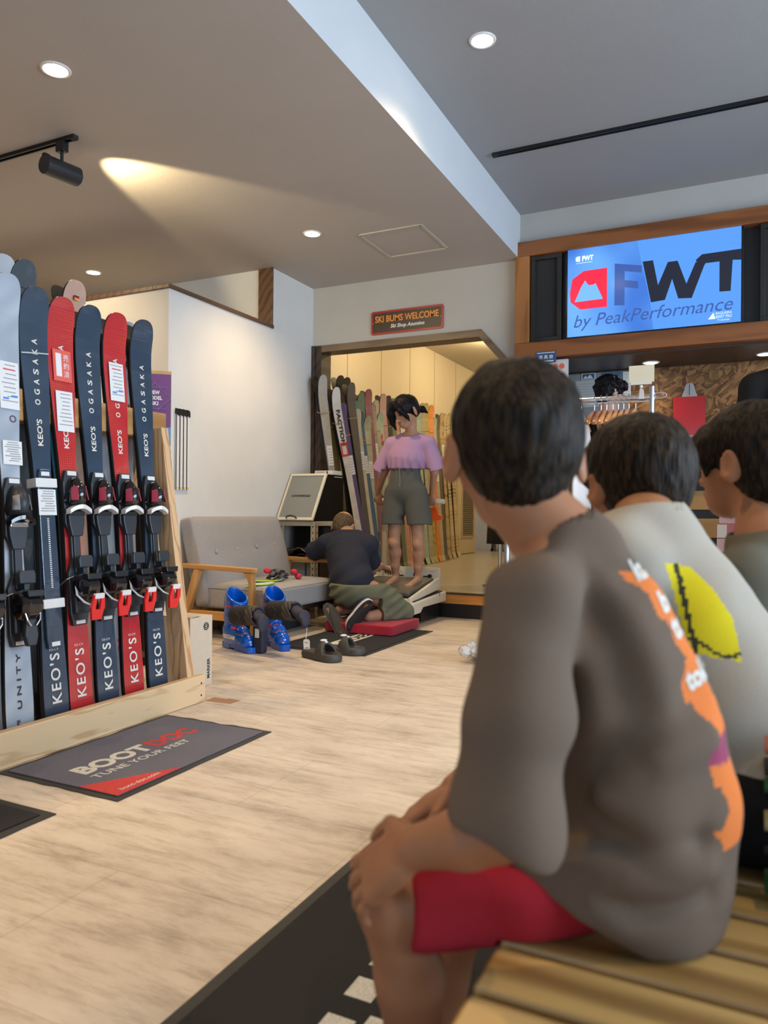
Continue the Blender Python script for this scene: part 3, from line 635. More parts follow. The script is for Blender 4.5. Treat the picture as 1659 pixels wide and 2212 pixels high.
# card clip standing on the rail
cc = thing('card_holder', 'blank cream card in a clear clamp on the end of the chrome rail', 'card holder', (-0.51, 4.2, 1.51))
obj('card', MB().box((-0.585, 4.195, 1.585), (-0.457, 4.198, 1.675)), mat('card_cream', (0.72, 0.68, 0.52), 0.5), cc)
obj('card_rail', MB().box((-0.575, 4.190, 1.572), (-0.470, 4.203, 1.587)), M_acr2 if False else mat('clear_plastic', (0.70, 0.70, 0.66), 0.2), cc, bevel=0.001)
obj('ball_joint', MB().ball((-0.522, 4.197, 1.562), 0.009, 12), M_white, cc, smooth=True)
obj('clamp', MB().prism([(-0.535, 4.187, 1.495), (-0.505, 4.187, 1.495), (-0.510, 4.187, 1.545), (-0.528, 4.187, 1.553)], (0, 0.022, 0)), mat('clamp_clear', (0.60, 0.60, 0.60), 0.2), cc, bevel=0.001)
# black garment and stand seen beyond the first boy's neck
bg = thing('garment_stand', 'chrome stand with a long black jacket in the ski room', 'garment stand', (-2.05, 6.75, 0.21))
obj('post', MB().cyl((-2.09, 6.8, 0.225), (-2.09, 6.8, 1.75), 0.018), M_chrome, bg)
obj('base', MB().cyl((-2.09, 6.8, 0.211), (-2.09, 6.8, 0.226), 0.16, n=28), M_steel, bg)
g = MB(); rr = []
for zt, w, dd in ((1.55, 0.06, 0.04), (1.50, 0.18, 0.07), (1.35, 0.22, 0.09), (1.1, 0.21, 0.10), (0.85, 0.19, 0.10), (0.60, 0.20, 0.11)):
    rr.append([(-2.02+w*math.cos(a*PI/12), 6.8+dd*math.sin(a*PI/12)*(1+0.15*math.sin(4*a)), zt) for a in range(24)])
tag(obj('hanging_jacket', g.loft(rr), M_blackmat, smooth=True), 'long black jacket hanging on the chrome stand in the ski room', 'jacket')
# mats -----------------------------------------------------------
def carpet(name, c, sc=420):
    return mat(name, c, 0.95, noise=0.35, scale=sc, bump=0.5, bscale=sc)
def edge_wavy(x0, x1, y0, y1, amp, seed, n=60):
    rnd = random.Random(seed); out = []
    cor = [(x0, y0), (x1, y0), (x1, y1), (x0, y1)]
    for i in range(4):
        a = cor[i]; b = cor[(i+1) % 4]
        nx, ny = (b[1]-a[1]), -(b[0]-a[0]); ln = math.hypot(nx, ny); nx /= ln; ny /= ln
        ph = rnd.random()*6
        for k in range(n):
            u = k/n; w = amp[i]*math.sin(u*PI)*(0.5*math.sin(u*13+ph)+0.5*math.sin(u*31+ph*2))
            out.append((a[0]+(b[0]-a[0])*u+nx*w, a[1]+(b[1]-a[1])*u+ny*w))
    return out
def floor_mat_thing(label, x0, x1, y0, y1, bord, mcar, amp=(0.002,)*4, seed=1):
    t = thing('floor_mat', label, 'mat', ((x0+x1)/2, (y0+y1)/2, 0))
    e = edge_wavy(x0, x1, y0, y1, amp, seed)
    obj('rubber_edge', MB().prism([(x, y, 0.0004) for x, y in e], (0, 0, 0.003)), mat('rubber_'+str(seed), (0.03, 0.03, 0.032), 0.6, bump=0.1), t)
    obj('carpet', MB().box((x0+bord, y0+bord, 0.0034), (x1-bord, y1-bord, 0.0075)), mcar, t, bevel=0.002)
    return t
fm = floor_mat_thing('grey floor mat with white and red lettering in front of the ski rack', -2.25, -1.71, 1.70, 2.515, 0.024, carpet('carpet_bluegrey', (0.145, 0.145, 0.19)), (0.004, 0.002, 0.008, 0.006), 5)
M_matcream = carpet('print_cream', (0.72, 0.70, 0.62)); M_matred = carpet('print_red', (0.62, 0.06, 0.055))
def ft(body, x, y, w, h, m, t, bold=0.0, z=0.0078, shear=0.0):    # text on the floor, baseline along +Y, letter tops toward -X
    return text('lettering', body, frame((x, y, z), (0, 1, 0), (-1, 0, 0)), 0.1, m, t, width=w, height=h, bold=bold, ext=0.0003, shear=shear)
ft('BOOT', -2.005, 1.975, 0.325, 0.085, M_matcream, fm, 0.0045)
ft('DOC', -2.005, 2.265, 0.235, 0.085, M_matred, fm, 0.0045)
ft('TUNE YOUR FEET', -1.922, 2.035, 0.46, 0.034, M_matcream, fm, 0.0004)
obj('red_corner', MB().prism([(-1.734, 1.724, 0.0075), (-1.734, 2.02, 0.0075), (-1.835, 1.84, 0.0075), (-1.90, 1.724, 0.0075)], (0, 0, 0.0006)), M_matred, fm)
ft('boot-doc.com', -1.765, 1.85, 0.17, 0.020, M_matcream, fm, z=0.0084)
floor_mat_thing('small piece of black floor mat entering at the left edge', -2.75, -1.795, 0.9, 1.55, 0.03, carpet('carpet_black_small', (0.02, 0.02, 0.024)), (0.004, 0.003, 0.002, 0.002), 6)
bm_ = floor_mat_thing('large black floor mat under the bench and the boys feet', -0.90, 0.35, 0.25, 1.975, 0.028, carpet('carpet_black', (0.022, 0.020, 0.020)), (0.001,)*4, 7)
for bx0, bx1, by0, by1 in ((-0.655, -0.60, 1.02, 1.075), (-0.655, -0.60, 1.09, 1.145), (-0.585, -0.545, 1.00, 1.17), (-0.655, -0.60, 1.30, 1.37), (-0.585, -0.55, 1.30, 1.34), (-0.655, -0.60, 1.20, 1.26)):
    obj('lettering', MB().box((bx0, by0, 0.0075), (bx1, by1, 0.0082)), M_matcream, bm_, bevel=0.0005)
mm = floor_mat_thing('black floor mat under the red cushion with white boxed letters', -2.80, -2.11, 4.10, 5.21, 0.03, carpet('carpet_black_mid', (0.022, 0.022, 0.026)), (0.001,)*4, 8)
obj('print_box', MB().box((-2.52, 4.30, 0.0075), (-2.40, 5.05, 0.0080)), M_matcream, mm)
ft('NOIƧ', -2.46, 4.62, 0.36, 0.085, M_inkblack, mm, 0.004, z=0.0083)
# paper tape patch and stain on the floor
tag(obj('floor_patch', MB().prism([(-2.267, 2.79, 0.0003), (-2.13, 2.80, 0.0003), (-2.125, 2.87, 0.0003), (-2.19, 2.875, 0.0003), (-2.20, 2.86, 0.0003), (-2.27, 2.86, 0.0003)], (0, 0, 0.001)), mat('patch_brown', (0.42, 0.22, 0.12), 0.6)), 'small brown tape patch on the floor beside the rack end', 'tape')
pb = MB(); rnd = random.Random(3)
for k in range(9):
    c = Vector((-1.45+rnd.uniform(-.06, .06), 4.30+rnd.uniform(-.09, .09), 0.045+rnd.uniform(-0.01, .03)))
    pb.ball(c, (0.045, 0.05, 0.035), 8, M=Matrix.Rotation(rnd.random()*3, 3, 'Z') @ Matrix.Rotation(rnd.random(), 3, 'X'))
tag(obj('plastic_bag', pb, mat('bag_clear', (0.66, 0.66, 0.68), 0.1, coat=0.8, bump=1.0, bscale=60)), 'crumpled clear plastic bag on the floor behind the first boy', 'bag')

# ---------------------------------------------------------------- cardboard box behind the rack
bx = thing('cardboard_box', 'upright pale cardboard box behind the end of the ski rack', 'box', (-2.58, 3.0, 0))
M_card = mat('cardboard_pale', (0.62, 0.52, 0.40), 0.8, noise=0.03, scale=30)
obj('carton', MB().box((-2.74, 2.915, 0.0), (-2.465, 3.085, 0.352)), M_card, bx, bevel=0.002)
obj('top_flap', MB().prism([(-2.74, 2.915, 0.353), (-2.465, 2.915, 0.353), (-2.465, 3.0, 0.362), (-2.74, 3.0, 0.358)], (0, 0, 0.003)), M_card, bx)
obj('side_label', MB().box((-2.4648, 2.93, 0.045), (-2.4642, 2.985, 0.062)), mat('label_navy', (0.10, 0.14, 0.20), 0.6), bx)
text('lettering', 'MARKER', frame((-2.4640, 3.055, 0.085), (0,0,1), (0,-1,0)), 0.05, M_inkblack, bx, width=0.10, height=0.020, bold=0.001)
sea = MB(); sea.tube([(-2.4640, 3.035+0.018*math.cos(a*PI/4), 0.30+0.018*math.sin(a*PI/4)) for a in range(8)], 0.0028, n=5, closed=True)
sea.tube([(-2.4640, 3.035+0.009*math.cos(a*PI/4), 0.30+0.009*math.sin(a*PI/4)) for a in range(8)], 0.0022, n=5, closed=True)
obj('printed_seal', sea, M_inkblack, bx)

# ---------------------------------------------------------------- ski rack
M_pine = wood('pine_new', (0.76, 0.55, 0.32), (0.60, 0.38, 0.19), 'Y', 0.5, scale=9, dist=10, sharp=True)
M_pinez = wood('pine_upright', (0.70, 0.46, 0.25), (0.44, 0.22, 0.09), 'Z', 0.5, scale=9, dist=8, sharp=True)
M_beam = wood('beam_orange', (0.50, 0.27, 0.10), (0.34, 0.16, 0.05), 'Y', 0.45, scale=6, dist=4)
rack = thing('ski_rack', 'pale wooden ski rack with a floor plank and a heavy top rail at the left', 'ski rack', (-2.3, 2.0, 0))
obj('front_plank', MB().box((-2.30, 0.6, 0.001), (-2.262, 2.785, 0.125)), M_pine, rack, bevel=0.004)
obj('rear_plank', MB().box((-2.98, 0.6, 0.001), (-2.94, 2.785, 0.09)), M_pine, rack, bevel=0.004)
for y in (2.735,): obj('base_board', MB().box((-2.94, y-0.09, 0.001), (-2.30, y+0.04, 0.018)), M_pine, rack, bevel=0.002)
obj('base_board', MB().box((-2.94, 0.7, 0.001), (-2.30, 0.83, 0.018)), M_pine, rack, bevel=0.002)
for y in (2.715, 1.10):
    obj('leaning_post', MB().bar((-2.318, y, 0.02), (-2.50, y, 1.262), 0.045, 0.088, up=(1, 0, 0.15)), M_pinez, rack, bevel=0.003)
    obj('rear_post', MB().bar((-2.93, y, 0.02), (-2.60, y, 1.30), 0.045, 0.088, up=(1, 0, 0.1)), M_pinez, rack, bevel=0.003)
obj('top_rail', MB().box((-2.625, 0.6, 1.222), (-2.515, 2.79, 1.345)), M_beam, rack, bevel=0.005)
for y, z in ((2.755, 0.035), (2.755, 0.09)): obj('screw', MB().cyl((-2.2625, y, z), (-2.2605, y, z), 0.0045, n=8), M_black, rack)
for x, z in ((-2.325, 0.20), (-2.335, 0.25)): pass

def ski_profile(s, L, wt, ww, wh):       # half width at s metres from the tail
    u = s/L
    if u < 0.06: base = wt*(0.80+0.20*math.sqrt(max(0, u/0.06)))
    else: base = wt
    a = min(1, max(0, (u-0.06)/0.40)); b = min(1, max(0, (u-0.52)/0.36))
    sm = lambda q: q*q*(3-2*q)
    w = base + (ww-wt)*sm(a) + (wh-ww)*sm(b)
    if u > 0.945:
        q = (u-0.945)/0.055; w = wh*max(0.0, 1-q**2.7)**(1/2.7)
    return w/2
def ski_mb(L=1.7, wt=0.108, ww=0.070, wh=0.122, th=0.011, rise=0.055, tail=0.0, off=0.0, face=1, n=46):
    mb = MB(); rings = []
    us = [i/(n-10)*0.945 for i in range(n-9)] + [0.945+0.055*math.sin(k/10*PI/2) for k in range(1, 11)]
    for u in us:
        s = u*L; w = max(0.002, ski_profile(s, L, wt, ww, wh))
        y = 0
        if u > 0.86: y += rise*((u-0.86)/0.14)**2
        if tail and u < 0.06: y += tail*((0.06-u)/0.06)**2
        t = th*(1.25-0.5*abs(u-0.45)*2) if u < 0.9 else th*0.62
        y = y + off
        if face > 0: y0, y1 = y, y+t
        else: y0, y1 = -y, -y-t
        c = min(0.003, w*0.4)
        rings.append([(-w, y0, s), (-w, (y0+y1)/2, s), (-w+c, y1, s), (w-c, y1, s), (w, (y0+y1)/2, s), (w, y0, s)])
    k = len(rings[0])
    for i in range(len(rings)-1):
        a, b = rings[i], rings[i+1]; m0 = len(mb.v); mb.v += a + b
        for j in range(k):
            q = (j+1) % k
            mb.f.append((m0+j, m0+q, m0+k+q, m0+k+j)); mb.m.append({0: 1, 1: 1, 2: 0, 3: 1, 4: 1, 5: 2}[j])
    for r in (rings[0], rings[-1]):
        m0 = len(mb.v); mb.v += r; mb.f.append(tuple(range(m0, m0+k))); mb.m.append(1)
    return mb
def pattern_mat(name, c1, c2, scale=60, kind='check', strength=1.0, rough=0.22, coat=1.0, bigc=None):
    m, nt, b = newmat(name); N = nt.nodes; L = nt.links
    setin(b, 'Roughness', rough); setin(b, 'Coat Weight', coat); setin(b, 'Coat Roughness', 0.05)
    tc = N.new('ShaderNodeTexCoord'); mp = N.new('ShaderNodeMapping'); mp.inputs['Rotation'].default_value = (0, math.radians(45), 0)
    L.new(tc.outputs['Object'], mp.inputs[0])
    ck = N.new('ShaderNodeTexChecker'); ck.inputs['Scale'].default_value = scale; L.new(mp.outputs[0], ck.inputs['Vector'])
    w = N.new('ShaderNodeTexWave'); w.inputs['Scale'].default_value = scale*0.5; w.bands_direction = 'X'; L.new(mp.outputs[0], w.inputs['Vector'])
    n = N.new('ShaderNodeTexNoise'); n.inputs['Scale'].default_value = 3.5; n.inputs['Detail'].default_value = 1; L.new(tc.outputs['Object'], n.inputs['Vector'])
    r = N.new('ShaderNodeMapRange'); r.inputs[1].default_value = 0.42; r.inputs[2].default_value = 0.62; r.inputs[4].default_value = strength
    L.new(n.outputs['Fac'], r.inputs[0])
    mu = N.new('ShaderNodeMath'); mu.operation = 'MULTIPLY'; L.new(r.outputs[0], mu.inputs[0])
    L.new((ck if kind == 'check' else w).outputs['Fac'], mu.inputs[1])
    mx = N.new('ShaderNodeMixRGB'); mx.inputs[1].default_value = tuple(c1)+(1,); mx.inputs[2].default_value = tuple(c2)+(1,)
    L.new(mu.outputs[0], mx.inputs[0]); L.new(mx.outputs[0], b.inputs['Base Color'])
    n3 = N.new('ShaderNodeTexNoise'); n3.inputs['Scale'].default_value = 26; n3.inputs['Detail'].default_value = 3; L.new(tc.outputs['Object'], n3.inputs['Vector'])
    bp = N.new('ShaderNodeBump'); bp.inputs['Strength'].default_value = 0.35; bp.inputs['Distance'].default_value = 0.003; L.new(n3.outputs['Fac'], bp.inputs['Height']); L.new(bp.outputs[0], b.inputs['Coat Normal'])
    return m
M_skinavy = pattern_mat('ski_navy', (0.032, 0.055, 0.090), (0.055, 0.090, 0.145), 110, 'wave')
M_skired = pattern_mat('ski_red', (0.50, 0.025, 0.035), (0.66, 0.085, 0.05), 150, 'check')
M_skigrey = pattern_mat('ski_ice_grey', (0.36, 0.42, 0.50), (0.50, 0.56, 0.64), 7, 'wave', rough=0.3)
M_edge = mat('ski_sidewall', (0.012, 0.012, 0.013), 0.35); M_base = mat('ski_base', (0.02, 0.02, 0.022), 0.3)
M_edgeline = mat('ski_edge_line', (0.45, 0.42, 0.40), 0.25, metal=0.8)
M_letter = mat('ski_lettering', (0.78, 0.76, 0.70), 0.35)
M_tag = mat('price_tag_card', (0.80, 0.81, 0.82), 0.45)
M_tagred = mat('sold_tag_red', (0.78, 0.12, 0.09), 0.45)
M_bred = mat('binding_red', (0.80, 0.015, 0.02), 0.25, coat=0.4)
M_bwhite = mat('binding_white', (0.80, 0.80, 0.80), 0.25, coat=0.3)
M_bgloss = mat('binding_black_gloss', (0.010, 0.008, 0.010), 0.06, coat=0.8)
M_bmat = mat('binding_charcoal', (0.028, 0.032, 0.040), 0.42)
M_badge = mat('binding_crimson', (0.45, 0.04, 0.08), 0.25, coat=0.5)

def lbox(x0, x1, y0, y1, z0, z1): return MB().box((x0, y0, z0), (x1, y1, z1))
def lprism(pts, y0, y1): return MB().prism([(x, y0, z) for x, z in pts], (0, y1-y0, 0))
def bindings(t, z0, style='race'):
    """binding parts in ski coordinates: x across, y outward, z along, z0 = heel plate bottom"""
    P = dict(parent=t, local=True)
    T = 0.014
    obj('track_plate', lprism([(-0.030, z0), (0.030, z0), (0.040, z0+0.05), (0.040, z0+0.24), (0.020, z0+0.30), (0.020, z0+0.42), (0.040, z0+0.47), (0.040, z0+0.66), (0.026, z0+0.72), (-0.026, z0+0.72), (-0.040, z0+0.66), (-0.040, z0+0.47), (-0.020, z0+0.42), (-0.020, z0+0.30), (-0.040, z0+0.24), (-0.040, z0+0.05)], T, T+0.018), M_bmat, bevel=0.004, **P)
    obj('plate_tab', lbox(-0.020, 0.020, T+0.0155, T+0.0195, z0+0.006, z0+0.022), M_bwhite, **P)
    obj('plate_tab', lbox(-0.020, 0.020, T+0.0155, T+0.0195, z0+0.695, z0+0.715), M_bwhite, **P)
    # toe piece
    zt = z0+0.555
    tp = MB(); rings = []
    for k, (zz, w, h) in enumerate(((0.0, 0.036, 0.052), (0.02, 0.040, 0.064), (0.05, 0.038, 0.070), (0.085, 0.030, 0.062), (0.115, 0.020, 0.044), (0.128, 0.010, 0.028))):
        rings.append([(w*math.cos(a*PI/7), T+0.016+h*math.sin(a*PI/7), zt+zz) for a in range(8)] + [(-w*0.7, T+0.012, zt+zz), (w*0.7, T+0.012, zt+zz)])
    obj('toe_piece', tp.loft(rings), M_bgloss if style == 'race' else M_bmat, smooth=True, **P)
    for s in (-1, 1): obj('toe_badge', MB().prism([(s*0.034, T+0.052, zt+0.02), (s*0.020, T+0.079, zt+0.018), (s*0.016, T+0.072, zt+0.085), (s*0.028, T+0.050, zt+0.08)], (s*0.003, 0.002, 0)), M_badge if style == 'race' else M_chrome, **P)
    # toe wings: curved white (or black) yoke under the toe housing
    wg = MB(); rings = []
    for k in range(-8, 9):
        u = k/8; x = u*0.048; y = T+0.046 + 0.012*(1-abs(u)); zc = zt-0.012-0.022*abs(u)**2
        rings.append([(x, y-0.012, zc-0.012), (x, y+0.016, zc-0.010), (x, y+0.018, zc+0.010), (x, y-0.012, zc+0.012)])
    obj('toe_wing', wg.loft(rings), M_bwhite if style == 'race' else M_bgloss, bevel=0.002, **P)
    # anti friction plate
    obj('friction_plate', lprism([(-0.036, zt-0.045), (0.036, zt-0.045), (0.034, zt-0.085), (0.024, zt-0.145), (-0.024, zt-0.145), (-0.034, zt-0.085)], T+0.014, T+0.034), M_bmat, bevel=0.004, **P)
    obj('friction_pad', lbox(-0.034, 0.034, T+0.030, T+0.040, zt-0.050, zt-0.030), M_black if style == 'race' else M_chrome, bevel=0.002, **P)
    # centre rod with scale
    obj('centre_bar', MB().box((-0.014, T+0.010, z0+0.24), (0.014, T+0.026, z0+0.42)), M_bmat, bevel=0.003, **P)
    sc_ = MB()
    for k in range(7): sc_.box((-0.010, T+0.0262, z0+0.27+k*0.006), (0.0, T+0.0268, z0+0.273+k*0.006))
    obj('scale_marks', sc_, M_tag, **P)
    # brake: pad and two arms
    obj('brake_pad', lprism([(-0.030, z0+0.262), (0.030, z0+0.262), (0.032, z0+0.30), (0.026, z0+0.318), (-0.026, z0+0.318), (-0.032, z0+0.30)], T+0.062, T+0.074), M_bmat, bevel=0.004, **P)
    obj('brake_stem', lbox(-0.010, 0.010, T+0.02, T+0.066, z0+0.235, z0+0.262), M_bmat, bevel=0.002, **P)
    for s in (-1, 1):
        obj('brake_arm', MB().tube([(s*0.030, T+0.030, z0+0.225), (s*0.050, T+0.020, z0+0.215), (s*0.060, T-0.012, z0+0.190), (s*0.062, T-0.040, z0+0.168)], 0.003), M_steel, **P)
        obj('brake_shoe', lbox(s*0.062-0.007, s*0.062+0.007, T-0.066, T-0.028, z0+0.135, z0+0.178), M_black, bevel=0.003, **P)
    # heel tower
    obj('heel_base', lprism([(-0.034, z0+0.055), (0.034, z0+0.055), (0.036, z0+0.22), (-0.036, z0+0.22)], T+0.012, T+0.040), M_bmat, bevel=0.006, **P)
    rings = []
    for zz, w, y0, y1 in ((0.225, 0.030, 0.03, 0.070), (0.205, 0.038, 0.03, 0.105), (0.175, 0.040, 0.03, 0.118), (0.140, 0.036, 0.03, 0.108), (0.110, 0.026, 0.03, 0.080)):
        rings.append([(-w, T+y0, z0+zz), (w, T+y0, z0+zz), (w, T+y1*0.8, z0+zz), (w*0.6, T+y1, z0+zz), (-w*0.6, T+y1, z0+zz), (-w, T+y1*0.8, z0+zz)])
    obj('heel_housing', MB().loft(rings), M_bgloss, bevel=0.005, **P)
    obj('heel_cup', lprism([(-0.030, z0+0.205), (0.030, z0+0.205), (0.034, z0+0.232), (-0.034, z0+0.232)], T+0.085, T+0.118), M_black, bevel=0.003, **P)
    if style == 'race':
        for s in (-1, 1):
            obj('lever_arm', MB().tube([(s*0.036, T+0.050, z0+0.180), (s*0.041, T+0.060, z0+0.140), (s*0.034, T+0.090, z0+0.105), (s*0.020, T+0.108, z0+0.090)], 0.0045), M_bwhite, **P)
        M = Matrix.Translation((0, T+0.112, z0+0.075)) @ Matrix.Rotation(math.radians(-14), 4, 'X')
        fr_ = MB()
        ol = [(-0.024, 0.060), (0.024, 0.060), (0.031, 0.005), (0.021, -0.055), (-0.021, -0.055), (-0.031, 0.005)]
        il = [(-0.008, 0.040), (0.008, 0.040), (0.010, 0.005), (0.009, -0.006), (-0.009, -0.006), (-0.010, 0.005)]
        v = []
        for yv in (0, 0.012):
            for q in (ol, il): v += [M @ Vector((x, yv, z)) for x, z in q]
        f = []
        for j in range(6):
            k = (j+1) % 6
            f += [(j, k, 6+k, 6+j), (12+j, 12+k, 18+k, 18+j), (j, k, 12+k, 12+j), (6+j, 6+k, 18+k, 18+j)]
        fr_.add(v, f)
        obj('heel_lever', fr_, M_bred, bevel=0.003, **P)
        obj('lever_cap', MB().box((-0.021, 0.0, 0.044), (0.021, 0.0135, 0.068), M=M), M_bwhite, bevel=0.002, **P)
    else:
        obj('heel_lever', lprism([(-0.020, z0+0.115), (0.020, z0+0.115), (0.026, z0+0.045), (0.016, z0+0.0), (-0.016, z0+0.0), (-0.026, z0+0.045)], T+0.06, T+0.085), M_bmat, bevel=0.006, **P)
        for s in (-1, 1): obj('lever_arm', MB().tube([(s*0.030, T+0.090, z0+0.15), (s*0.024, T+0.096, z0+0.11), (s*0.010, T+0.094, z0+0.085)], 0.003), M_chrome, **P)

def ski_matrix(foot, top, L, yawdeg=0):
    T = (Vector(top)-Vector(foot)).normalized(); N = Vector((math.cos(math.radians(yawdeg)), math.sin(math.radians(yawdeg)), 0))
    N = (N - T*N.dot(T)).normalized(); X = N.cross(T)
    return Matrix(((X.x, N.x, T.x, foot[0]), (X.y, N.y, T.y, foot[1]), (X.z, N.z, T.z, foot[2]), (0, 0, 0, 1)))
def stxt(t, body, z, m, width, height, x=0.0, y=0.0125, bold=0.001, space=1.0, name='lettering'):
    # reads from tail to tip, letter tops toward +x
    return text(name, body, frame((x, y, z), (0, 0, 1), (1, 0, 0)), 0.05, m, t, width=width, height=height, bold=bold, space=space, local=True, ext=0.0002)
def tip_y(z, L, rise):
    u = z/L
    return 0.0115 + (rise*((u-0.86)/0.14)**2 if u > 0.86 else 0)
def price_tag(t, z0, z1, style, y=0.0155, dx=0.0):
    w = 0.078
    x0, x1 = dx-w/2, dx+w/2
    P = dict(parent=t, local=True)
    if style == 'sold':
        p = obj('sold_tag', lbox(x0-0.004, x1+0.004, y, y+0.0012, z0, z1), M_tagred, **P)
        obj('sold_panel', lbox(dx+0.004, dx+0.030, y+0.0012, y+0.0016, z0+0.02, z1-0.015), M_tag, **P)
        for i, ch in enumerate('売約済'):
            text('lettering', ch, frame((dx-0.018, y+0.0017, z1-0.030-i*0.034), (-1, 0, 0), (0, 0, 1)), 0.05, M_tag, t, width=0.026, height=0.028, local=True, ext=0.0002)
    else:
        obj('price_tag', lbox(x0, x1, y, y+0.0012, z0, z1), M_tag, **P)
        ln = MB(); rnd = random.Random(int(z0*1000)); H = z1-z0
        for k in range(9):
            v = 0.93-0.095*k
            if H*0.095 < 0.006: continue
            a = rnd.uniform(0.06, 0.2); b2 = rnd.uniform(0.6, 0.93)
            ln.box((x0+w*a, y+0.0012, z0+H*v-0.0025), (x0+w*b2, y+0.0016, z0+H*v+0.0015))
        obj('tag_print', ln, M_inkgrey, **P)
        if style == 'blue':
            obj('tag_print', lbox(x0+w*0.2, x0+w*0.8, y+0.0012, y+0.0019, z0+H*0.825, z0+H*0.85), M_inkred, **P)
            obj('tag_print', lbox(x0+w*0.08, x0+w*0.42, y+0.0012, y+0.0017, z0+H*0.26, z0+H*0.30), M_inkblue, **P)
            obj('tag_print', lbox(x0+w*0.55, x0+w*0.85, y+0.0012, y+0.0017, z0+H*0.20, z0+H*0.24), M_inkblue, **P)

def ski_pair(label, foot, top, L, dims, mtop, group, rise=0.05, yawd=-3, bind='race', plate0=0.402):
    M = ski_matrix(foot, top, L, yawd)
    t = thing('ski_pair', label, 'skis', M=M, group=group)
    wt, ww, wh = dims
    obj('front_ski', ski_mb(L, wt, ww, wh, rise=rise), [mtop, M_edge, M_base], t, local=True)
    obj('rear_ski', ski_mb(L, wt, ww, wh, rise=rise, off=0.004, face=-1), [mtop, M_edge, M_base], t, local=True)
    if bind:
        old = set(t.children); bindings(t, plate0, bind)
        for c in t.children:
            if c not in old: c.scale = (1.06, 1.0, 0.86); c.location.z = plate0*(1-0.86)
    return t
G1 = 'skis standing upright in the wooden rack'
ys = [2.598, 2.451, 2.307, 2.167, 2.049, 1.901]
def fp(y): return (-2.372, y, 0.022)
def tpp(y, dz=0): return (-2.565, y+0.03, 1.74)
KE = (0.114, 0.078, 0.130)
rows = [('navy', 'blue', 0, 'rightmost navy ski pair of the front row, beside the leaning post'),
        ('red', 'blue', 1, 'red ski pair with one white price card, second from the rack end'),
        ('navy', None, 2, 'navy ski pair between the two red pairs in the rack'),
        ('red', 'sold', 3, 'red ski pair with a red sold tag, standing in the rack'),
        ('navy', 'strap', 4, 'navy ski pair without bindings, held by white straps and a string')]
tops_px = {0: (-2.56, 2.6395, 1.7515), 1: (-2.56, 2.4765, 1.7447), 2: (-2.56, 2.3267, 1.7405), 3: (-2.56, 2.1838, 1.7373), 4: (-2.56, 2.0561, 1.7445)}
for colr, tagk, i, lab in rows:
    tp_ = tops_px[i]; ft_ = fp(ys[i]); L = (Vector(tp_)-Vector(ft_)).length
    t = ski_pair(lab, ft_, tp_, L, KE, M_skinavy if colr == 'navy' else M_skired, G1, bind=None if i == 4 else 'race')
    # lettering: O G A S A K A spaced along the shovel, KEO'S twice
    zs = 0.985
    blocked = {1: (1.345, 1.50), 3: (1.0, 1.50)}.get(i)
    for k, ch in enumerate('OGASAKA'):
        z = 1.285 + k*0.040
        if blocked and blocked[0] < z < blocked[1]: continue
        stxt(t, ch, z, M_letter, 0.022, 0.024, y=tip_y(z, L, 0.05))
    stxt(t, "KEO'S", 1.165, M_letter, 0.105, 0.024)
    stxt(t, "KEO'S", 0.215, M_letter, 0.19, 0.044, bold=0.0008, space=1.25)
    text('lettering', 'KS-CV', frame((0, 0.0125, 0.34-0.015), (-1, 0, 0), (0, 0, 1)), 0.02, M_letter, t, width=0.040, height=0.009, local=True, ext=0.0002)
    if tagk == 'blue' and i == 1: price_tag(t, 1.345, 1.515, 'blue')
    if tagk == 'sold': price_tag(t, 1.385, 1.515, 'sold'); price_tag(t, 1.18, 1.345, 'plain')
    # clear film edge round the shovel
    if i == 4:
        for z in (0.50, 0.965): obj('strap', MB().box((-0.047, -0.024, z-0.018), (0.047, 0.034, z+0.018)), M_bwhite, t, local=True, bevel=0.003)
        obj('binding_plate', lprism([(-0.030, 0.33), (0.030, 0.33), (0.036, 0.37), (0.034, 0.95), (0.022, 1.02), (-0.022, 1.02), (-0.034, 0.95), (-0.036, 0.37)], 0.013, 0.027), M_skinavy, t, local=True, bevel=0.003)
        for z in (0.345, 1.0): obj('plate_tab', lbox(-0.018, 0.018, 0.026, 0.0285, z-0.007, z+0.009), M_bwhite, t, local=True)
        rl = MB()
        for k in range(34): rl.box((-0.004, 0.0272, 0.56+k*0.008), (0.004, 0.0276, 0.564+k*0.008))
        obj('scale_marks', rl, M_tag, t, local=True)
        price_tag(t, 0.84, 0.94, 'plain', y=0.029)
        obj('string', MB().tube([(-0.058, -0.012, 1.49), (-0.058, 0.014, 1.485), (0, 0.0165, 1.478), (0.060, 0.015, 1.470), (0.060, -0.015, 1.470), (0, -0.02, 1.48)], 0.0028, closed=True), mat('string_grey', (0.55, 0.60, 0.60), 0.6), t, local=True)
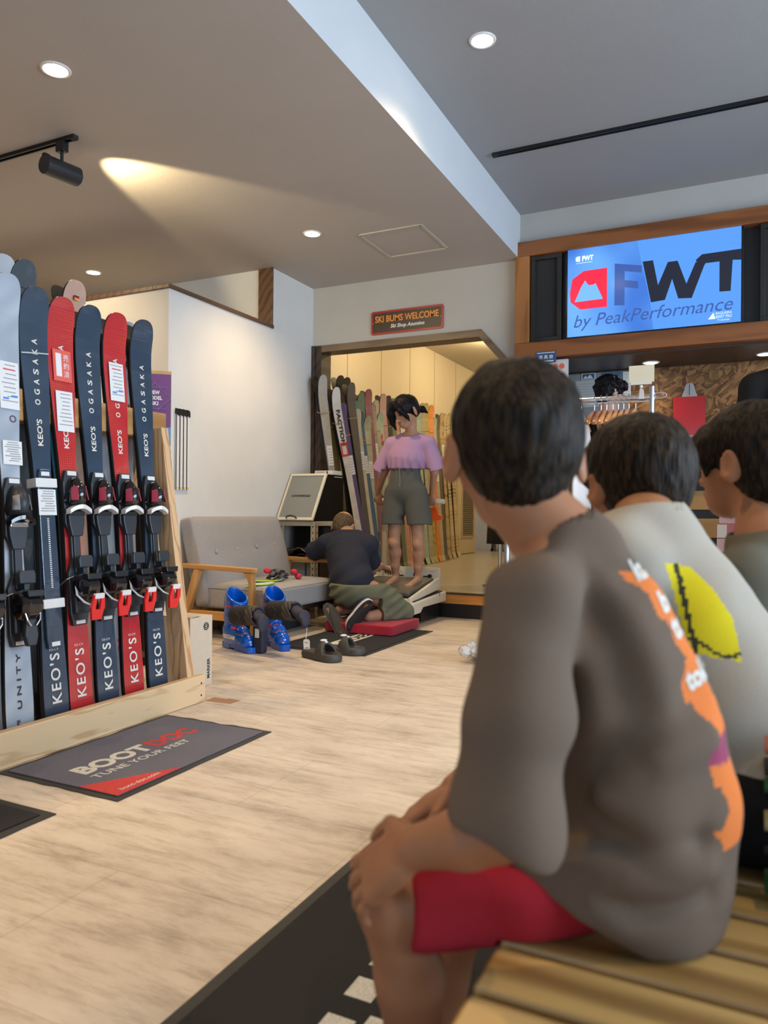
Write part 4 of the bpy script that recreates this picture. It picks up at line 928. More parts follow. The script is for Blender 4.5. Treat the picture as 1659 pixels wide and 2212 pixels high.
# ice grey pair at the left
tp_ = (-2.56, 1.9296, 1.7613); ft_ = fp(1.885)
L = (Vector(tp_)-Vector(ft_)).length
un = ski_pair('pale ice-grey ski pair with matte black bindings at the left of the rack', ft_, tp_, L, (0.118, 0.080, 0.126), M_skigrey, G1, bind='free', plate0=0.36)
stxt(un, 'U N I T Y', 0.235, M_inkblack, 0.20, 0.017, x=0.0); stxt(un, 'U-PE', 0.075, M_inkblack, 0.045, 0.012, x=0.008)
stxt(un, 'O', 1.205, mat('letter_plum', (0.12, 0.06, 0.12), 0.4), 0.028, 0.028, x=-0.02)
price_tag(un, 1.24, 1.42, 'blue', dx=-0.008); price_tag(un, 1.03, 1.12, 'plain', dx=-0.01)
M_skiblack = pattern_mat('ski_black', (0.015, 0.017, 0.022), (0.03, 0.035, 0.045), 50, 'wave')
bk = ski_pair('black ski pair with pale blue lettering, leftmost in the rack', fp(1.735), (-2.565, 1.76, 1.86), 1.86, (0.118, 0.082, 0.128), M_skiblack, G1, bind='free', plate0=0.36)
stxt(bk, 'alki', 0.22, mat('letter_skyblue', (0.20, 0.45, 0.65), 0.4), 0.10, 0.03)
# second row of skis leaning behind the rail
G2 = 'skis in the second row behind the rack rail'
M_b1 = pattern_mat('ski_slate', (0.065, 0.085, 0.10), (0.08, 0.10, 0.12), 12, 'wave', rough=0.35)
M_b2 = pattern_mat('ski_salmon', (0.62, 0.38, 0.28), (0.68, 0.44, 0.34), 12, 'wave', rough=0.3)
M_b3 = pattern_mat('ski_teal', (0.0, 0.17, 0.23), (0.02, 0.24, 0.30), 30, 'wave', rough=0.35)
M_b4 = pattern_mat('ski_silverwhite', (0.50, 0.53, 0.56), (0.62, 0.64, 0.66), 8, 'wave', rough=0.3)
M_b5 = pattern_mat('ski_pale_grey', (0.36, 0.36, 0.36), (0.44, 0.44, 0.44), 8, 'wave', rough=0.3)
def second(label, px_top, yfoot, mt, dims=(0.11, 0.085, 0.13), L=None):
    f = (-2.56, yfoot, 0.022); L = (Vector(px_top)-Vector(f)).length
    M = ski_matrix(f, px_top, L, 3); t = thing('ski_pair', label, 'skis', M=M, group=G2)
    obj('front_ski', ski_mb(L, *dims, rise=0.05), [mt, M_edge, M_base], t, local=True)
    obj('rear_ski', ski_mb(L, *dims, rise=0.05, off=0.004, face=-1), [mt, M_edge, M_base], t, local=True)
    return t, L
t, L = second('slate grey ski pair with a plain blunt tip rising behind the ice-grey skis', (-2.7, 2.1147, 1.8909), 2.06, M_b1)
obj('tip_line', MB().tube([(0.035, tip_y(L-0.14, L, .05)+0.001, L-0.14), (0.02, tip_y(L-0.11, L, .05)+0.001, L-0.11), (-0.018, tip_y(L-0.11, L, .05)+0.001, L-0.11), (-0.03, tip_y(L-0.15, L, .05)+0.001, L-0.15)], 0.001), M_inkblack, t, local=True)
obj('red_card', lbox(-0.05, 0.0, 0.014, 0.016, L-0.52, L-0.38), M_tagred, t, local=True)
t, L = second('plastic-wrapped pale ski pair at the upper left corner of the rack', (-2.7, 2.018, 1.8819), 1.94, M_b4)
t, L = second('wrapped salmon pink ski pair with a small tricolour flag sticker on its round tip', (-2.78, 2.4413, 1.9064), 2.40, M_b2, dims=(0.12, 0.09, 0.138))
for k, c in enumerate((M_inkblack, M_inkred, mat('flag_gold', (0.85, 0.55, 0.05), 0.5))):
    obj('flag_sticker', lbox(-0.014, 0.014, tip_y(L-0.07, L, .05)+0.004, tip_y(L-0.07, L, .05)+0.006, L-0.075-0.007*k, L-0.068-0.007*k), c, t, local=True)
obj('red_card', lbox(-0.055, 0.02, 0.014, 0.016, L-0.50, L-0.36), M_tagred, t, local=True)
t, L = second('white ski pair with a black angular mark between the last two front pairs', (-2.68, 2.6617, 1.7623), 2.63, M_b4, dims=(0.11, 0.08, 0.12))
obj('black_mark', MB().prism([(-0.055, 0.0145, L-0.20), (-0.02, 0.0145, L-0.17), (0.0, 0.0145, L-0.19), (-0.03, 0.0145, L-0.22), (-0.022, 0.0145, L-0.26), (-0.04, 0.0145, L-0.27)], (0, 0.001, 0)), M_inkblack, t, local=True)
obj('red_card', lbox(-0.06, -0.02, 0.014, 0.016, L-0.50, L-0.38), M_tagred, t, local=True)
t, L = second('teal ski pair standing behind the red sold pair', (-2.74, 2.33, 1.50), 2.31, M_b3)
t, L = second('pale grey ski pair behind the middle navy pair', (-2.74, 2.45, 1.42), 2.47, M_b5)
stxt(t, 'P H O E N I X', 0.30, M_inkblack, 0.30, 0.012, x=0.03)
t, L = second('dark slate ski pair between the ice-grey and the first navy skis', (-2.74, 2.17, 1.60), 2.15, M_skiblack)
obj('gold_binding', MB().ball((0.0, 0.04, 0.92), (0.03, 0.03, 0.055), 12), mat('binding_gold', (0.40, 0.28, 0.12), 0.25, metal=0.5), t, local=True, smooth=True)
t, L = second('white ski pair with red figures low down behind the last red pair', (-2.74, 2.60, 1.35), 2.58, M_b4)
stxt(t, '50', 0.25, M_inkred, 0.07, 0.05)

# dark display shelving behind the rack
sh = thing('display_shelf', 'dark shelving unit behind the ski rack', 'shelf', (-3.2, 2.4, 0))
M_darkw = wood('shelf_dark_wood', (0.09, 0.055, 0.035), (0.04, 0.025, 0.018), 'Y', 0.5)
obj('back_board', MB().box((-3.50, 0.9, 0.0), (-3.47, 3.30, 1.45)), M_black, sh)
for z in (0.05, 0.5, 0.95, 1.28): obj('shelf_board', MB().box((-3.47, 0.9, z), (-3.08, 3.30, z+0.03)), M_darkw, sh, bevel=0.002)
for y in (0.9, 1.7, 2.5, 3.27): obj('side_panel', MB().box((-3.47, y, 0.0), (-3.08, y+0.03, 1.40)), M_darkw, sh, bevel=0.002)
rnd = random.Random(8)
wh_ = ['dark red', 'black', 'grey', 'teal', 'brown', 'navy']
whc = [(0.20, 0.01, 0.015), (0.015, 0.015, 0.017), (0.16, 0.16, 0.17), (0.02, 0.10, 0.13), (0.13, 0.07, 0.04), (0.02, 0.03, 0.08)]
lvl = {0: ('bottom', 0.08), 1: ('second', 0.53), 2: ('third', 0.98)}
for s_ in range(3):
    for k in range(5):
        y = 1.78 + k*0.29 + (0.05 if k > 2 else 0); c = (s_*2+k) % 6
        h = rnd.uniform(0.20, 0.28) if s_ == 2 else rnd.uniform(0.18, 0.36)
        if abs(y+0.11-2.515) < 0.13: continue
        tag(obj('shoe_box', MB().box((-3.40, y, lvl[s_][1]), (-3.12, y+0.22, lvl[s_][1]+min(h, 0.36))), mat('carton_%d_%d' % (s_, k), whc[c], 0.6), bevel=0.003), '%s box on the %s shelf of the dark unit, place %s from the left' % (wh_[c], lvl[s_][0], ['first', 'second', 'third', 'fourth', 'fifth'][k]), 'box', 'boxes on the dark shelving')
# purple sign board
ps = thing('display_sign', 'purple NEW MODEL SKI sign board with a photo of a jumping skier', 'sign', (-2.75, 2.95, 1.0))
sgM = frame((-2.72, 2.955, 1.36), (0.42, 0.90, 0), (-0.06, 0.03, 1))   # x across, y up, z = facing
sgM = Matrix.Translation((-2.72, 2.93, 1.335)) @ Matrix.Rotation(math.radians(42), 4, 'Z') @ Matrix.Rotation(math.radians(-5), 4, 'X')
def sgo(name, pts, lay, m):
    return obj(name, MB().prism([sgM @ Vector((x, -0.001*lay, z)) for x, z in pts], sgM.to_3x3() @ Vector((0, 0.0008, 0))), m, ps)
obj('backing_board', MB().box((-0.082, 0.0, -0.30), (0.082, 0.012, 0.262), M=sgM), wood('sign_pine', (0.66, 0.44, 0.22), (0.50, 0.30, 0.12), 'Z'), ps)
sgo('purple_panel', [(-0.08, -0.03), (0.08, -0.03), (0.08, 0.245), (-0.08, 0.245)], 1, mat('sign_purple', (0.17, 0.065, 0.22), 0.5))
sgo('purple_panel', [(-0.08, -0.29), (0.08, -0.29), (0.08, -0.152), (-0.08, -0.152)], 1, mat('sign_purple2', (0.17, 0.065, 0.22), 0.5))
sgo('picture', [(-0.08, -0.152), (0.08, -0.152), (0.08, -0.03), (-0.08, -0.03)], 1, mat('picture_sky', (0.10, 0.35, 0.62), 0.5))
sgo('picture', [(-0.08, -0.152), (0.08, -0.152), (0.08, -0.125), (0.02, -0.11), (-0.03, -0.13), (-0.08, -0.115)], 2, M_paper)
sgo('skier', [(-0.055, -0.115), (-0.035, -0.10), (-0.02, -0.055), (-0.005, -0.075), (-0.02, -0.11), (-0.045, -0.12)], 3, M_inkred)
sgo('skier', [(-0.02, -0.10), (0.01, -0.09), (0.045, -0.06), (0.05, -0.07), (0.01, -0.12), (-0.01, -0.12)], 3, M_inkblack)
for i, w in enumerate(('NEW', 'MODEL', 'SKI')):
    text('lettering', w, sgM @ Matrix.Translation((0, -0.002, 0.148-i*0.028)) @ Matrix.Rotation(PI/2, 4, 'X'), 0.05, M_inkwhite, ps, width=(0.05, 0.075, 0.036)[i], height=0.02, bold=0.0016, ext=0.0002)
sq = MB()
for an in (0, 45):
    pts = [sgM @ Vector((0.078*math.cos(math.radians(an+45+90*k)), -0.0022, 0.12+0.078*math.sin(math.radians(an+45+90*k)))) for k in range(4)]
    sq.tube(pts, 0.0008, n=4, closed=True)
obj('star_outline', sq, mat('outline_lilac', (0.45, 0.35, 0.5), 0.5), ps)
# hanging white and black strips on the partition wall
for k in range(4):
    y = 4.10 + k*0.037
    t = thing('wax_strip', '%s of the four white strips with black tops hanging on the wall behind the rack' % ['nearest', 'second', 'third', 'farthest'][k], 'strip', (XW+0.02, y, 1.58), 'white strips hanging on the wall')
    M = Matrix.Translation((XW+0.012+0.016, y, 0))
    obj('white_face', MB().box((XW+0.006, y, 1.03), (XW+0.012, y+0.034, 1.56)), M_white, t)
    obj('black_edge', MB().box((XW+0.012, y, 1.03), (XW+0.013, y+0.008, 1.56)), M_black, t)
    obj('black_top', MB().prism([(XW+0.004, y-0.0005, 1.56), (XW+0.004, y+0.0345, 1.548), (XW+0.004, y+0.0345, 1.585), (XW+0.004, y+0.026, 1.597), (XW+0.004, y-0.0005, 1.60)], (0.012, 0, 0)), M_black, t)
    obj('sticker', MB().box((XW+0.012, y+0.013, 1.036), (XW+0.0126, y+0.028, 1.05)), mat('sticker_yellow', (0.75, 0.55, 0.05), 0.5), t)
ph_ = thing('ski_pole', 'black ski pole grip standing behind the end of the top rail', 'ski pole', (-2.80, 2.98, 0.0))
obj('grip', MB().prism([(-2.83, 2.965, 1.50), (-2.765, 2.965, 1.495), (-2.760, 2.965, 1.44), (-2.775, 2.965, 1.43), (-2.79, 2.965, 1.455)], (0, 0.03, 0)), M_black, ph_, bevel=0.006)
obj('shaft', MB().cyl((-2.768, 2.98, 0.0), (-2.768, 2.98, 1.44), 0.006), M_black, ph_)

# ---------------------------------------------------------------- sofa
def fabric(name, c, sc=350, noise=0.10, bump=0.35):
    return mat(name, c, 0.95, noise=noise, scale=sc, bump=bump, bscale=sc, sheen=0.15)
M_sofa = fabric('sofa_grey_fabric', (0.34, 0.325, 0.325), 260, 0.16)
M_oak = wood('sofa_oak', (0.62, 0.34, 0.12), (0.46, 0.22, 0.06), 'X', 0.35, scale=5, coat=0.2)
M_oakz = wood('sofa_oak_leg', (0.62, 0.34, 0.12), (0.46, 0.22, 0.06), 'Z', 0.35, scale=5, coat=0.2)
sofa = thing('sofa', 'grey two-seat sofa with buttoned back and oak arms against the white wall', 'sofa', (-3.25, 4.7, 0))
def cushion_mesh(x0, x1, y0, y1, z0, z1, crown=0.02, nx=14, ny=18, rad=0.035, tilt=0.0, pts=()):
    # rounded box sampled as a deformed grid; returns MB
    bm = bmesh.new(); bmesh.ops.create_cube(bm, size=1)
    bmesh.ops.subdivide_edges(bm, edges=bm.edges, cuts=15, use_grid_fill=True)
    V = []; 
    cx, cy, cz = (x0+x1)/2, (y0+y1)/2, (z0+z1)/2; hx, hy, hz = (x1-x0)/2, (y1-y0)/2, (z1-z0)/2
    for v in bm.verts:
        p = v.co*2
        q = [p.x*hx, p.y*hy, p.z*hz]
        inner = [max(-h+rad, min(h-rad, c)) for c, h in zip(q, (hx, hy, hz))]
        dv = Vector([a-b for a, b in zip(q, inner)])
        if dv.length > 1e-6:
            m = max(abs(dv.x), abs(dv.y), abs(dv.z)); dv = dv.normalized()*min(rad, m*1.0) if dv.length > rad else dv
        w = (1-p.x**2)*(1-p.y**2)
        z = inner[2]+dv.z
        if p.z > 0: z += crown*(1-p.x**4)*(1-p.y**4)*p.z
        V.append((cx+inner[0]+dv.x, cy+inner[1]+dv.y, cz+z))
    mb = MB(); bm.verts.index_update(); mb.add(V, [tuple(v.index for v in f.verts) for f in bm.faces]); bm.free(); return mb
sx0, sx1, sy0, sy1 = -3.56, -2.90, 4.19, 5.24
sc1 = cushion_mesh(sx0+0.03, sx1, sy0, sy1, 0.200, 0.352, 0.030, rad=0.03)
obj('seat_cushion', sc1, M_sofa, sofa, smooth=True)
# back: tilted, buttons dimple it
bk_ = cushion_mesh(-0.06, 0.06, sy0-0.03, sy1+0.03, 0.0, 0.64, 0.0, rad=0.03)
bt = [(4.36, 0.37), (4.61, 0.38), (4.86, 0.39), (5.10, 0.40)]
BM_ = Matrix.Translation((-3.42, 0, 0.215)) @ Matrix.Rotation(math.radians(-15), 4, 'Y')
vv = []
for x, y, z in bk_.v:
    if x > 0:
        x += 0.018*math.sin(PI*min(1, max(0, z/0.64)))
        for by, bz in bt:
            d2 = (y-by)**2+(z-bz)**2; x -= 0.024*math.exp(-d2/0.0012)
    vv.append(tuple(BM_ @ Vector((x, y, z))))
bk_.v = vv
obj('backrest', bk_, M_sofa, sofa, smooth=True)
for by, bz in bt:
    c = BM_ @ Vector((0.068, by, bz)); obj('button', MB().ball(c, (0.007, 0.016, 0.016), 14), fabric('button_fabric%d' % int(by*100), (0.40, 0.39, 0.39), 260), sofa, smooth=True)
sm_ = MB(); sm_.tube([(sx1-0.004, sy0+0.01, 0.345), (sx1+0.001, sy0+0.3, 0.348), (sx1+0.001, sy1-0.3, 0.348), (sx1-0.004, sy1-0.01, 0.345)], 0.003)
sm_.tube([(sx0+0.06, sy0+0.002, 0.345), (sx1-0.03, sy0+0.002, 0.347)], 0.003)
obj('piping', sm_, mat('piping_grey', (0.22, 0.21, 0.21), 0.9), sofa)
for y in (sy0-0.045, sy1+0.045):
    s = 'near' if y < 4.5 else 'far'
    obj('armrest', MB().bar((-3.57, y, 0.500), (-2.955, y, 0.486), 0.058, 0.032), M_oak, sofa, bevel=0.006)
    obj('front_leg', MB().prism([(-3.045, y-0.022, 0.472), (-2.972, y-0.022, 0.470), (-2.945, y-0.022, 0.0), (-2.980, y-0.022, 0.0), (-3.000, y-0.022, 0.39), (-3.012, y-0.022, 0.43)], (0, 0.044, 0)), M_oakz, sofa, bevel=0.005)
    obj('rear_leg', MB().bar((-3.435, y, 0.485), (-3.59, y, 0.0), 0.044, 0.050, up=(1, 0, 0)), M_oakz, sofa, bevel=0.005)
    obj('side_rail', MB().bar((-3.57, y, 0.165), (-2.99, y, 0.165), 0.030, 0.060), M_oak, sofa, bevel=0.004)
obj('front_rail', MB().box((-3.03, sy0-0.03, 0.150), (-3.00, sy1+0.03, 0.205)), M_trimdark, sofa, bevel=0.003)
obj('rear_rail', MB().box((-3.55, sy0-0.03, 0.150), (-3.52, sy1+0.03, 0.205)), M_oakz, sofa, bevel=0.003)
# insoles and gloves on the seat
M_lime = mat('insole_lime', (0.38, 0.62, 0.05), 0.5)
def sole(cx, cy, z, ang, L_, m, m2, label):
    t = thing('insole', label, 'insole', (cx, cy, z), 'insoles on the sofa')
    ol = []
    for k in range(28):
        a = 2*PI*k/28; r = 0.5*L_; x = r*math.cos(a); y = (0.036+0.010*math.cos(a)-0.006*math.cos(2*a))*math.sin(a)
        ol.append((x, y))
    R = Matrix.Rotation(ang, 3, 'Z')
    def ring(sc, zz): return [tuple(Vector((cx, cy, z+zz+0.012*(x/L_)**2*2)) + R @ Vector((x*sc, y*sc, 0))) for x, y in ol]
    obj('foam', MB().loft([ring(1, 0.0), ring(1.0, 0.006)]), m, t)
    obj('top_cover', MB().loft([ring(0.94, 0.0062), ring(0.92, 0.0085)]), m2, t)
    return t
sole(-3.05, 4.33, 0.374, 1.2, 0.24, M_lime, mat('insole_white', (0.62, 0.66, 0.52), 0.5), 'lime green insole lying nearer the oak arm')
sole(-3.10, 4.48, 0.380, 0.9, 0.25, mat('insole_dark', (0.10, 0.11, 0.10), 0.5), M_lime, 'dark insole with lime top lying toward the black strap bundle')
gl = thing('strap_bundle', 'bundle of black and grey straps with red ends on the sofa seat', 'straps', (-3.08, 4.66, 0.38))
rnd = random.Random(12)
for k in range(7):
    a = rnd.uniform(-0.9, 0.5); c = Vector((-3.10+rnd.uniform(-.05, .05), 4.62+rnd.uniform(-.06, .06), 0.392+0.009*k)); d = Vector((0.4*math.sin(a), math.cos(a), 0))*0.085
    pts = [c-d, c-d*0.5+Vector((0.008, 0, 0.012)), c+Vector((0, 0.0, 0.015)), c+d*0.6+Vector((-0.008, 0, 0.010)), c+d]
    rings = []
    for p in pts: rings.append([p+Vector((0.022*math.cos(q*PI/4), 0, 0.008*math.sin(q*PI/4))) for q in range(8)])
    obj('strap', MB().loft(rings), M_blackmat if k % 2 else mat('strap_grey%d' % k, (0.10, 0.09, 0.10), 0.8), gl, smooth=True)
for p in ((-3.05, 4.76, 0.435), (-3.03, 4.79, 0.400), (-3.13, 4.53, 0.455)):
    obj('red_end', MB().ball(p, (0.028, 0.026, 0.022), 12), mat('knit_red%d' % int(p[2]*1000), (0.60, 0.03, 0.06), 0.8), gl, smooth=True)

# ---------------------------------------------------------------- metal shelf with heating cabinet
ms = thing('metal_shelf', 'cream slotted-angle metal shelf in the corner behind the sofa', 'shelf', (-3.4, 5.6, 0))
M_cream = mat('cream_steel', (0.52, 0.46, 0.34), 0.5, noise=0.08, scale=30)
ax0, ax1, ay0, ay1 = -3.59, -3.235, 5.37, 5.86
for x in (ax0, ax1):
    for y in (ay0, ay1):
        sx_ = 1 if x == ax0 else -1; sy_ = 1 if y == ay0 else -1
        a = MB().box((min(x, x+sx_*0.045), min(y, y+sy_*0.003), 0.0), (max(x, x+sx_*0.045), max(y, y+sy_*0.003), 0.80))
        a.box((min(x, x+sx_*0.003), min(y, y+sy_*0.045), 0.0), (max(x, x+sx_*0.003), max(y, y+sy_*0.045), 0.80))
        p = obj('upright', a, M_cream, ms)
        hh = MB()
        for k in range(15):
            z = 0.05+k*0.05
            hh.box((x+sx_*0.018, y-sy_*0.0008-0.0004, z), (x+sx_*0.027, y-sy_*0.0008+0.0004, z+0.016))
            hh.box((x-sx_*0.0008-0.0004, y+sy_*0.018, z), (x-sx_*0.0008+0.0004, y+sy_*0.027, z+0.016))
        obj('slots', hh, M_inkblack, p)
for z in (0.765, 0.46, 0.10):
    obj('shelf_plate', MB().box((ax0+0.002, ay0-0.002, z), (ax1-0.002, ay1+0.002, z+0.038)), M_cream, ms, bevel=0.002)
cab = thing('heating_cabinet', 'black cabinet with a sloping cream-framed glass door on the metal shelf', 'cabinet', (-3.4, 5.6, 0.80))
cx0, cx1, cy0, cy1, cz0, cz1 = -3.605, -3.245, 5.355, 5.86, 0.806, 1.205
yt = 5.585   # y of the door top
side = [(cy0+0.012, cz0), (cy1, cz0), (cy1, cz1), (yt, cz1)]
obj('casing', MB().prism([(cx0, y, z) for y, z in side], (0.012, 0, 0)).prism([(cx1-0.012, y, z) for y, z in side], (0.012, 0, 0)).box((cx0+0.012, yt, cz1-0.01), (cx1-0.012, cy1, cz1)).box((cx0+0.012, cy1-0.012, cz0), (cx1-0.012, cy1, cz1-0.01)).box((cx0+0.012, cy0+0.02, cz0), (cx1-0.012, cy1, cz0+0.012)), mat('cabinet_black', (0.004, 0.004, 0.004), 0.7, spec=0.15), cab)
tag(obj('dark_space_filler', MB().box((-3.56, 5.55, 0.499), (-3.26, 5.84, 0.755)), mat('filler_black', (0.006, 0.006, 0.006), 0.8), bevel=0.003), 'added black box filling the dark space on the metal shelf under the cabinet', 'box')  # added box that makes the space between the shelf uprights black
dn = Vector((0, yt-cy0, cz1-cz0)).normalized()
def dpt(x, s, o=0): p = Vector((x, cy0, cz0)) + dn*s; n_ = Vector((0, -dn.z, dn.y)); return p+n_*o
Ld = math.hypot(yt-cy0, cz1-cz0)
dr = MB(); n_ = Vector((0, -dn.z, dn.y))
for (xa, xb, sa_, sb_) in ((cx0, cx1, 0, 0.026), (cx0, cx1, Ld-0.022, Ld), (cx0, cx0+0.016, 0.026, Ld-0.022), (cx1-0.022, cx1, 0.026, Ld-0.022)):
    dr.prism([dpt(xa, sa_), dpt(xb, sa_), dpt(xb, sb_), dpt(xa, sb_)], n_*0.018)
door = obj('door_frame', dr, mat('door_cream_white', (0.72, 0.68, 0.55), 0.4), cab, bevel=0.002)
gm, nt, b = newmat('smoked_glass'); setin(b, 'Base Color', (0.32, 0.34, 0.33, 1)); setin(b, 'Roughness', 0.08); setin(b, 'Transmission Weight', 0.0); setin(b, 'Alpha', 0.72)
obj('glass_pane', MB().prism([dpt(cx0+0.016, 0.026, 0.006), dpt(cx1-0.022, 0.026, 0.006), dpt(cx1-0.022, Ld-0.022, 0.006), dpt(cx0+0.016, Ld-0.022, 0.006)], n_*0.004), gm, cab)
text('lettering', "CONFORM'ABLE", frame(dpt((cx0+cx1)/2-0.01, Ld*0.52, 0.011), (1, 0, 0), dn), 0.05, M_inkblack, cab, width=0.19, height=0.022, shear=0.25, bold=0.0012)
obj('handle', MB().tube([dpt(-3.505, 0.014, 0.018), dpt(-3.495, 0.020, 0.040), dpt(-3.455, 0.026, 0.048), dpt(-3.415, 0.020, 0.040), dpt(-3.405, 0.014, 0.018)], 0.006), M_black, cab, smooth=True)
obj('rating_plate', MB().box((cx1, 5.70, 1.185), (cx1+0.001, 5.84, 1.192)), M_tag, cab)
wb = thing('carton', 'small white carton on top of the black cabinet', 'box', (-3.35, 5.75, 1.206))
obj('carton_body', MB().box((-3.42, 5.66, 1.206), (-3.24, 5.82, 1.242)), M_white, wb, bevel=0.002)
obj('black_band', MB().box((-3.300, 5.6585, 1.212), (-3.288, 5.6596, 1.238)), M_black, wb)
text('lettering', "CONFORM'ABLE", frame((-3.36, 5.6585, 1.230), (1, 0, 0), (0, 0, 1)), 0.03, M_inkgrey, wb, width=0.07, height=0.007)
rnd = random.Random(5)
for k, (lab, zz) in enumerate((('crumpled black plastic sleeve at the bottom of the pile on the shelf', 0.502), ('olive grey plastic sleeve topmost on the metal shelf', 0.540))):
    bm = bmesh.new(); bmesh.ops.create_grid(bm, x_segments=22, y_segments=22, size=0.5)
    for v in bm.verts:
        x, y = v.co.x, v.co.y
        v.co = Vector((-3.42+x*0.30, 5.60+y*0.42, zz + 0.012+ k*0.05*max(0, 0.5-abs(x-0.1)) + 0.010*math.sin(x*13+k)+0.010*math.sin(y*11+x*7+k*2)+0.004*math.sin(y*31)))
    mb = MB(); bm.verts.index_update(); mb.add([tuple(v.co) for v in bm.verts], [tuple(v.index for v in f.verts) for f in bm.faces]); bm.free()
    o = obj('plastic_sleeve', mb, mat('sleeve%d' % k, ((0.02, 0.02, 0.02), (0.11, 0.10, 0.08))[k], 0.25), smooth=True)
    so = o.modifiers.new('solid', 'SOLIDIFY'); so.thickness = 0.006
    tag(o, lab, 'plastic sleeve')

# ---------------------------------------------------------------- footprint machine, base box, rail
M_mach = mat('machine_cream', (0.74, 0.70, 0.58), 0.4, noise=0.03, scale=12)
mc = thing('foot_moulding_machine', 'cream foot moulding machine on a black box, carrying the girl', 'machine', (-2.6, 5.6, 0))
obj('black_base', MB().box((-2.95, 5.56, 0.012), (-2.36, 5.965, 0.137)), M_black, mc, bevel=0.003)
for x in (-2.38, -2.90): obj('foot', MB().cyl((x, 5.90, 0.0), (x, 5.90, 0.013), 0.015), M_black, mc)
lo = [(5.28, 0.098), (5.42, 0.100), (5.47, 0.138), (5.965, 0.138), (5.965, 0.222), (5.30, 0.188), (5.245, 0.182)]
obj('lower_body', MB().prism([(-2.95, y, z) for y, z in lo], (0.65, 0, 0)), M_mach, mc, bevel=0.010)
obj('handle_slot', MB().box((-2.60, 5.243, 0.160), (-2.47, 5.252, 0.172)), mat('slot_olive', (0.12, 0.11, 0.05), 0.5), mc)
obj('joint_line', MB().prism([(-2.925, 5.34, 0.19), (-2.925, 5.94, 0.220), (-2.925, 5.94, 0.228), (-2.925, 5.34, 0.198)], (0.60, 0, 0)), M_black, mc)
# upper tray: wedge with a hollow
tb = MB()
fo = (5.31, 0.222); 
def tz(y): return 0.205 + (y-5.31)*0.150
y0_, y1_, xa, xb, w_ = 5.31, 5.90, -2.94, -2.335, 0.030
def wedge(xL, xR, ya, yb_, dz=0.055):
    tb.prism([(xL, ya, tz(ya)-0.018), (xL, yb_, tz(yb_)-0.05), (xL, yb_, tz(yb_)+dz*0.85), (xL, ya, tz(ya)+dz*0.35)], (xR-xL, 0, 0))
wedge(xa, xa+w_, y0_, y1_); wedge(xb-w_, xb, y0_, y1_)
tb.prism([(xa+w_, y0_, tz(y0_)-0.018), (xa+w_, y0_+0.03, tz(y0_)-0.018), (xa+w_, y0_+0.03, tz(y0_)+0.012), (xa+w_, y0_, tz(y0_)+0.012)], (xb-xa-2*w_, 0, 0))
tb.prism([(xa+w_, y1_-0.03, tz(y1_)-0.04), (xa+w_, y1_, tz(y1_)-0.04), (xa+w_, y1_, tz(y1_)+0.040), (xa+w_, y1_-0.03, tz(y1_)+0.036)], (xb-xa-2*w_, 0, 0))
tb.prism([(xa+w_, y0_+0.02, 0.192), (xa+w_, y1_-0.02, 0.225), (xa+w_, y1_-0.02, 0.255), (xa+w_, y0_+0.02, 0.206)], (xb-xa-2*w_, 0, 0))
obj('tray', tb, M_mach, mc, bevel=0.006)
bm = bmesh.new(); bmesh.ops.create_grid(bm, x_segments=30, y_segments=30, size=0.5)
for v in bm.verts:
    x, y = v.co.x, v.co.y
    yy_ = 5.61+y*0.50
    v.co = Vector((-2.637+x*0.52, yy_, tz(yy_)+0.018+0.004*math.sin(x*17)*math.sin(y*13)))
mb = MB(); bm.verts.index_update(); mb.add([tuple(v.co) for v in bm.verts], [tuple(v.index for v in f.verts) for f in bm.faces]); bm.free()
o = obj('grey_membrane', mb, mat('membrane_grey', (0.10, 0.095, 0.085), 0.45), mc, smooth=True)
so = o.modifiers.new('solid', 'SOLIDIFY'); so.thickness = 0.03
# control panel at the back
obj('control_panel', MB().prism([(-2.96, 5.935, 0.25), (-2.96, 5.985, 0.25), (-2.96, 5.985, 0.415), (-2.96, 5.957, 0.415)], (0.60, 0, 0)), M_mach, mc, bevel=0.004)
pn = lambda x, z: (x, 5.935+(z-0.25)*0.1333-0.002, z)
for x in (-2.74, -2.44):
    k_ = obj('knob', MB().cyl(pn(x, 0.345), (x, pn(x, 0.345)[1]-0.022, 0.345), 0.016, n=18), M_black, mc)
    obj('pointer', MB().bar((x-0.06 if x > -2.6 else x, pn(x, 0.345)[1]-0.016, 0.342), (x+0.0 if x > -2.6 else x+0.06, pn(x, 0.345)[1]-0.016, 0.340), 0.006, 0.010), M_black, k_)
obj('dial_ring', MB().tube([(-2.74+0.045*math.cos(a*PI/8), pn(0, 0.338+0.045*math.sin(a*PI/8))[1], 0.338+0.045*math.sin(a*PI/8)) for a in range(-3, 9)], 0.0015, n=5), M_inkgrey, mc)
M_hblue = mat('mark_navy', (0.03, 0.05, 0.12), 0.4)
for dx in (0.0, 0.028):
    obj('logo_bar', MB().prism([(-2.60+dx, pn(0, 0.34)[1], 0.34), (-2.585+dx, pn(0, 0.34)[1], 0.34), (-2.575+dx, pn(0, 0.385)[1], 0.385), (-2.590+dx, pn(0, 0.385)[1], 0.385)], (0, -0.001, 0)), M_hblue, mc)
obj('logo_bar', MB().box((-2.59, pn(0, 0.36)[1]-0.001, 0.356), (-2.56, pn(0, 0.36)[1], 0.366)), M_hblue, mc)
obj('logo_dot', MB().cyl(pn(-2.585, 0.325), (-2.585, pn(0, 0.325)[1]-0.002, 0.325), 0.010, n=14), M_hblue, mc)
obj('printed_line', MB().box((-2.46, pn(0, 0.385)[1]-0.001, 0.382), (-2.395, pn(0, 0.385)[1], 0.385)), M_inkgrey, mc)
obj('side_notch', MB().box((-2.3005, 5.80, 0.195), (-2.2995, 5.82, 0.222)), M_inkgrey, mc)
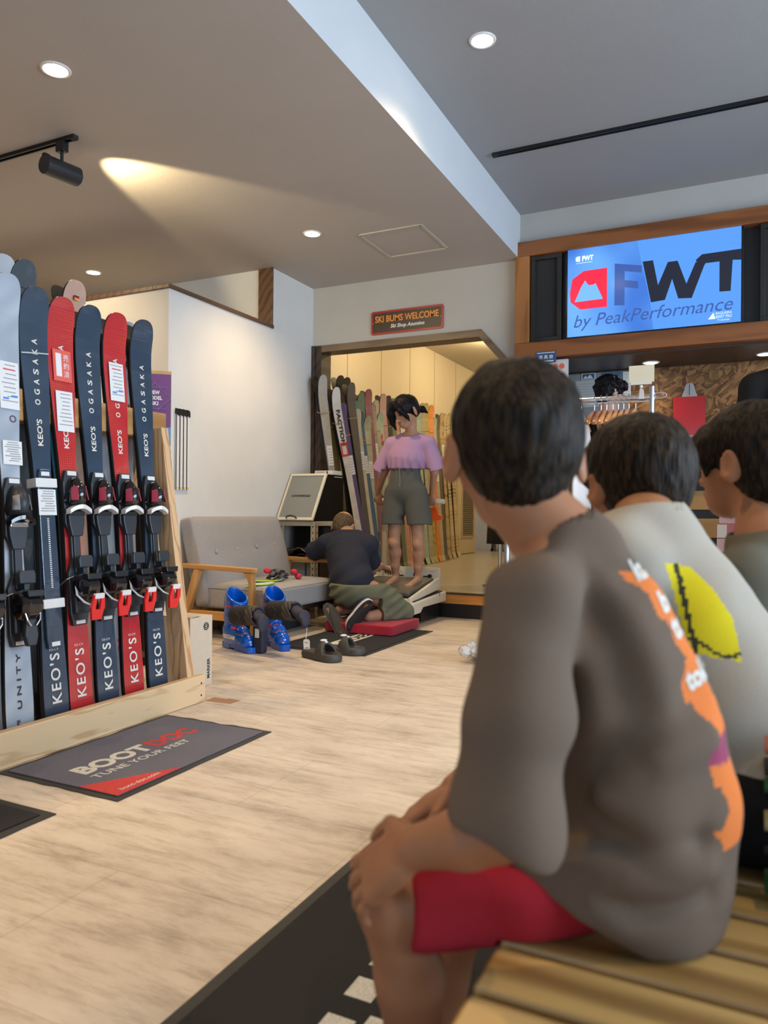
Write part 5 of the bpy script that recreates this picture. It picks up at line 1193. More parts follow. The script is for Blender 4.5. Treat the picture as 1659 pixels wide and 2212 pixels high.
# pole and hand bar of the machine
obj('support_pole', MB().cyl((-2.885, 5.97, 0.24), (-2.885, 5.97, 0.985), 0.026), mat('pole_tan', (0.60, 0.48, 0.32), 0.5), mc, smooth=False)
hb = obj('hand_bar', MB().cyl((-2.955, 5.93, 0.992), (-2.315, 5.93, 0.978), 0.021, n=20), mat('bar_white', (0.78, 0.74, 0.66), 0.4), mc)
obj('bar_cap', MB().cyl((-2.962, 5.93, 0.992), (-2.954, 5.93, 0.992), 0.0215, n=20), M_black, hb)
obj('bar_ring', MB().cyl((-2.430, 5.93, 0.9805), (-2.414, 5.93, 0.980), 0.0225, n=20), M_black, hb)
ot = thing('orange_tag', 'orange plastic holder hanging beside the girl\'s shorts', 'holder', (-2.39, 5.95, 0.90))
obj('holder_body', MB().prism([(-2.45, 5.93, 0.925), (-2.39, 5.93, 0.935), (-2.365, 5.93, 0.87), (-2.335, 5.93, 0.865), (-2.335, 5.93, 0.825), (-2.41, 5.93, 0.815), (-2.45, 5.93, 0.85)], (0, 0.03, 0)), mat('orange_plastic', (0.90, 0.13, 0.02), 0.35), ot, bevel=0.004)
cb_ = MB(); rnd = random.Random(4)
for k in range(5):
    pts = []; a0 = rnd.random()*6
    for q in range(16):
        u = q/15; pts.append((-3.02+0.10*math.sin(u*7+a0)*(1-u*0.3)+rnd.uniform(-.005, .005), 5.98+0.05*math.cos(u*5+a0), 0.30 + 0.10*abs(math.sin(u*4+a0))))
    cb_.tube(pts, 0.003, n=6)
tag(obj('cable_tangle', cb_, M_inkgrey, smooth=True), 'tangle of cables beside the left rear of the cream machine', 'cables')
tag(obj('cable_stand', MB().box((-3.16, 5.84, 0.0), (-2.97, 6.0, 0.30)), M_mach, bevel=0.006), 'low cream box under the cable tangle', 'box')

# red cushion
rc = cushion_mesh(-2.80, -2.255, 4.79, 5.29, 0.008, 0.083, 0.0, rad=0.012)
cush = tag(obj('kneeling_cushion', rc, fabric('cushion_red', (0.40, 0.012, 0.030), 300, 0.08), smooth=True), 'flat red cushion under the kneeling man', 'cushion')

# ---------------------------------------------------------------- skis in the back room
GB = 'skis leaning in the ski room'
base_c = {'silver': (0.42, 0.41, 0.38), 'olive': (0.16, 0.15, 0.06), 'white': (0.72, 0.70, 0.66), 'black': (0.02, 0.02, 0.022), 'charcoal': (0.10, 0.09, 0.08), 'purple': (0.10, 0.07, 0.20),
          'green': (0.12, 0.22, 0.17), 'plum': (0.26, 0.10, 0.16), 'cream': (0.60, 0.54, 0.38), 'blue': (0.05, 0.15, 0.26), 'teal': (0.12, 0.30, 0.32), 'grey': (0.30, 0.30, 0.28), 'sage': (0.42, 0.45, 0.36),
          'mauve': (0.42, 0.29, 0.34), 'print': (0.55, 0.42, 0.20), 'pink': (0.60, 0.32, 0.32), 'yellow': (0.42, 0.38, 0.10), 'orange': (0.70, 0.25, 0.08), 'tan': (0.45, 0.34, 0.20), 'mint': (0.35, 0.55, 0.47), 'pattern': (0.55, 0.46, 0.30)}
MC = {}
for k, c in base_c.items():
    if k in ('print', 'pattern', 'tan'):
        MC[k] = pattern_mat('ski_room_'+k, c, tuple(x*0.25 for x in c), 26 if k != 'tan' else 9, 'check', rough=0.35, coat=0.3)
    else: MC[k] = mat('ski_room_'+k, c, 0.32, noise=0.10, scale=14, coat=0.4, bump=0.25, bscale=70)
M_band = mat('rubber_band', (0.55, 0.32, 0.14), 0.6)
meshcache = {}
def room_ski(label, tip, foot_px, c1, c2=None, tagz=None, deco=None, grp=GB):
    f = Vector(foot_px); tp = Vector(tip); L = (tp-f).length; Lq = round(L, 1)
    M = ski_matrix(f, tp, L, -14) @ Matrix.Diagonal((1, 1, L/Lq, 1))
    t = thing('ski_pair', label, 'skis', M=M, group=grp)
    for nm, face in (('front_ski', 1), ('rear_ski', -1)):
        key = (Lq, face, c1 if face > 0 else (c2 or c1))
        if key not in meshcache:
            o = obj(nm, ski_mb(Lq, 0.105, 0.085, 0.120, th=0.014, rise=0.045, tail=0.03, off=0.001 if face > 0 else 0.006, face=face, n=34), [MC[key[2]], M_edge, M_base], t, local=True); meshcache[key] = o.data
        else:
            o = D.objects.new(nm, meshcache[key]); COL.objects.link(o); o.parent = t
    obj('rubber_band', MB().tube([(-0.06, -0.022, Lq*0.83), (-0.062, 0.018, Lq*0.826), (0.062, 0.018, Lq*0.82), (0.06, -0.022, Lq*0.83)], 0.003, n=5, closed=True), M_band, t, local=True)
    if tagz:
        obj('price_tag', lbox(-0.035, 0.03, 0.019, 0.0205, Lq*tagz-0.09, Lq*tagz+0.09), M_tag, t, local=True)
        ln = MB()
        for k in range(6): ln.box((-0.028, 0.0205, Lq*tagz-0.07+k*0.025), (0.018, 0.021, Lq*tagz-0.064+k*0.025))
        obj('tag_print', ln, M_inkgrey, t, local=True)
    if deco == 'faction':
        text('lettering', 'FACTION', frame((0, 0.019, Lq*0.80), (0, 0, -1), (-1, 0, 0)), 0.08, M_inkblack, t, width=0.34, height=0.05, local=True, bold=0.002)
        bm_2 = MB()
        for q in ((-0.045, 0.045, Lq*0.655, Lq*0.665), (-0.045, 0.045, Lq*0.715, Lq*0.725), (-0.045, -0.03, Lq*0.66, Lq*0.72), (0.03, 0.045, Lq*0.66, Lq*0.72)): bm_2.box((q[0], 0.019, q[2]), (q[1], 0.0205, q[3]))
        obj('red_frame_mark', bm_2, M_inkred, t, local=True)
    if deco == 'wred' or deco == 'wblack':
        text('lettering', 'W', frame((0, 0.0185, Lq*0.85), (-1, 0, 0), (0, 0, 1)), 0.08, M_inkred if deco == 'wred' else M_inkblack, t, width=0.07, height=0.06, local=True, bold=0.002)
        text('lettering', 'M', frame((0, 0.0185, Lq*0.81), (-1, 0, 0), (0, 0, 1)), 0.08, M_inkred if deco == 'wred' else M_inkblack, t, width=0.07, height=0.06, local=True, bold=0.002)
    if deco == 'flag': obj('flag_sticker', lbox(-0.05, -0.02, 0.028, 0.03, Lq*0.955, Lq*0.965), M_inkred, t, local=True)
    if deco == 'greentail':
        obj('tail_panel', lbox(-0.052, 0.052, 0.012, 0.0165, 0.06, 0.36), mat('tail_green', (0.38, 0.45, 0.22), 0.4), t, local=True)
        obj('tail_panel', lbox(-0.05, 0.05, 0.012, 0.0165, 0.36, 0.46), M_inkblack, t, local=True)
    if deco == 'dashes':
        dm = MB()
        for k in range(6): dm.prism([(-0.045, 0.018, 0.25+k*0.10), (0.02, 0.018, 0.28+k*0.10), (0.02, 0.018, 0.295+k*0.10), (-0.045, 0.018, 0.265+k*0.10)], (0, 0.0015, 0))
        obj('orange_dashes', dm, mat('dash_orange', (0.80, 0.22, 0.10), 0.5), t, local=True)
    if deco == 'yellowfig':
        dm = MB(); rr_ = random.Random(2)
        for k in range(6): z = 0.1+k*0.13; dm.prism([(-0.04, 0.018, z), (0.03, 0.018, z+0.02), (0.035, 0.018, z+0.08), (0.0, 0.018, z+0.06), (-0.04, 0.018, z+0.09)], (0, 0.0015, 0))
        obj('yellow_figures', dm, mat('fig_yellow', (0.80, 0.70, 0.05), 0.5), t, local=True)
    return t
def dX(v, d): return (v[0]+d, v[1]+d*0.6, v[2])
RS = [
 ('silver wrapped ski pair leaning on the dark door jamb, leftmost in the ski room', (690,812), (742,1290,5.98), 'silver', 'charcoal', 0.62, None),
 ('olive ski pair just right of the wrapped silver pair', (706,850), (757,1262,6.25), 'olive', 'olive', None, None),
 ('white ski pair with large black lettering and a red frame mark', (718,838), (792,1255,6.35), 'white', 'pink', None, 'faction'),
 ('tall black ski pair rising above the white lettered skis', (729,813), (772,1262,6.55), 'black', 'black', None, None),
 ('black and purple ski pair with a price card right of the white lettered skis', (733,872), (800,1252,6.45), 'purple', 'black', 0.66, None),
 ('tall black ski pair with rounded tip beside the wrapped charcoal pair', (743,817), (790,1255,6.8), 'black', 'charcoal', None, None),
 ('wrapped charcoal ski pair with glossy film, third tall pair from the left', (752,828), (804,1250,6.6), 'charcoal', 'black', None, None),
 ('cream ski pair low in front with a paper card', (765,885), (812,1245,6.7), 'cream', 'black', 0.70, None),
 ('teal wrapped ski pair with a short tip behind the cream pair', (762,868), (806,1250,6.95), 'teal', 'charcoal', None, None),
 ('green ski pair with a plain tip near the left seam of the wall panels', (774,850), (818,1245,7.3), 'green', 'black', None, None),
 ('blue ski pair behind the cream pair', (772,890), (822,1243,7.1), 'blue', 'blue', 0.68, None),
 ('plum ski pair, tallest near the middle of the ski room', (790,842), (832,1240,7.5), 'plum', 'black', None, None),
 ('sage green ski pair with a flag sticker and a green tail', (789,900), (818,1241,7.15), 'sage', 'grey', 0.66, 'greentail'),
 ('grey ski pair with a red flag sticker on its tip', (799,874), (838,1238,7.6), 'grey', 'charcoal', 0.72, 'flag'),
 ('pale grey ski pair behind the grey flag pair', (806,866), (846,1236,7.9), 'silver', 'grey', None, None),
 ('mint ski pair with red zigzag marks left of the girl', (816,893), (850,1236,7.7), 'mint', 'pink', 0.70, 'wred'),
 ('mauve ski pair with a tall wrapped tip left of the girl\'s head', (822,852), (858,1234,8.2), 'mauve', 'charcoal', None, None),
 ('black ski pair right of the tall mauve tips', (833,856), (866,1232,8.4), 'black', 'olive', None, None),
 ('mauve ski pair with dark zigzag marks beside the girl\'s sleeve', (829,886), (868,1230,8.1), 'mauve', 'grey', 0.70, 'wblack'),
 ('leopard printed ski pair behind the girl\'s hair', (840,882), (876,1226,8.3), 'print', 'yellow', None, None),
 ('dark green ski pair with a narrow tip beside the girl\'s hair', (843,862), (874,1228,8.6), 'green', 'black', None, None),
 ('pink ski pair seen between the girl\'s legs', (852,892), (886,1224,8.6), 'pink', 'black', None, None),
 ('white ski pair with yellow figures seen between the girl\'s legs', (866,890), (896,1222,8.7), 'white', 'black', None, 'yellowfig'),
 ('cream ski pair behind the girl\'s right leg', (880,886), (908,1220,8.8), 'cream', 'black', None, None),
 ('mint ski pair with a turquoise tail right of the girl\'s leg', (898,876), (922,1219,9.0), 'mint', 'grey', None, None),
 ('silver wrapped ski pair right of the girl\'s ponytail', (908,872), (932,1217,9.2), 'silver', 'olive', None, None),
 ('yellow green ski pair right of the girl\'s ponytail', (916,872), (940,1215,9.4), 'yellow', 'olive', None, 'dashes'),
 ('orange patterned ski pair, tallest right of the girl', (927,876), (949,1213,9.6), 'orange', 'charcoal', None, None),
 ('sage ski pair with a wrapped tip lower than the orange pair', (934,904), (955,1212,9.8), 'sage', 'black', 0.6, None),
 ('black ski pair right of the orange pair', (941,900), (962,1210,10.0), 'charcoal', 'black', None, None),
 ('tan patterned ski pair third from the right end', (950,893), (970,1208,10.2), 'tan', 'black', 0.74, None),
 ('cream ski pair with dark speckles second from the right end', (958,895), (979,1206,10.4), 'pattern', 'black', 0.74, None),
 ('speckled ski pair at the right end before the louvred door', (967,893), (989,1204,10.6), 'pattern', 'orange', None, None),
]
RSW = [
((-3.4998, 5.8586, 2.1102), (-3.2998, 5.98, 0.213)),
((-3.5754, 6.1229, 1.9947), (-3.3754, 6.25, 0.213)),
((-3.4556, 6.0177, 2.023), (-3.2556, 6.35, 0.213)),
((-3.66, 6.4722, 2.2196), (-3.46, 6.55, 0.213)),
((-3.4671, 6.1707, 1.8995), (-3.2671, 6.45, 0.213)),
((-3.6968, 6.6705, 2.2366), (-3.4968, 6.8, 0.213)),
((-3.5228, 6.4408, 2.137), (-3.3228, 6.6, 0.213)),
((-3.5322, 6.5868, 1.8992), (-3.3322, 6.7, 0.213)),
((-3.6883, 6.8461, 2.0214), (-3.4883, 6.95, 0.213)),
((-3.7971, 7.1724, 2.1617), (-3.5971, 7.3, 0.213)),
((-3.677, 6.9285, 1.926), (-3.477, 7.1, 0.213)),
((-3.7668, 7.2866, 2.2168), (-3.5668, 7.3978, 0.213)),
((-3.7234, 7.1971, 1.9119), (-3.5234, 7.15, 0.213)),
((-3.7954, 7.4455, 2.0783), (-3.5954, 7.5276, 0.213)),
((-3.816, 7.5654, 2.137), (-3.616, 7.6672, 0.213)),
((-3.7982, 7.6492, 2.0058), (-3.5982, 7.6783, 0.213)),
((-3.8192, 7.759, 2.2382), (-3.6192, 7.8227, 0.213)),
((-3.8409, 7.9385, 2.2438), (-3.6409, 7.9719, 0.213)),
((-3.8914, 7.9957, 2.0911), (-3.6914, 8.1085, 0.213)),
((-3.9782, 8.316, 2.1587), (-3.7782, 8.4079, 0.213)),
((-3.9246, 8.2407, 2.2584), (-3.7246, 8.2617, 0.213)),
((-3.9944, 8.5117, 2.127), (-3.7944, 8.5843, 0.213)),
((-4.0113, 8.742, 2.1679), (-3.8113, 8.7672, 0.213)),
((-4.0186, 8.9598, 2.2194), (-3.8186, 8.9635, 0.213)),
((-3.9812, 9.1443, 2.302), (-3.7812, 9.091, 0.213)),
((-3.9986, 9.3399, 2.3537), (-3.7986, 9.2926, 0.213)),
((-4.0274, 9.536, 2.3815), (-3.8274, 9.4951, 0.213)),
((-4.0519, 9.7778, 2.3893), (-3.8519, 9.7092, 0.213)),
((-4.0563, 9.9122, 2.2234), (-3.8563, 9.8249, 0.213)),
((-4.0933, 10.1256, 2.2767), (-3.8933, 10.0449, 0.213)),
((-4.1262, 10.3697, 2.3551), (-3.9262, 10.2779, 0.213)),
((-4.1546, 10.5918, 2.3698), (-3.9546, 10.5248, 0.213)),
((-4.1783, 10.8265, 2.4136), (-3.9783, 10.7865, 0.213)),
]
for (lab, _, _, c1, c2, tz_, de), (tipw, footw) in zip(RS, RSW):
    room_ski(lab, tipw, footw, c1, c2, tz_, de)
for k, (x, y) in enumerate(((-3.95, 12.9), (-3.85, 12.9), (-3.75, 12.9), (-3.62, 12.9))):
    pass
for k in range(5):
    f = (-4.10+k*0.13, 12.95, 0.212); room_ski('dark ski pair with pale bands leaning at the far wall, %s from the door' % ['first', 'second', 'third', 'fourth', 'fifth'][k], (f[0]-0.05, 13.3, 1.95), f, 'black' if k % 2 else 'charcoal', 'pink', 0.35, None, 'skis at the far wall of the ski room')

# ---------------------------------------------------------------- smooth bodies: distance field + surface nets
class Field:
    def __init__(s, lo, hi, h):
        s.lo = np.array(lo, float); s.h = h
        s.n = np.ceil((np.array(hi)-s.lo)/h).astype(int)+1
        s.f = np.full(tuple(s.n), 9.0, np.float32)
        s.ax = [s.lo[i]+h*np.arange(s.n[i]) for i in range(3)]
    def reg(s, lo, hi):
        i0 = np.maximum(0, np.floor((np.array(lo)-s.lo)/s.h).astype(int)); i1 = np.minimum(s.n, np.ceil((np.array(hi)-s.lo)/s.h).astype(int)+1)
        if np.any(i1 <= i0): return None
        sl = tuple(slice(a, b) for a, b in zip(i0, i1))
        X = s.ax[0][sl[0]][:, None, None]; Y = s.ax[1][sl[1]][None, :, None]; Z = s.ax[2][sl[2]][None, None, :]
        return sl, X, Y, Z
    def mix(s, sl, d, k, op):
        f = s.f[sl]; d = d.astype(np.float32)
        if op == 'add':
            if k > 0: h = np.clip(0.5+0.5*(f-d)/k, 0, 1); s.f[sl] = f*(1-h)+d*h-k*h*(1-h)
            else: s.f[sl] = np.minimum(f, d)
        else:
            d = -d
            if k > 0: h = np.clip(0.5-0.5*(f-d)/k, 0, 1); s.f[sl] = f*(1-h)+d*h+k*h*(1-h)
            else: s.f[sl] = np.maximum(f, d)
    def cap(s, a, b, ra, rb=None, k=0.01, op='add', flat=None):
        """tapered limb; flat=(direction, factor) thins it along a direction"""
        rb = ra if rb is None else rb
        a = np.array(a, float); b = np.array(b, float); R = max(ra, rb)+k+3*s.h
        g = s.reg(np.minimum(a, b)-R, np.maximum(a, b)+R)
        if g is None: return s
        sl, X, Y, Z = g; u = b-a; L2 = float(u@u)+1e-12
        px, py, pz = X-a[0], Y-a[1], Z-a[2]
        t = np.clip((px*u[0]+py*u[1]+pz*u[2])/L2, 0, 1)
        qx, qy, qz = px-t*u[0], py-t*u[1], pz-t*u[2]
        d2 = qx*qx+qy*qy+qz*qz
        if flat is not None:
            n = np.array(flat[0], float); n /= np.linalg.norm(n); w = qx*n[0]+qy*n[1]+qz*n[2]
            d2 = d2 + w*w*(flat[1]**2-1)
        d = np.sqrt(d2)-(ra+(rb-ra)*t)
        if flat is not None: d = d/ (1+(flat[1]-1)*0.4)
        s.mix(sl, d, k, op); return s
    def chain(s, pts, rs, k=0.01, op='add', flat=None):
        for i in range(len(pts)-1): s.cap(pts[i], pts[i+1], rs[i], rs[i+1], k, op, flat)
        return s
    def ell(s, c, r, R=None, k=0.01, op='add'):
        c = np.array(c, float); r = np.array(r, float); m = r.max()+k+3*s.h
        g = s.reg(c-m, c+m)
        if g is None: return s
        sl, X, Y, Z = g; p = [X-c[0], Y-c[1], Z-c[2]]
        if R is not None:
            R = np.array(R); p = [R[0][i]*p[0]+R[1][i]*p[1]+R[2][i]*p[2] for i in range(3)]
        k0 = np.sqrt((p[0]/r[0])**2+(p[1]/r[1])**2+(p[2]/r[2])**2); k1 = np.sqrt((p[0]/r[0]**2)**2+(p[1]/r[1]**2)**2+(p[2]/r[2]**2)**2)
        s.mix(sl, k0*(k0-1)/np.maximum(k1, 1e-6), k, op); return s
    def half(s, p, n, lo=None, hi=None, k=0.004):      # remove the side n points to
        n = np.array(n, float); n /= np.linalg.norm(n); p = np.array(p, float)
        g = s.reg(s.lo if lo is None else lo, s.lo+s.h*s.n if hi is None else hi)
        sl, X, Y, Z = g; d = -((X-p[0])*n[0]+(Y-p[1])*n[1]+(Z-p[2])*n[2])
        s.mix(sl, d, k, 'sub'); return s
    def disp(s, fn, band=0.05):
        m = np.abs(s.f) < band; i, j, k = np.nonzero(m)
        s.f[m] += fn(s.ax[0][i], s.ax[1][j], s.ax[2][k]).astype(np.float32); return s
    def mesh(s):
        f = s.f; ins = f < 0
        c = sum(ins[a:ins.shape[0]-1+a, b:ins.shape[1]-1+b, d:ins.shape[2]-1+d].astype(np.int8) for a in (0, 1) for b in (0, 1) for d in (0, 1))
        I, J, K = np.nonzero((c > 0) & (c < 8)); N = len(I)
        vid = np.full(c.shape, -1, np.int32); vid[I, J, K] = np.arange(N)
        acc = np.zeros((N, 3)); cnt = np.zeros(N)
        corners = [(a, b, d) for a in (0, 1) for b in (0, 1) for d in (0, 1)]
        val = {q: f[I+q[0], J+q[1], K+q[2]] for q in corners}
        for q in corners:
            for ax in range(3):
                if q[ax]: continue
                r = list(q); r[ax] = 1; r = tuple(r); v0, v1 = val[q], val[r]
                m = (v0 < 0) != (v1 < 0); t = np.where(m, v0/np.where(m, v0-v1, 1), 0)
                for d in range(3):
                    acc[:, d] += np.where(m, q[d]+(t if d == ax else 0), 0)
                cnt += m
        V = (acc/cnt[:, None]+np.c_[I, J, K])*s.h+s.lo
        F = []
        for ax in range(3):
            o = [i for i in range(3) if i != ax]
            A = [slice(1, -1)]*3; A[ax] = slice(0, -1); B = list(A); B[ax] = slice(1, None)
            a, b = ins[tuple(A)], ins[tuple(B)]
            P = np.array(np.nonzero(a != b)); 
            for i in o: P[i] += 1
            flip = ins[P[0], P[1], P[2]]
            def cell(d1, d2):
                Q = P.copy(); Q[o[0]] -= d1; Q[o[1]] -= d2; return vid[Q[0], Q[1], Q[2]]
            q = np.stack([cell(1, 1), cell(0, 1), cell(0, 0), cell(1, 0)], 1)
            if ax == 1: flip = ~flip
            q[~flip] = q[~flip][:, ::-1]
            F.append(q[(q >= 0).all(1)])
        return V, np.concatenate(F)
def relax(V, F, n=1, w=0.5):
    E = np.concatenate([F[:, [0, 1]], F[:, [1, 2]], F[:, [2, 3]], F[:, [3, 0]]])
    for _ in range(n):
        A = np.zeros_like(V); C = np.zeros(len(V))
        for d in range(3):
            A[:, d] = np.bincount(E[:, 0], V[E[:, 1], d], len(V))+np.bincount(E[:, 1], V[E[:, 0], d], len(V))
        C = np.bincount(E[:, 0], minlength=len(V))+np.bincount(E[:, 1], minlength=len(V))
        V = V*(1-w)+w*A/C[:, None]
    return V
def field_obj(name, fd, m, parent=None, smooth=1, mats=None, pick=None):
    V, F = fd.mesh(); V = relax(V, F, smooth)
    me = D.meshes.new(name); me.vertices.add(len(V)); me.vertices.foreach_set('co', V.ravel().astype(np.float32))
    me.loops.add(F.size); me.loops.foreach_set('vertex_index', F.ravel().astype(np.int32))
    me.polygons.add(len(F)); me.polygons.foreach_set('loop_start', (np.arange(len(F))*4).astype(np.int32))
    try: me.polygons.foreach_set('loop_total', np.full(len(F), 4, np.int32))
    except Exception: pass
    me.polygons.foreach_set('use_smooth', np.ones(len(F), bool)); me.update(calc_edges=True); me.validate()
    for mm in (mats or [m]): me.materials.append(mm)
    if pick is not None:
        c = V[F].mean(1); me.polygons.foreach_set('material_index', pick(c).astype(np.int32))
    o = D.objects.new(name, me); COL.objects.link(o)
    if parent is not None: o.parent = parent; o.matrix_parent_inverse = parent.matrix_basis.inverted()
    return o
def vv(a): return np.array(a, float)
def unit(a): a = np.array(a, float); return a/np.linalg.norm(a)
def vnoise(p, seed, scale):
    r = np.random.RandomState(seed); out = 0
    for k in range(7):
        d = r.normal(size=3); d /= np.linalg.norm(d); fr = scale*(0.6+0.9*r.rand()); out = out+np.sin((p[0]*d[0]+p[1]*d[1]+p[2]*d[2])*fr+r.rand()*6.28)
    return out/7*1.6
def groove(x, y, z, pts, w, depth):
    # soft crease (or ridge when depth is negative) along a polyline near the surface
    best = np.full(x.shape, 1e9)
    for a, b in zip(pts[:-1], pts[1:]):
        a = vv(a); b = vv(b); u = b-a; L2 = u@u+1e-12
        t = np.clip(((x-a[0])*u[0]+(y-a[1])*u[1]+(z-a[2])*u[2])/L2, 0, 1)
        best = np.minimum(best, (x-a[0]-t*u[0])**2+(y-a[1]-t*u[1])**2+(z-a[2]-t*u[2])**2)
    return depth*np.exp(-best/(w*w))
class Head:
    """head frame: c centre of the skull, f facing, u up, s head height chin to crown"""
    def __init__(h, c, f, u, s=0.21):
        h.c = vv(c); h.f = unit(f); h.r = unit(np.cross(h.f, vv(u))); h.u = unit(np.cross(h.r, h.f)); h.s = s
        h.R = np.array([h.r, h.f, h.u]).T
    def P(h, x, y, z): return h.c + h.s*(h.r*x+h.f*y+h.u*z)
    def skull(h, fd, face=True, ears=True):
        s = h.s
        fd.ell(h.P(0, -0.03, 0.08), (0.345*s, 0.43*s, 0.40*s), h.R, 0.01)
        fd.ell(h.P(0, 0.12, -0.14), (0.27*s, 0.27*s, 0.33*s), h.R, 0.02)
        fd.ell(h.P(0, 0.24, -0.36), (0.15*s, 0.13*s, 0.12*s), h.R, 0.03)
        for q in (-1, 1):
            fd.ell(h.P(0.17*q, 0.20, -0.12), (0.13*s, 0.12*s, 0.13*s), h.R, 0.02)
        if face:
            fd.cap(h.P(0, 0.37, -0.01), h.P(0, 0.455, -0.155), 0.022*s, 0.045*s, 0.012)
            for q in (-1, 1): fd.ell(h.P(0.05*q, 0.41, -0.165), (0.035*s, 0.04*s, 0.028*s), h.R, 0.006)
            for q in (-1, 1): fd.ell(h.P(0.145*q, 0.405, 0.02), (0.085*s, 0.06*s, 0.045*s), h.R, 0.014, 'sub')
            fd.cap(h.P(-0.07, 0.385, -0.262), h.P(0.07, 0.385, -0.262), 0.024*s, 0.024*s, 0.008)
            fd.cap(h.P(-0.055, 0.375, -0.300), h.P(0.055, 0.375, -0.300), 0.028*s, 0.028*s, 0.008)
        if ears:
            for q in (-1, 1):
                fd.ell(h.P(0.385*q, -0.05, -0.07), (0.035*s, 0.105*s, 0.155*s), h.R @ rotz(-0.55*q), 0.006)
                fd.ell(h.P(0.425*q, -0.015, -0.05), (0.022*s, 0.055*s, 0.095*s), h.R @ rotz(-0.55*q), 0.006, 'sub')
    def eyes(h, parent, dark):
        for q in (-1, 1):
            obj('eye', MB().ball(h.P(0.145*q, 0.355, 0.015), (0.045*h.s,)*3, 12), dark, parent, smooth=True)
def rotz(a): return np.array([[math.cos(a), -math.sin(a), 0], [math.sin(a), math.cos(a), 0], [0, 0, 1]])
def hand(fd, wrist, dirv, palm_n, thumb_side, s=0.16, curl=(0.3, 0.35, 0.4, 0.45), spread=0.10, thumb_curl=0.3, k=0.004):
    """hand of length s; palm_n points out of the palm; thumb_side unit vector toward the thumb"""
    w = vv(wrist); d = unit(dirv); n = unit(palm_n); n = unit(n-d*(n@d)); t = unit(np.cross(d, n)); t = t if t@vv(thumb_side) > 0 else -t
    pl = 0.50*s; pw = 0.21*s
    fd.cap(w, w+d*pl*0.55, 0.135*s, 0.19*s, 0.008, flat=(n, 1.7))
    for q in (-0.75, -0.25, 0.25, 0.75): fd.cap(w+d*pl*0.35+t*q*pw*0.7, w+d*pl*0.98+t*q*pw, 0.085*s, 0.068*s, 0.008)
    base = [0.72, 0.25, -0.25, -0.72]; ln = [0.40, 0.45, 0.42, 0.33]; rr = [0.056, 0.058, 0.055, 0.048]
    for i in range(4):
        p = w+d*pl*0.97+t*base[i]*pw; dd = unit(d+t*base[i]*spread*2); a = curl[i]
        seg = [0.45, 0.31, 0.24]; ang = 0.35*a
        for j in range(3):
            v = dd*math.cos(ang)+n*math.sin(ang); q = p+v*ln[i]*s*seg[j]
            r0 = rr[i]*s*(1-0.10*j); fd.cap(p, q, r0, r0*0.90, k); p = q; ang += a*(1.0, 0.8, 0.6)[j]
    p = w+d*pl*0.22+t*pw*0.75; v = unit(t*0.75+d*0.75+n*thumb_curl*0.6); q = p+v*0.24*s
    fd.cap(p, q, 0.085*s, 0.064*s, 0.010); v2 = unit(d*0.95+t*0.18+n*thumb_curl); q2 = q+v2*0.17*s; fd.cap(q, q2, 0.060*s, 0.054*s, k); fd.cap(q2, q2+unit(d+n*thumb_curl)*0.12*s, 0.054*s, 0.045*s, k)

def skin(name, c, c2=None):
    m, nt, b = newmat(name); N = nt.nodes; L = nt.links
    tc = N.new('ShaderNodeTexCoord'); n = N.new('ShaderNodeTexNoise'); n.inputs['Scale'].default_value = 14; n.inputs['Detail'].default_value = 3
    L.new(tc.outputs['Object'], n.inputs['Vector']); r = N.new('ShaderNodeValToRGB'); L.new(n.outputs['Fac'], r.inputs[0])
    r.color_ramp.elements[0].position = 0.35; r.color_ramp.elements[1].position = 0.65
    r.color_ramp.elements[0].color = tuple(x*0.92 for x in c)+(1,); r.color_ramp.elements[1].color = tuple(c)+(1,)
    L.new(r.outputs[0], b.inputs['Base Color']); setin(b, 'Roughness', 0.5); setin(b, 'Subsurface Weight', 0.12)
    setin(b, 'Subsurface Radius', (0.010, 0.004, 0.002)); setin(b, 'Subsurface Scale', 1.0); setin(b, 'Specular IOR Level', 0.35)
    return m
def hair_mat(name, c, rough=0.38, stretch=(60, 60, 8), brown=None):
    m, nt, b = newmat(name); N = nt.nodes; L = nt.links
    tc = N.new('ShaderNodeTexCoord'); mp = N.new('ShaderNodeMapping'); mp.inputs['Scale'].default_value = stretch; L.new(tc.outputs['Object'], mp.inputs[0])
    n = N.new('ShaderNodeTexNoise'); n.inputs['Scale'].default_value = 3.5; n.inputs['Detail'].default_value = 5; L.new(mp.outputs[0], n.inputs['Vector'])
    r = N.new('ShaderNodeValToRGB'); L.new(n.outputs['Fac'], r.inputs[0])
    r.color_ramp.elements[0].position = 0.4; r.color_ramp.elements[1].position = 0.72
    r.color_ramp.elements[0].color = tuple(x*0.5 for x in c)+(1,); r.color_ramp.elements[1].color = tuple(brown or [x*2 for x in c])+(1,)
    L.new(r.outputs[0], b.inputs['Base Color']); setin(b, 'Roughness', rough); setin(b, 'Specular IOR Level', 0.12)
    bp = N.new('ShaderNodeBump'); bp.inputs['Strength'].default_value = 0.7; bp.inputs['Distance'].default_value = 0.004
    L.new(n.outputs['Fac'], bp.inputs['Height']); L.new(bp.outputs[0], b.inputs['Normal'])
    return m
def cloth(name, c, rough=0.95, sc=500):
    return mat(name, c, rough, noise=0.06, scale=sc, bump=0.12, bscale=sc, spec=0.2)
def seam(name, pts, r, m, parent): return obj(name, MB().tube(pts, r, n=6), m, parent, smooth=True)
def in_poly(px, py, poly):
    n = len(poly); r = np.zeros(px.shape, bool); j = n-1
    for i in range(n):
        xi, yi = poly[i]; xj, yj = poly[j]
        c = ((yi > py) != (yj > py)) & (px < (xj-xi)*(py-yi)/((yj-yi) or 1e-9)+xi)
        r ^= c; j = i
    return r
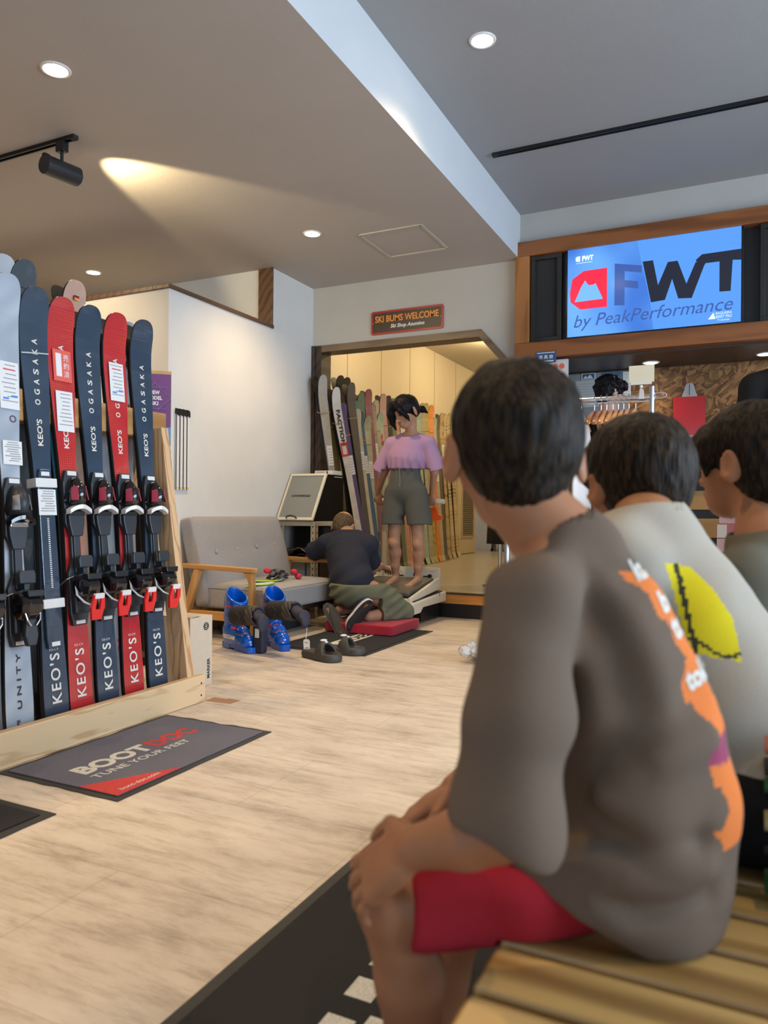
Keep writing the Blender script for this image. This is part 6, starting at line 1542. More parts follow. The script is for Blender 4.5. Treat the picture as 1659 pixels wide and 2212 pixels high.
def bvh_of(o):
    from mathutils.bvhtree import BVHTree
    me = o.data; return BVHTree.FromPolygons([v.co for v in me.vertices], [tuple(p.vertices) for p in me.polygons])

# ---------------------------------------------------------------- bench
M_bench = wood('bench_wood', (0.56, 0.35, 0.12), (0.22, 0.11, 0.03), 'X', 0.38, scale=5, dist=7, coat=0.15)
bench = thing('bench', 'slatted wooden bench the boys are sitting on', 'bench', (0.3, 1.2, 0))
for k in range(19):
    y = 0.454 + k*0.0925
    obj('slat', MB().box((-0.25, y, 0.372), (0.62, y+0.080, 0.40)), M_bench, bench, bevel=0.005)
for x in (-0.17, 0.50):
    obj('support_rail', MB().box((x, 0.46, 0.312), (x+0.045, 2.19, 0.3715)), M_bench, bench, bevel=0.003)
    for y in (0.50, 2.10):
        obj('leg', MB().box((x, y, 0.008), (x+0.045, y+0.06, 0.312)), M_bench, bench, bevel=0.003)

SK_boy = skin('skin_tan', (0.40, 0.175, 0.085)); SK_girl = skin('skin_girl', (0.50, 0.27, 0.17)); SK_man = skin('skin_man', (0.44, 0.23, 0.14)); SK_pale = skin('skin_pale', (0.62, 0.38, 0.30))
H_dark = hair_mat('hair_dark', (0.012, 0.0085, 0.006), 0.5, brown=(0.045, 0.027, 0.014)); H_black = hair_mat('hair_black', (0.010, 0.009, 0.010), 0.30)
M_eye = mat('eye_dark', (0.02, 0.015, 0.012), 0.1)

# ================= first boy: grey-brown shirt, red shorts, nearest the camera
b1 = thing('person', 'boy in a grey-brown shirt and red shorts sitting nearest, hands on his knees', 'person', (-0.08, 0.92, 0.40))
fd = Field((-0.66, 0.60, 0.0), (0.12, 1.20, 1.16), 0.0038)
hd1 = Head((-0.271, 0.941, 0.9654), (-0.46, 0.88, -0.05), (-0.02, 0.02, 1), 0.215)
hd1.skull(fd)
Cn = vv((-0.2566, 0.9091, 0.9001)); Nb = vv((-0.2153, 0.93, 0.849))
fd.cap(Cn, Nb, 0.046, 0.054, 0.02)
Pel = vv((-0.125, 0.95, 0.48)); Chest = vv((-0.1879, 0.925, 0.7347))
fd.chain([Pel, (Pel+Chest)/2, Chest, Nb], [0.060, 0.060, 0.058, 0.040], 0.02)
SL = vv((-0.2187, 0.815, 0.7875)); SR = vv((-0.1823, 1.03, 0.7883))
EL = vv((-0.2298, 0.755, 0.5521)); WL = vv((-0.32, 0.745, 0.5212)); ER = vv((-0.3255, 1.09, 0.5146)); WR = vv((-0.3798, 1.03, 0.4803))
for S_, E_, W_ in ((SL, EL, WL), (SR, ER, WR)):
    fd.cap(Nb, S_, 0.034, 0.034, 0.01); fd.chain([S_, E_], [0.033, 0.029], 0.01); fd.chain([E_, (E_*0.6+W_*0.4), W_], [0.032, 0.032, 0.0225], 0.008)
hand(fd, WR, vv((-0.4422, 0.99, 0.4363))-WR, (0.2, -0.1, -1), (-0.3, -1, 0), 0.145, curl=(0.4, 0.4, 0.45, 0.5), spread=0.12)
HL = vv((-0.13, 0.905, 0.462)); HR = vv((-0.13, 1.03, 0.458))
KL = vv((-0.3782, 0.815, 0.4129)); KR = KL+vv((0.015, 0.215, 0.03))
AL = KL+(vv((-0.3679, 0.835, 0.2802))-KL)*1.0; AL = KL+(AL-KL)*(0.372-0.085+(KL[2]-0.372))/(KL[2]-AL[2]); AR = vv((-0.3804, 0.995, 0.2279)); AR = KR+(AR-KR)*((KR[2]-0.085)/(KR[2]-AR[2]))
for H_, K_, A_ in ((HL, KL, AL), (HR, KR, AR)):
    fd.chain([H_, H_*0.5+K_*0.5, K_], [0.044, 0.046, 0.040], 0.01)
    fd.chain([K_, K_*0.72+A_*0.28+vv((0.010, 0, 0)), K_*0.4+A_*0.6, A_], [0.039, 0.041, 0.031, 0.024], 0.014)
    fd.ell(K_+vv((-0.012, 0, 0.008)), (0.032, 0.030, 0.033), None, 0.014)
    toe = A_+vv((-0.13, -0.0, -0.048)); toe[2] = 0.030
    heel = A_+vv((0.02, 0, 0)); heel[2] = 0.036
    fd.cap(A_, heel, 0.026, 0.028, 0.02); fd.cap(heel, toe, 0.028, 0.022, 0.02)
hand(fd, WL, vv((-0.3979, 0.755, 0.4586))-WL, (0.30, 0.75, -0.62), (-0.5, 0.5, 0.3), 0.152, curl=(0.42, 0.45, 0.5, 0.55), spread=0.17, k=0.002)
body = field_obj('body', fd, SK_boy, b1, 1)
for A_ in (AL, AR):       # socks and slippers on the feet
    f2 = Field(A_-vv((0.20, 0.07, 0.10)), A_+vv((0.08, 0.07, 0.10)), 0.004)
    heel = A_+vv((0.02, 0, 0)); heel[2] = 0.04; toe = A_+vv((-0.13, 0, 0)); toe[2] = 0.034
    f2.cap(A_+vv((0.002, 0, 0.035)), heel, 0.037, 0.038, 0.01); f2.cap(heel, toe, 0.032, 0.026, 0.02); f2.half((0, 0, 0.0095), (0, 0, -1))
    field_obj('sock', f2, mat('sock_white', (0.6, 0.58, 0.58), 0.9), b1)
# hair: short cap, crown slightly mussed
fh = Field(hd1.c-0.17, hd1.c+0.17, 0.0032)
s = hd1.s
fh.ell(hd1.P(0, -0.055, 0.10), (0.385*s, 0.47*s, 0.415*s), hd1.R, 0.01)
fh.ell(hd1.P(0, -0.20, -0.10), (0.28*s, 0.25*s, 0.34*s), hd1.R, 0.03)
fh.ell(hd1.P(0, 0.26, 0.12), (0.30*s, 0.20*s, 0.26*s), hd1.R, 0.02)
fh.ell(hd1.P(0, 0.52, -0.22), (0.31*s, 0.36*s, 0.40*s), hd1.R, 0.015, 'sub')
for q in (-1, 1): fh.ell(hd1.P(0.44*q, 0.02, -0.13), (0.14*s, 0.15*s, 0.20*s), hd1.R, 0.010, 'sub')
def strands(hd, amp, seed, sw=0):
    def fn(x, y, z):
        p = np.stack([x, y, z])-hd.c[:, None]; a = hd.r@p; b = hd.f@p; c = hd.u@p
        th = np.arctan2(a, b+0.06*hd.s); r = np.sqrt(a*a+b*b)
        return amp*(np.sin(th*23+c*120*sw+vnoise((a, b, c), seed, 55)*5.0)*0.35+vnoise((a*1.0, b*1.0, c*0.5), seed+1, 230)*0.8+vnoise((a, b, c), seed+2, 70)*0.9)
    return fn
fh.disp(strands(hd1, 0.0022, 3, 0.3))
hair = field_obj('hair', fh, H_dark, b1, 0)
hd1.eyes(b1, M_eye)
# shorts
fs = Field((-0.46, 0.66, 0.38), (0.10, 1.17, 0.62), 0.004)
for H_, K_ in ((HL, KL), (HR, KR)):
    e = H_*0.12+K_*0.88
    fs.chain([H_+vv((0.0, 0.015 if H_ is HL else 0, 0.0)), H_*0.55+K_*0.45, e], [0.060, 0.058, 0.055], 0.01)
    fs.cap(e-unit(K_-H_)*0.012, e+unit(K_-H_)*0.08, 0.040, 0.047, 0.0, 'sub')
    d = unit(K_-H_); fs.half(e+d*0.008+vv((0, 0, 0)), d+vv((0, 0, 0.15)), lo=e-0.11+np.array([-0.1, 0, 0]), hi=e+0.11, k=0.004)
fs.ell(Pel+vv((0.0, 0.01, 0.0)), (0.088, 0.108, 0.080), None, 0.02)
fs.disp(lambda x, y, z: 0.005*vnoise((x, y, z), 5, 50))
fs.half((0, 0, 0.401), (0, 0, -1), lo=(-0.252, 0.6, 0.36), hi=(0.2, 1.3, 0.43))
field_obj('shorts', fs, cloth('shorts_red', (0.36, 0.018, 0.030)), b1, 1)
# oversized shirt
ft_ = Field((-0.50, 0.60, 0.385), (0.14, 1.22, 0.95), 0.0040)
Bk = [vv((-0.2, 0.945, 0.8144)), vv((-0.172, 0.95, 0.7267)), vv((-0.1423, 0.955, 0.6379)), vv((-0.1211, 0.955, 0.5509)), vv((-0.1194, 0.955, 0.4673)), vv((-0.1329, 0.955, 0.4026))]
ft_.chain(Bk[:2], [0.070, 0.112], 0.03, flat=((1, 0, 0.4), 1.10)); ft_.chain(Bk[1:], [0.114, 0.120, 0.120, 0.120, 0.112], 0.010, flat=((1, 0, 0.4), 1.10))
ft_.ell((-0.132, 0.952, 0.49), (0.104, 0.120, 0.088), None, 0.02); ft_.ell((-0.1916, 0.9, 0.4802), (0.085, 0.080, 0.050), None, 0.05); ft_.ell((-0.142, 0.920, 0.472), (0.110, 0.088, 0.078), None, 0.02); ft_.cap(HL, HL*0.45+KL*0.55, 0.074, 0.072, 0.02)
ft_.cap(Nb+vv((0.015, 0, -0.02)), SL+vv((0.012, 0.0, -0.008)), 0.046, 0.050, 0.04); ft_.cap(Nb+vv((0.02, 0.0, -0.02)), SR, 0.046, 0.052, 0.04)
for S_, E_ in ((SL, EL), (SR, ER)):
    e = S_*0.02+E_*0.98
    ft_.chain([S_, S_*0.5+E_*0.5+vv((0.008, -0.006, 0)), e+vv((0.006, 0, -0.004))], [0.049, 0.053, 0.059], 0.02)
eL = EL+vv((0.005, 0, -0.035)); dL = unit(EL-SL)
# open the sleeves and collar
for S_, E_ in ((SL, EL), (SR, ER)):
    d = unit(E_-S_); ft_.half(E_+d*0.006, d+vv((-0.30, 0, 0)), lo=E_-vv((0.10, 0.10, 0.12)), hi=E_+vv((0.085, 0.062, 0.12)), k=0.004)
    ft_.cap(E_+vv((0.006, 0, 0))-d*0.02, E_+d*0.10+vv((0.006, 0, 0)), 0.038, 0.046, 0.002, 'sub')
ft_.cap(Cn, Nb+vv((0.0, 0, 0.012)), 0.050, 0.050, 0.004, 'sub'); ft_.half(Nb+vv((0, 0, 0.038)), unit(Cn-Nb)+vv((0, 0, 0.3)), k=0.006)
def folds1(x, y, z):
    w = vnoise((x, y, z), 21, 9)
    a = 0.012*np.sin((z*46+x*24-y*14)+w*3.2)*np.clip((0.80-z)*2.6, 0.1, 1)*np.clip(0.4+vnoise((x, y, z), 8, 14), 0, 1)
    b = 0.011*np.clip(vnoise((x*1.3, y, z*0.45), 11, 34), -1, 1)*np.clip((x+0.42)*6, 0.3, 1)
    c = 0.005*vnoise((x, y, z), 12, 60)
    return np.clip(a*0.6+b*0.6+c*0.8+0.002, -0.010, 0.006)
ft_.disp(folds1)
# deep fold between arm and trunk, and gathers at the waist
G1_ = [
 ([(-0.1876, 0.85, 0.6882), (-0.187, 0.85, 0.6155), (-0.1863, 0.85, 0.5273)], 0.022, 0.018),
 ([(-0.0392, 0.9, 0.6838), (-0.0872, 0.855, 0.6583), (-0.1431, 0.845, 0.6182), (-0.1815, 0.85, 0.5748)], 0.022, 0.016),
 ([(-0.0389, 0.9, 0.6331), (-0.0868, 0.855, 0.6137), (-0.142, 0.84, 0.5796)], 0.020, -0.010),
 ([(-0.1777, 0.845, 0.5514), (-0.1271, 0.84, 0.5373), (-0.051, 0.88, 0.5319)], 0.018, 0.012),
 ([(-0.1763, 0.84, 0.5125), (-0.1172, 0.84, 0.4996), (-0.0416, 0.88, 0.5039)], 0.018, -0.008),
 ([(-0.1558, 0.84, 0.4661), (-0.1027, 0.84, 0.461), (-0.0418, 0.89, 0.4695)], 0.018, 0.010),
 ([(-0.1829, 0.86, 0.8019), (-0.1358, 0.855, 0.7334), (-0.1151, 0.85, 0.6709)], 0.024, 0.010),
 ([(-0.1438, 0.87, 0.803), (-0.0988, 0.87, 0.7241), (-0.0794, 0.87, 0.6757)], 0.020, -0.007),
 ([(-0.2018, 0.79, 0.7723), (-0.2049, 0.785, 0.6994), (-0.196, 0.79, 0.6603)], 0.016, -0.007),
 ([(-0.2325, 0.775, 0.7475), (-0.2292, 0.75, 0.6658), (-0.2147, 0.735, 0.6297)], 0.018, -0.004)]
for pts_, w_, d_ in G1_: ft_.disp(lambda x, y, z: groove(x, y, z, pts_, w_, d_), 0.04)
ft_.half((0, 0, 0.4015), (0, 0, -1), lo=(-0.5, 0.5, 0.38), hi=(0.2, 1.3, 0.43), k=0.0)
hem_a = vv((-0.2607, 0.8, 0.5016)); hem_b = vv((-0.1145, 0.81, 0.4116))
hn = unit(vv((-(hem_b[2]-hem_a[2])*1.0, 0, (hem_b[0]-hem_a[0])*1.0))); hn = hn if hn[2] < 0 else -hn
ft_.half(hem_a, hn, k=0.004)
def pick1(c):
    y, z, x = c[:, 1], c[:, 2], c[:, 0]
    # print panels on the back: measured down the spine line, across toward the viewer
    u = 0.955-y+0.004*np.sin(z*90); r = np.zeros(len(c), int)
    back = x > np.interp(z, [b_[2] for b_ in Bk[::-1]], [b_[0] for b_ in Bk[::-1]])
    top = (z < 0.815) & (z > 0.515)
    jag = 0.004*np.sign(np.sin(z*70))+0.003*np.sin(z*160)
    r[(back & top & (np.abs(u-0.030-0.16*np.clip(z-0.76,0,1)+jag) < 0.026))] = 1
    r[(back & top & (np.abs(u-0.030-0.16*np.clip(z-0.76,0,1)+jag) < 0.026) & (z < 0.635) & (z > 0.605))] = 2
    return r
shirt1 = field_obj('shirt', ft_, None, b1, 1, mats=[cloth('shirt_taupe', (0.150, 0.108, 0.080)), cloth('print_orange', (0.72, 0.20, 0.05)), cloth('print_magenta', (0.30, 0.06, 0.12))], pick=pick1)
M_shirtink = cloth('shirt_ink_white', (0.68, 0.66, 0.60))
def cast_text(body, o, origin, xdir, ydir, size, m, parent, width, height, n):
    """letters laid onto a garment by casting along -n"""
    bv = bvh_of(o); M = frame(origin, xdir, ydir)
    t = text('shirt_lettering', body, M, size, m, parent, width=width, height=height, bold=0.0015, ext=0.0)
    me = t.data; bm = bmesh.new(); bm.from_mesh(me); bmesh.ops.triangulate(bm, faces=bm.faces); bmesh.ops.subdivide_edges(bm, edges=[e for e in bm.edges if e.calc_length() > 0.006], cuts=2)
    nn = Vector(n).normalized()
    for v in bm.verts:
        hit = bv.ray_cast(v.co+nn*0.12, -nn, 0.4)
        if hit[0] is not None: v.co = hit[0]+nn*0.0012
    bm.to_mesh(me); bm.free(); return t
cdir = Vector((0.35, -0.92, 0.05))
for body_, (px_, py_, dd), w_ in (('toka', (-0.0742, 0.9978, 0.6979), 0.050), ('to', (-0.0962, 0.9871, 0.7502), 0.024), ('b', (-0.1092, 0.9807, 0.7787), 0.016), ('ko', (-0.1326, 0.9693, 0.8156), 0.022)):
    cast_text(body_, shirt1, (px_, py_, dd), Vector((0.93, 0.25, 0.32)), Vector((-0.3, 0.0, 0.95)), 0.03, M_shirtink, b1, w_, 0.026, cdir)

# ================= second boy: pale grey shirt with yellow print
b2 = thing('person', 'boy in a pale grey shirt with a yellow back print, second in the row', 'person', (0.12, 1.27, 0.40))
fd = Field((-0.52, 1.05, 0.0), (0.34, 1.56, 1.12), 0.0048)
hd2 = Head((-0.1744, 1.3435, 0.9434), (-0.62, 0.78, -0.06), (-0.10, 0.02, 1), 0.212)
hd2.skull(fd)
P2 = vv((0.12, 1.27, 0.485)); N2 = vv((-0.1482, 1.26, 0.8634)); C2 = vv((-0.0896, 1.27, 0.7227))
fd.cap(hd2.P(0, -0.05, -0.25), N2, 0.046, 0.052, 0.02); fd.chain([P2, C2, N2], [0.075, 0.07, 0.045], 0.02)
SL2 = vv((-0.1801, 1.17, 0.8084)); SR2 = vv((-0.1194, 1.37, 0.8074)); EL2 = SL2+vv((-0.10, -0.02, -0.20)); WL2 = vv((-0.19, 1.17, 0.525)); ER2 = SR2+vv((-0.12, 0.05, -0.20)); WR2 = vv((-0.19, 1.39, 0.525))
for S_, E_, W_ in ((SL2, EL2, WL2), (SR2, ER2, WR2)):
    fd.cap(N2, S_, 0.036, 0.036, 0.01); fd.chain([S_, E_, W_], [0.036, 0.032, 0.023], 0.01)
hand(fd, WL2, (-0.9, 0.1, -0.3), (0.1, 0, -1), (0, 1, 0), 0.145); hand(fd, WR2, (-0.9, -0.1, -0.3), (0.1, 0, -1), (0, -1, 0), 0.145)
for H_, K_ in (((0.10, 1.19, 0.468), (-0.28, 1.17, 0.455)), ((0.10, 1.35, 0.468), (-0.28, 1.40, 0.455))):
    H_, K_ = vv(H_), vv(K_); A_ = K_+vv((0.02, 0, -0.37)); fd.chain([H_, K_], [0.075, 0.048], 0.03); fd.chain([K_, K_*0.65+A_*0.35, A_], [0.046, 0.048, 0.027], 0.02)
    toe = A_+vv((-0.13, 0, 0)); toe[2] = 0.034; fd.cap(A_+vv((0.02, 0, -0.045)), toe, 0.026, 0.020, 0.02)
field_obj('body', fd, SK_boy, b2, 1)
hd2.eyes(b2, M_eye)
fh = Field(hd2.c-0.18, hd2.c+0.18, 0.0036); s = hd2.s
fh.ell(hd2.P(0.0, -0.06, 0.11), (0.410*s, 0.47*s, 0.408*s), hd2.R, 0.01)
fh.ell(hd2.P(0, -0.18, -0.12), (0.29*s, 0.26*s, 0.36*s), hd2.R, 0.04)
fh.ell(hd2.P(0.0, 0.24, 0.12), (0.36*s, 0.23*s, 0.25*s), hd2.R, 0.02)
fh.ell(hd2.P(0, 0.56, -0.24), (0.32*s, 0.36*s, 0.42*s), hd2.R, 0.015, 'sub')
for q in (-1, 1): fh.ell(hd2.P(0.46*q, 0.02, -0.17), (0.14*s, 0.14*s, 0.19*s), hd2.R, 0.010, 'sub')
fh.disp(strands(hd2, 0.0022, 7, 0.2)); field_obj('hair', fh, hair_mat('hair_dark_brown', (0.012, 0.0085, 0.006), 0.5, brown=(0.055, 0.033, 0.017)), b2, 0)
fs = Field((-0.30, 1.06, 0.38), (0.30, 1.56, 0.62), 0.005)
for H_, K_ in (((0.10, 1.19, 0.475), (-0.20, 1.17, 0.465)), ((0.10, 1.35, 0.475), (-0.20, 1.40, 0.465))): fs.cap(H_, K_, 0.088, 0.075, 0.02)
fs.ell(P2, (0.12, 0.15, 0.10), None, 0.03); fs.half((0, 0, 0.401), (0, 0, -1), lo=(-0.27, 1, 0.36), hi=(0.4, 1.6, 0.43)); field_obj('shorts', fs, cloth('shorts_black', (0.012, 0.012, 0.014)), b2, 1)
ft_ = Field((-0.42, 1.02, 0.44), (0.34, 1.58, 0.96), 0.0046)
B2 = [vv((-0.1491, 1.27, 0.8225)), vv((-0.117, 1.27, 0.7282)), vv((-0.0654, 1.27, 0.6164)), vv((-0.0158, 1.27, 0.5229)), vv((0.0161, 1.27, 0.4718))]
ft_.chain(B2, [0.075, 0.118, 0.132, 0.140, 0.145], 0.04)
ft_.cap(N2, SL2, 0.05, 0.060, 0.05); ft_.cap(N2, SR2, 0.05, 0.060, 0.05)
for S_, E_ in ((SL2, EL2), (SR2, ER2)):
    ft_.chain([S_, E_], [0.060, 0.072], 0.03); d = unit(E_-S_); ft_.half(E_, d, lo=E_-0.12, hi=E_+0.12); ft_.cap(E_-d*0.03, E_+d*0.1, 0.050, 0.058, 0.002, 'sub')
ft_.cap(hd2.P(0, -0.05, -0.2), N2+vv((-0.004, 0, 0.012)), 0.055, 0.060, 0.004, 'sub'); ft_.half(N2+vv((0, 0, 0.030)), (-0.2, 0, 1), k=0.006)
ft_.disp(lambda x, y, z: 0.007*np.sin(z*50-x*42+vnoise((x, y, z), 31, 10)*3)*np.clip(0.4+vnoise((x, y, z), 32, 15), 0, 1)*(x > -0.24)+0.004*vnoise((x, y, z*0.5), 33, 40))
ft_.half((0.1, 1.2, (0.0032, 1.15, 0.5097)[2]), (0.02, 0, -1), k=0.004)
yp = [(x, z) for x, z in [((-0.1083, 1.17, 0.813)[0], (-0.1083, 1.17, 0.813)[2]), ((-0.0787, 1.17, 0.8054)[0], (-0.0787, 1.17, 0.8054)[2]), ((-0.043, 1.17, 0.7706)[0], (-0.043, 1.17, 0.7706)[2]), ((-0.0189, 1.17, 0.7328)[0], (-0.0189, 1.17, 0.7328)[2]), ((-0.0085, 1.17, 0.6784)[0], (-0.0085, 1.17, 0.6784)[2]), ((-0.0698, 1.17, 0.686)[0], (-0.0698, 1.17, 0.686)[2]), ((-0.0888, 1.17, 0.7346)[0], (-0.0888, 1.17, 0.7346)[2])]]
def pick2(c):
    r = np.zeros(len(c), int); m = in_poly(c[:, 0], c[:, 2], yp) & (c[:, 1] < 1.30)
    r[m] = 1
    m2 = m & (np.abs(c[:, 0]-yp[0][0]-0.012-(yp[0][1]-c[:, 2])*0.25) < 0.0035); r[m2] = 2
    m3 = m & (np.abs(c[:, 2]-yp[5][1]-0.010-0.012*np.sin(c[:, 0]*60)) < 0.0028); r[m3] = 2
    return r
field_obj('shirt', ft_, None, b2, 1, mats=[cloth('shirt_pale_grey', (0.40, 0.36, 0.30)), cloth('print_yellow', (0.72, 0.60, 0.02)), cloth('print_line', (0.05, 0.05, 0.03))], pick=pick2)

# ================= third boy: olive grey shirt, face in profile
b3 = thing('person', 'boy in an olive grey shirt seen in profile at the right edge', 'person', (0.26, 1.62, 0.40))
fd = Field((-0.42, 1.40, 0.0), (0.44, 1.92, 1.18), 0.0048)
hd3 = Head((0.0001, 1.6503, 0.9871), (-0.86, 0.50, -0.04), (0.05, 0.0, 1), 0.222)
hd3.skull(fd)
N3 = vv((0.0249, 1.6, 0.8314)); P3 = vv((0.26, 1.62, 0.485))
fd.cap(hd3.P(0, -0.10, -0.22), N3, 0.046, 0.050, 0.02); fd.chain([P3, P3*0.5+N3*0.5, N3], [0.075, 0.07, 0.045], 0.02)
SL3 = vv((-0.0043, 1.49, 0.7582)); SR3 = N3+vv((0.02, 0.12, -0.05)); EL3 = SL3+vv((-0.02, -0.02, -0.22)); ER3 = SR3+vv((-0.06, 0.03, -0.20)); WL3 = EL3+vv((-0.15, 0.04, -0.04)); WR3 = ER3+vv((-0.15, -0.04, -0.04))
for S_, E_, W_ in ((SL3, EL3, WL3), (SR3, ER3, WR3)):
    fd.cap(N3, S_, 0.036, 0.036, 0.01); fd.chain([S_, E_, W_], [0.036, 0.032, 0.023], 0.01)
hand(fd, WL3, (-0.9, 0.1, -0.3), (0.1, 0, -1), (0, 1, 0), 0.145); hand(fd, WR3, (-0.9, -0.1, -0.3), (0.1, 0, -1), (0, -1, 0), 0.145)
for H_, K_ in (((0.24, 1.54, 0.468), (-0.13, 1.55, 0.458)), ((0.24, 1.70, 0.468), (-0.13, 1.73, 0.458))):
    H_, K_ = vv(H_), vv(K_); A_ = vv((K_[0]-0.13, K_[1], 0.05)); fd.chain([H_, K_], [0.075, 0.048], 0.03); fd.chain([K_+vv((-0.01, 0, 0)), K_*0.6+A_*0.4, A_], [0.045, 0.045, 0.028], 0.02)
    A_[2] = 0.04; fd.cap(A_+vv((0.02, 0, 0)), A_+vv((-0.10, 0, -0.006)), 0.026, 0.022, 0.02)
field_obj('body', fd, SK_boy, b3, 1)
hd3.eyes(b3, M_eye)
fh = Field(hd3.c-0.19, hd3.c+0.19, 0.0036); s = hd3.s
fh.ell(hd3.P(0.0, -0.06, 0.13), (0.405*s, 0.49*s, 0.415*s), hd3.R, 0.01)
fh.ell(hd3.P(0, -0.22, -0.12), (0.35*s, 0.27*s, 0.36*s), hd3.R, 0.03)
fh.ell(hd3.P(0.0, 0.26, 0.15), (0.36*s, 0.22*s, 0.23*s), hd3.R, 0.02)
for q in (-1, 1):
    fh.cap(hd3.P(0.33*q, 0.22, 0.15), hd3.P(0.355*q, 0.20, -0.13), 0.055*s, 0.018*s, 0.02)
    fh.cap(hd3.P(0.12*q, 0.44, 0.15), hd3.P(0.10*q, 0.46, 0.04), 0.05*s, 0.02*s, 0.02)
    fh.cap(hd3.P(0.24*q, 0.38, 0.15), hd3.P(0.25*q, 0.38, 0.04), 0.05*s, 0.02*s, 0.02)
fh.ell(hd3.P(0, 0.58, -0.28), (0.33*s, 0.36*s, 0.40*s), hd3.R, 0.012, 'sub')
for q in (-1, 1): fh.ell(hd3.P(0.43*q, 0.00, -0.14), (0.13*s, 0.10*s, 0.17*s), hd3.R, 0.012, 'sub')
fh.disp(strands(hd3, 0.0020, 9, 0.2)); field_obj('hair', fh, H_dark, b3, 0)
fs = Field((-0.10, 1.42, 0.38), (0.44, 1.90, 0.62), 0.005)
for H_, K_ in (((0.24, 1.54, 0.475), (-0.03, 1.55, 0.465)), ((0.24, 1.70, 0.475), (-0.03, 1.73, 0.465))): fs.cap(H_, K_, 0.088, 0.075, 0.02)
fs.ell(P3, (0.12, 0.15, 0.10), None, 0.03); fs.half((0, 0, 0.401), (0, 0, -1)); field_obj('shorts', fs, cloth('shorts_charcoal', (0.03, 0.03, 0.035)), b3, 1)
ft_ = Field((-0.26, 1.36, 0.42), (0.48, 1.96, 0.98), 0.0048)
ft_.chain([N3+vv((0.02, 0, -0.03)), N3+vv((0.05, 0, -0.14)), P3+vv((0, 0, 0.12)), P3+vv((0, 0, 0.03))], [0.07, 0.115, 0.125, 0.13], 0.05)
ft_.cap(N3, SL3, 0.048, 0.058, 0.05); ft_.cap(N3, SR3, 0.048, 0.058, 0.05)
for S_, E_ in ((SL3, EL3), (SR3, ER3)):
    ft_.chain([S_, E_], [0.060, 0.072], 0.03); d = unit(E_-S_); ft_.half(E_, d, lo=E_-0.12, hi=E_+0.12); ft_.cap(E_-d*0.04, E_+d*0.1, 0.058, 0.066, 0.002, 'sub')
ft_.cap(hd3.P(0, -0.10, -0.2), N3+vv((0, 0, 0.008)), 0.054, 0.058, 0.004, 'sub'); ft_.half(N3+vv((0, 0, 0.024)), (-0.15, 0, 1), k=0.006)
ft_.disp(lambda x, y, z: 0.006*np.sin(z*44-x*40+vnoise((x, y, z), 41, 10)*3)*np.clip(0.3+vnoise((x, y, z), 42, 15), 0, 1)+0.005*vnoise((x, y, z*0.5), 43, 40))
field_obj('shirt', ft_, cloth('shirt_olive_grey', (0.125, 0.115, 0.085)), b3, 1)

# straps and black bag lying on the bench behind the first boy
sbg = thing('sandals', 'black sandals with green, cream and red straps on the bench at the right edge', 'sandals', (0.18, 1.16, 0.40))
for k, (y, z, c, nm) in enumerate(((1.06, 0.402, (0.015, 0.10, 0.03), 'green_strap'), (1.10, 0.425, (0.02, 0.02, 0.02), 'black_strap'), (1.06, 0.470, (0.42, 0.38, 0.22), 'cream_strap'), (1.12, 0.505, (0.02, 0.12, 0.06), 'green_strap'), (1.14, 0.53, (0.03, 0.03, 0.03), 'black_strap'), (1.12, 0.565, (0.50, 0.16, 0.10), 'red_strap'))):
    rings = []
    for q in range(13):
        u = q/12; x = 0.02+u*0.42; zz = z+0.035*math.sin(u*2.6+0.6)-0.30*u*u*(z-0.38); yy2 = y+0.03*math.sin(u*3+k)
        rings.append([(x, yy2+0.035*math.cos(a*PI/4), zz+0.008*math.sin(a*PI/4)) for a in range(8)])
    obj(nm, MB().loft(rings), mat('strapc%d' % k, c, 0.7), sbg, smooth=True)
obj('sole', cushion_mesh(0.04, 0.42, 1.06, 1.20, 0.4005, 0.425, 0.004, rad=0.01), M_blackmat, sbg, smooth=True)
bbg = thing('shoulder_bag', 'soft black bag on the bench beneath the second boy\'s shirt hem', 'bag', (0.25, 1.42, 0.40))
obj('bag_body', cushion_mesh(0.27, 0.58, 1.20, 1.45, 0.401, 0.60, 0.03, rad=0.04), M_blackmat, bbg, smooth=True)

# ================= kneeling man: navy shirt, olive trousers
mn = thing('person', 'bald man in a navy T-shirt and olive shorts kneeling on the red cushion', 'person', (-2.62, 5.0, 0.083))
fd = Field((-3.20, 4.66, 0.0), (-2.12, 5.75, 1.05), 0.0062)
mPel = vv((-2.6357, 4.99, 0.3232)); mN = vv((-2.8435, 5.22, 0.6943)); hdm = Head((-2.9301, 5.3, 0.7723), (-0.12, 0.90, -0.42), (0, 0.42, 0.9), 0.235)
hdm.skull(fd)
fd.cap(hdm.P(0, -0.1, -0.2), mN, 0.058, 0.062, 0.03); fd.chain([mPel, (mPel+mN)/2, mN], [0.085, 0.09, 0.06], 0.02)
mSL = vv((-3.0014, 5.16, 0.6266)); mSR = vv((-2.6361, 5.16, 0.629)); mEL = vv((-3.1996, 5.22, 0.5446)); mWL = vv((-3.0436, 5.4, 0.5148)); mER = vv((-2.7159, 5.36, 0.4427)); mWR = vv((-2.72, 5.56, 0.44))
for S_, E_, W_ in ((mSL, mEL, mWL), (mSR, mER, mWR)):
    fd.cap(mN, S_, 0.05, 0.05, 0.02); fd.chain([S_, E_, W_], [0.055, 0.046, 0.032], 0.02)
hand(fd, mWL, (0.8, 0.5, 0.0), (0, 0, -1), (0, 1, 0), 0.18); hand(fd, mWR, (0.1, 0.9, -0.3), (0, 0.2, -1), (-1, 0, 0), 0.18)
mKR = vv((-2.3734, 5.22, 0.1269)); mKL = vv((-2.78, 5.33, 0.165)); mAR = vv((-2.5136, 4.93, 0.1171)); mAL = vv((-2.76, 4.94, 0.145))
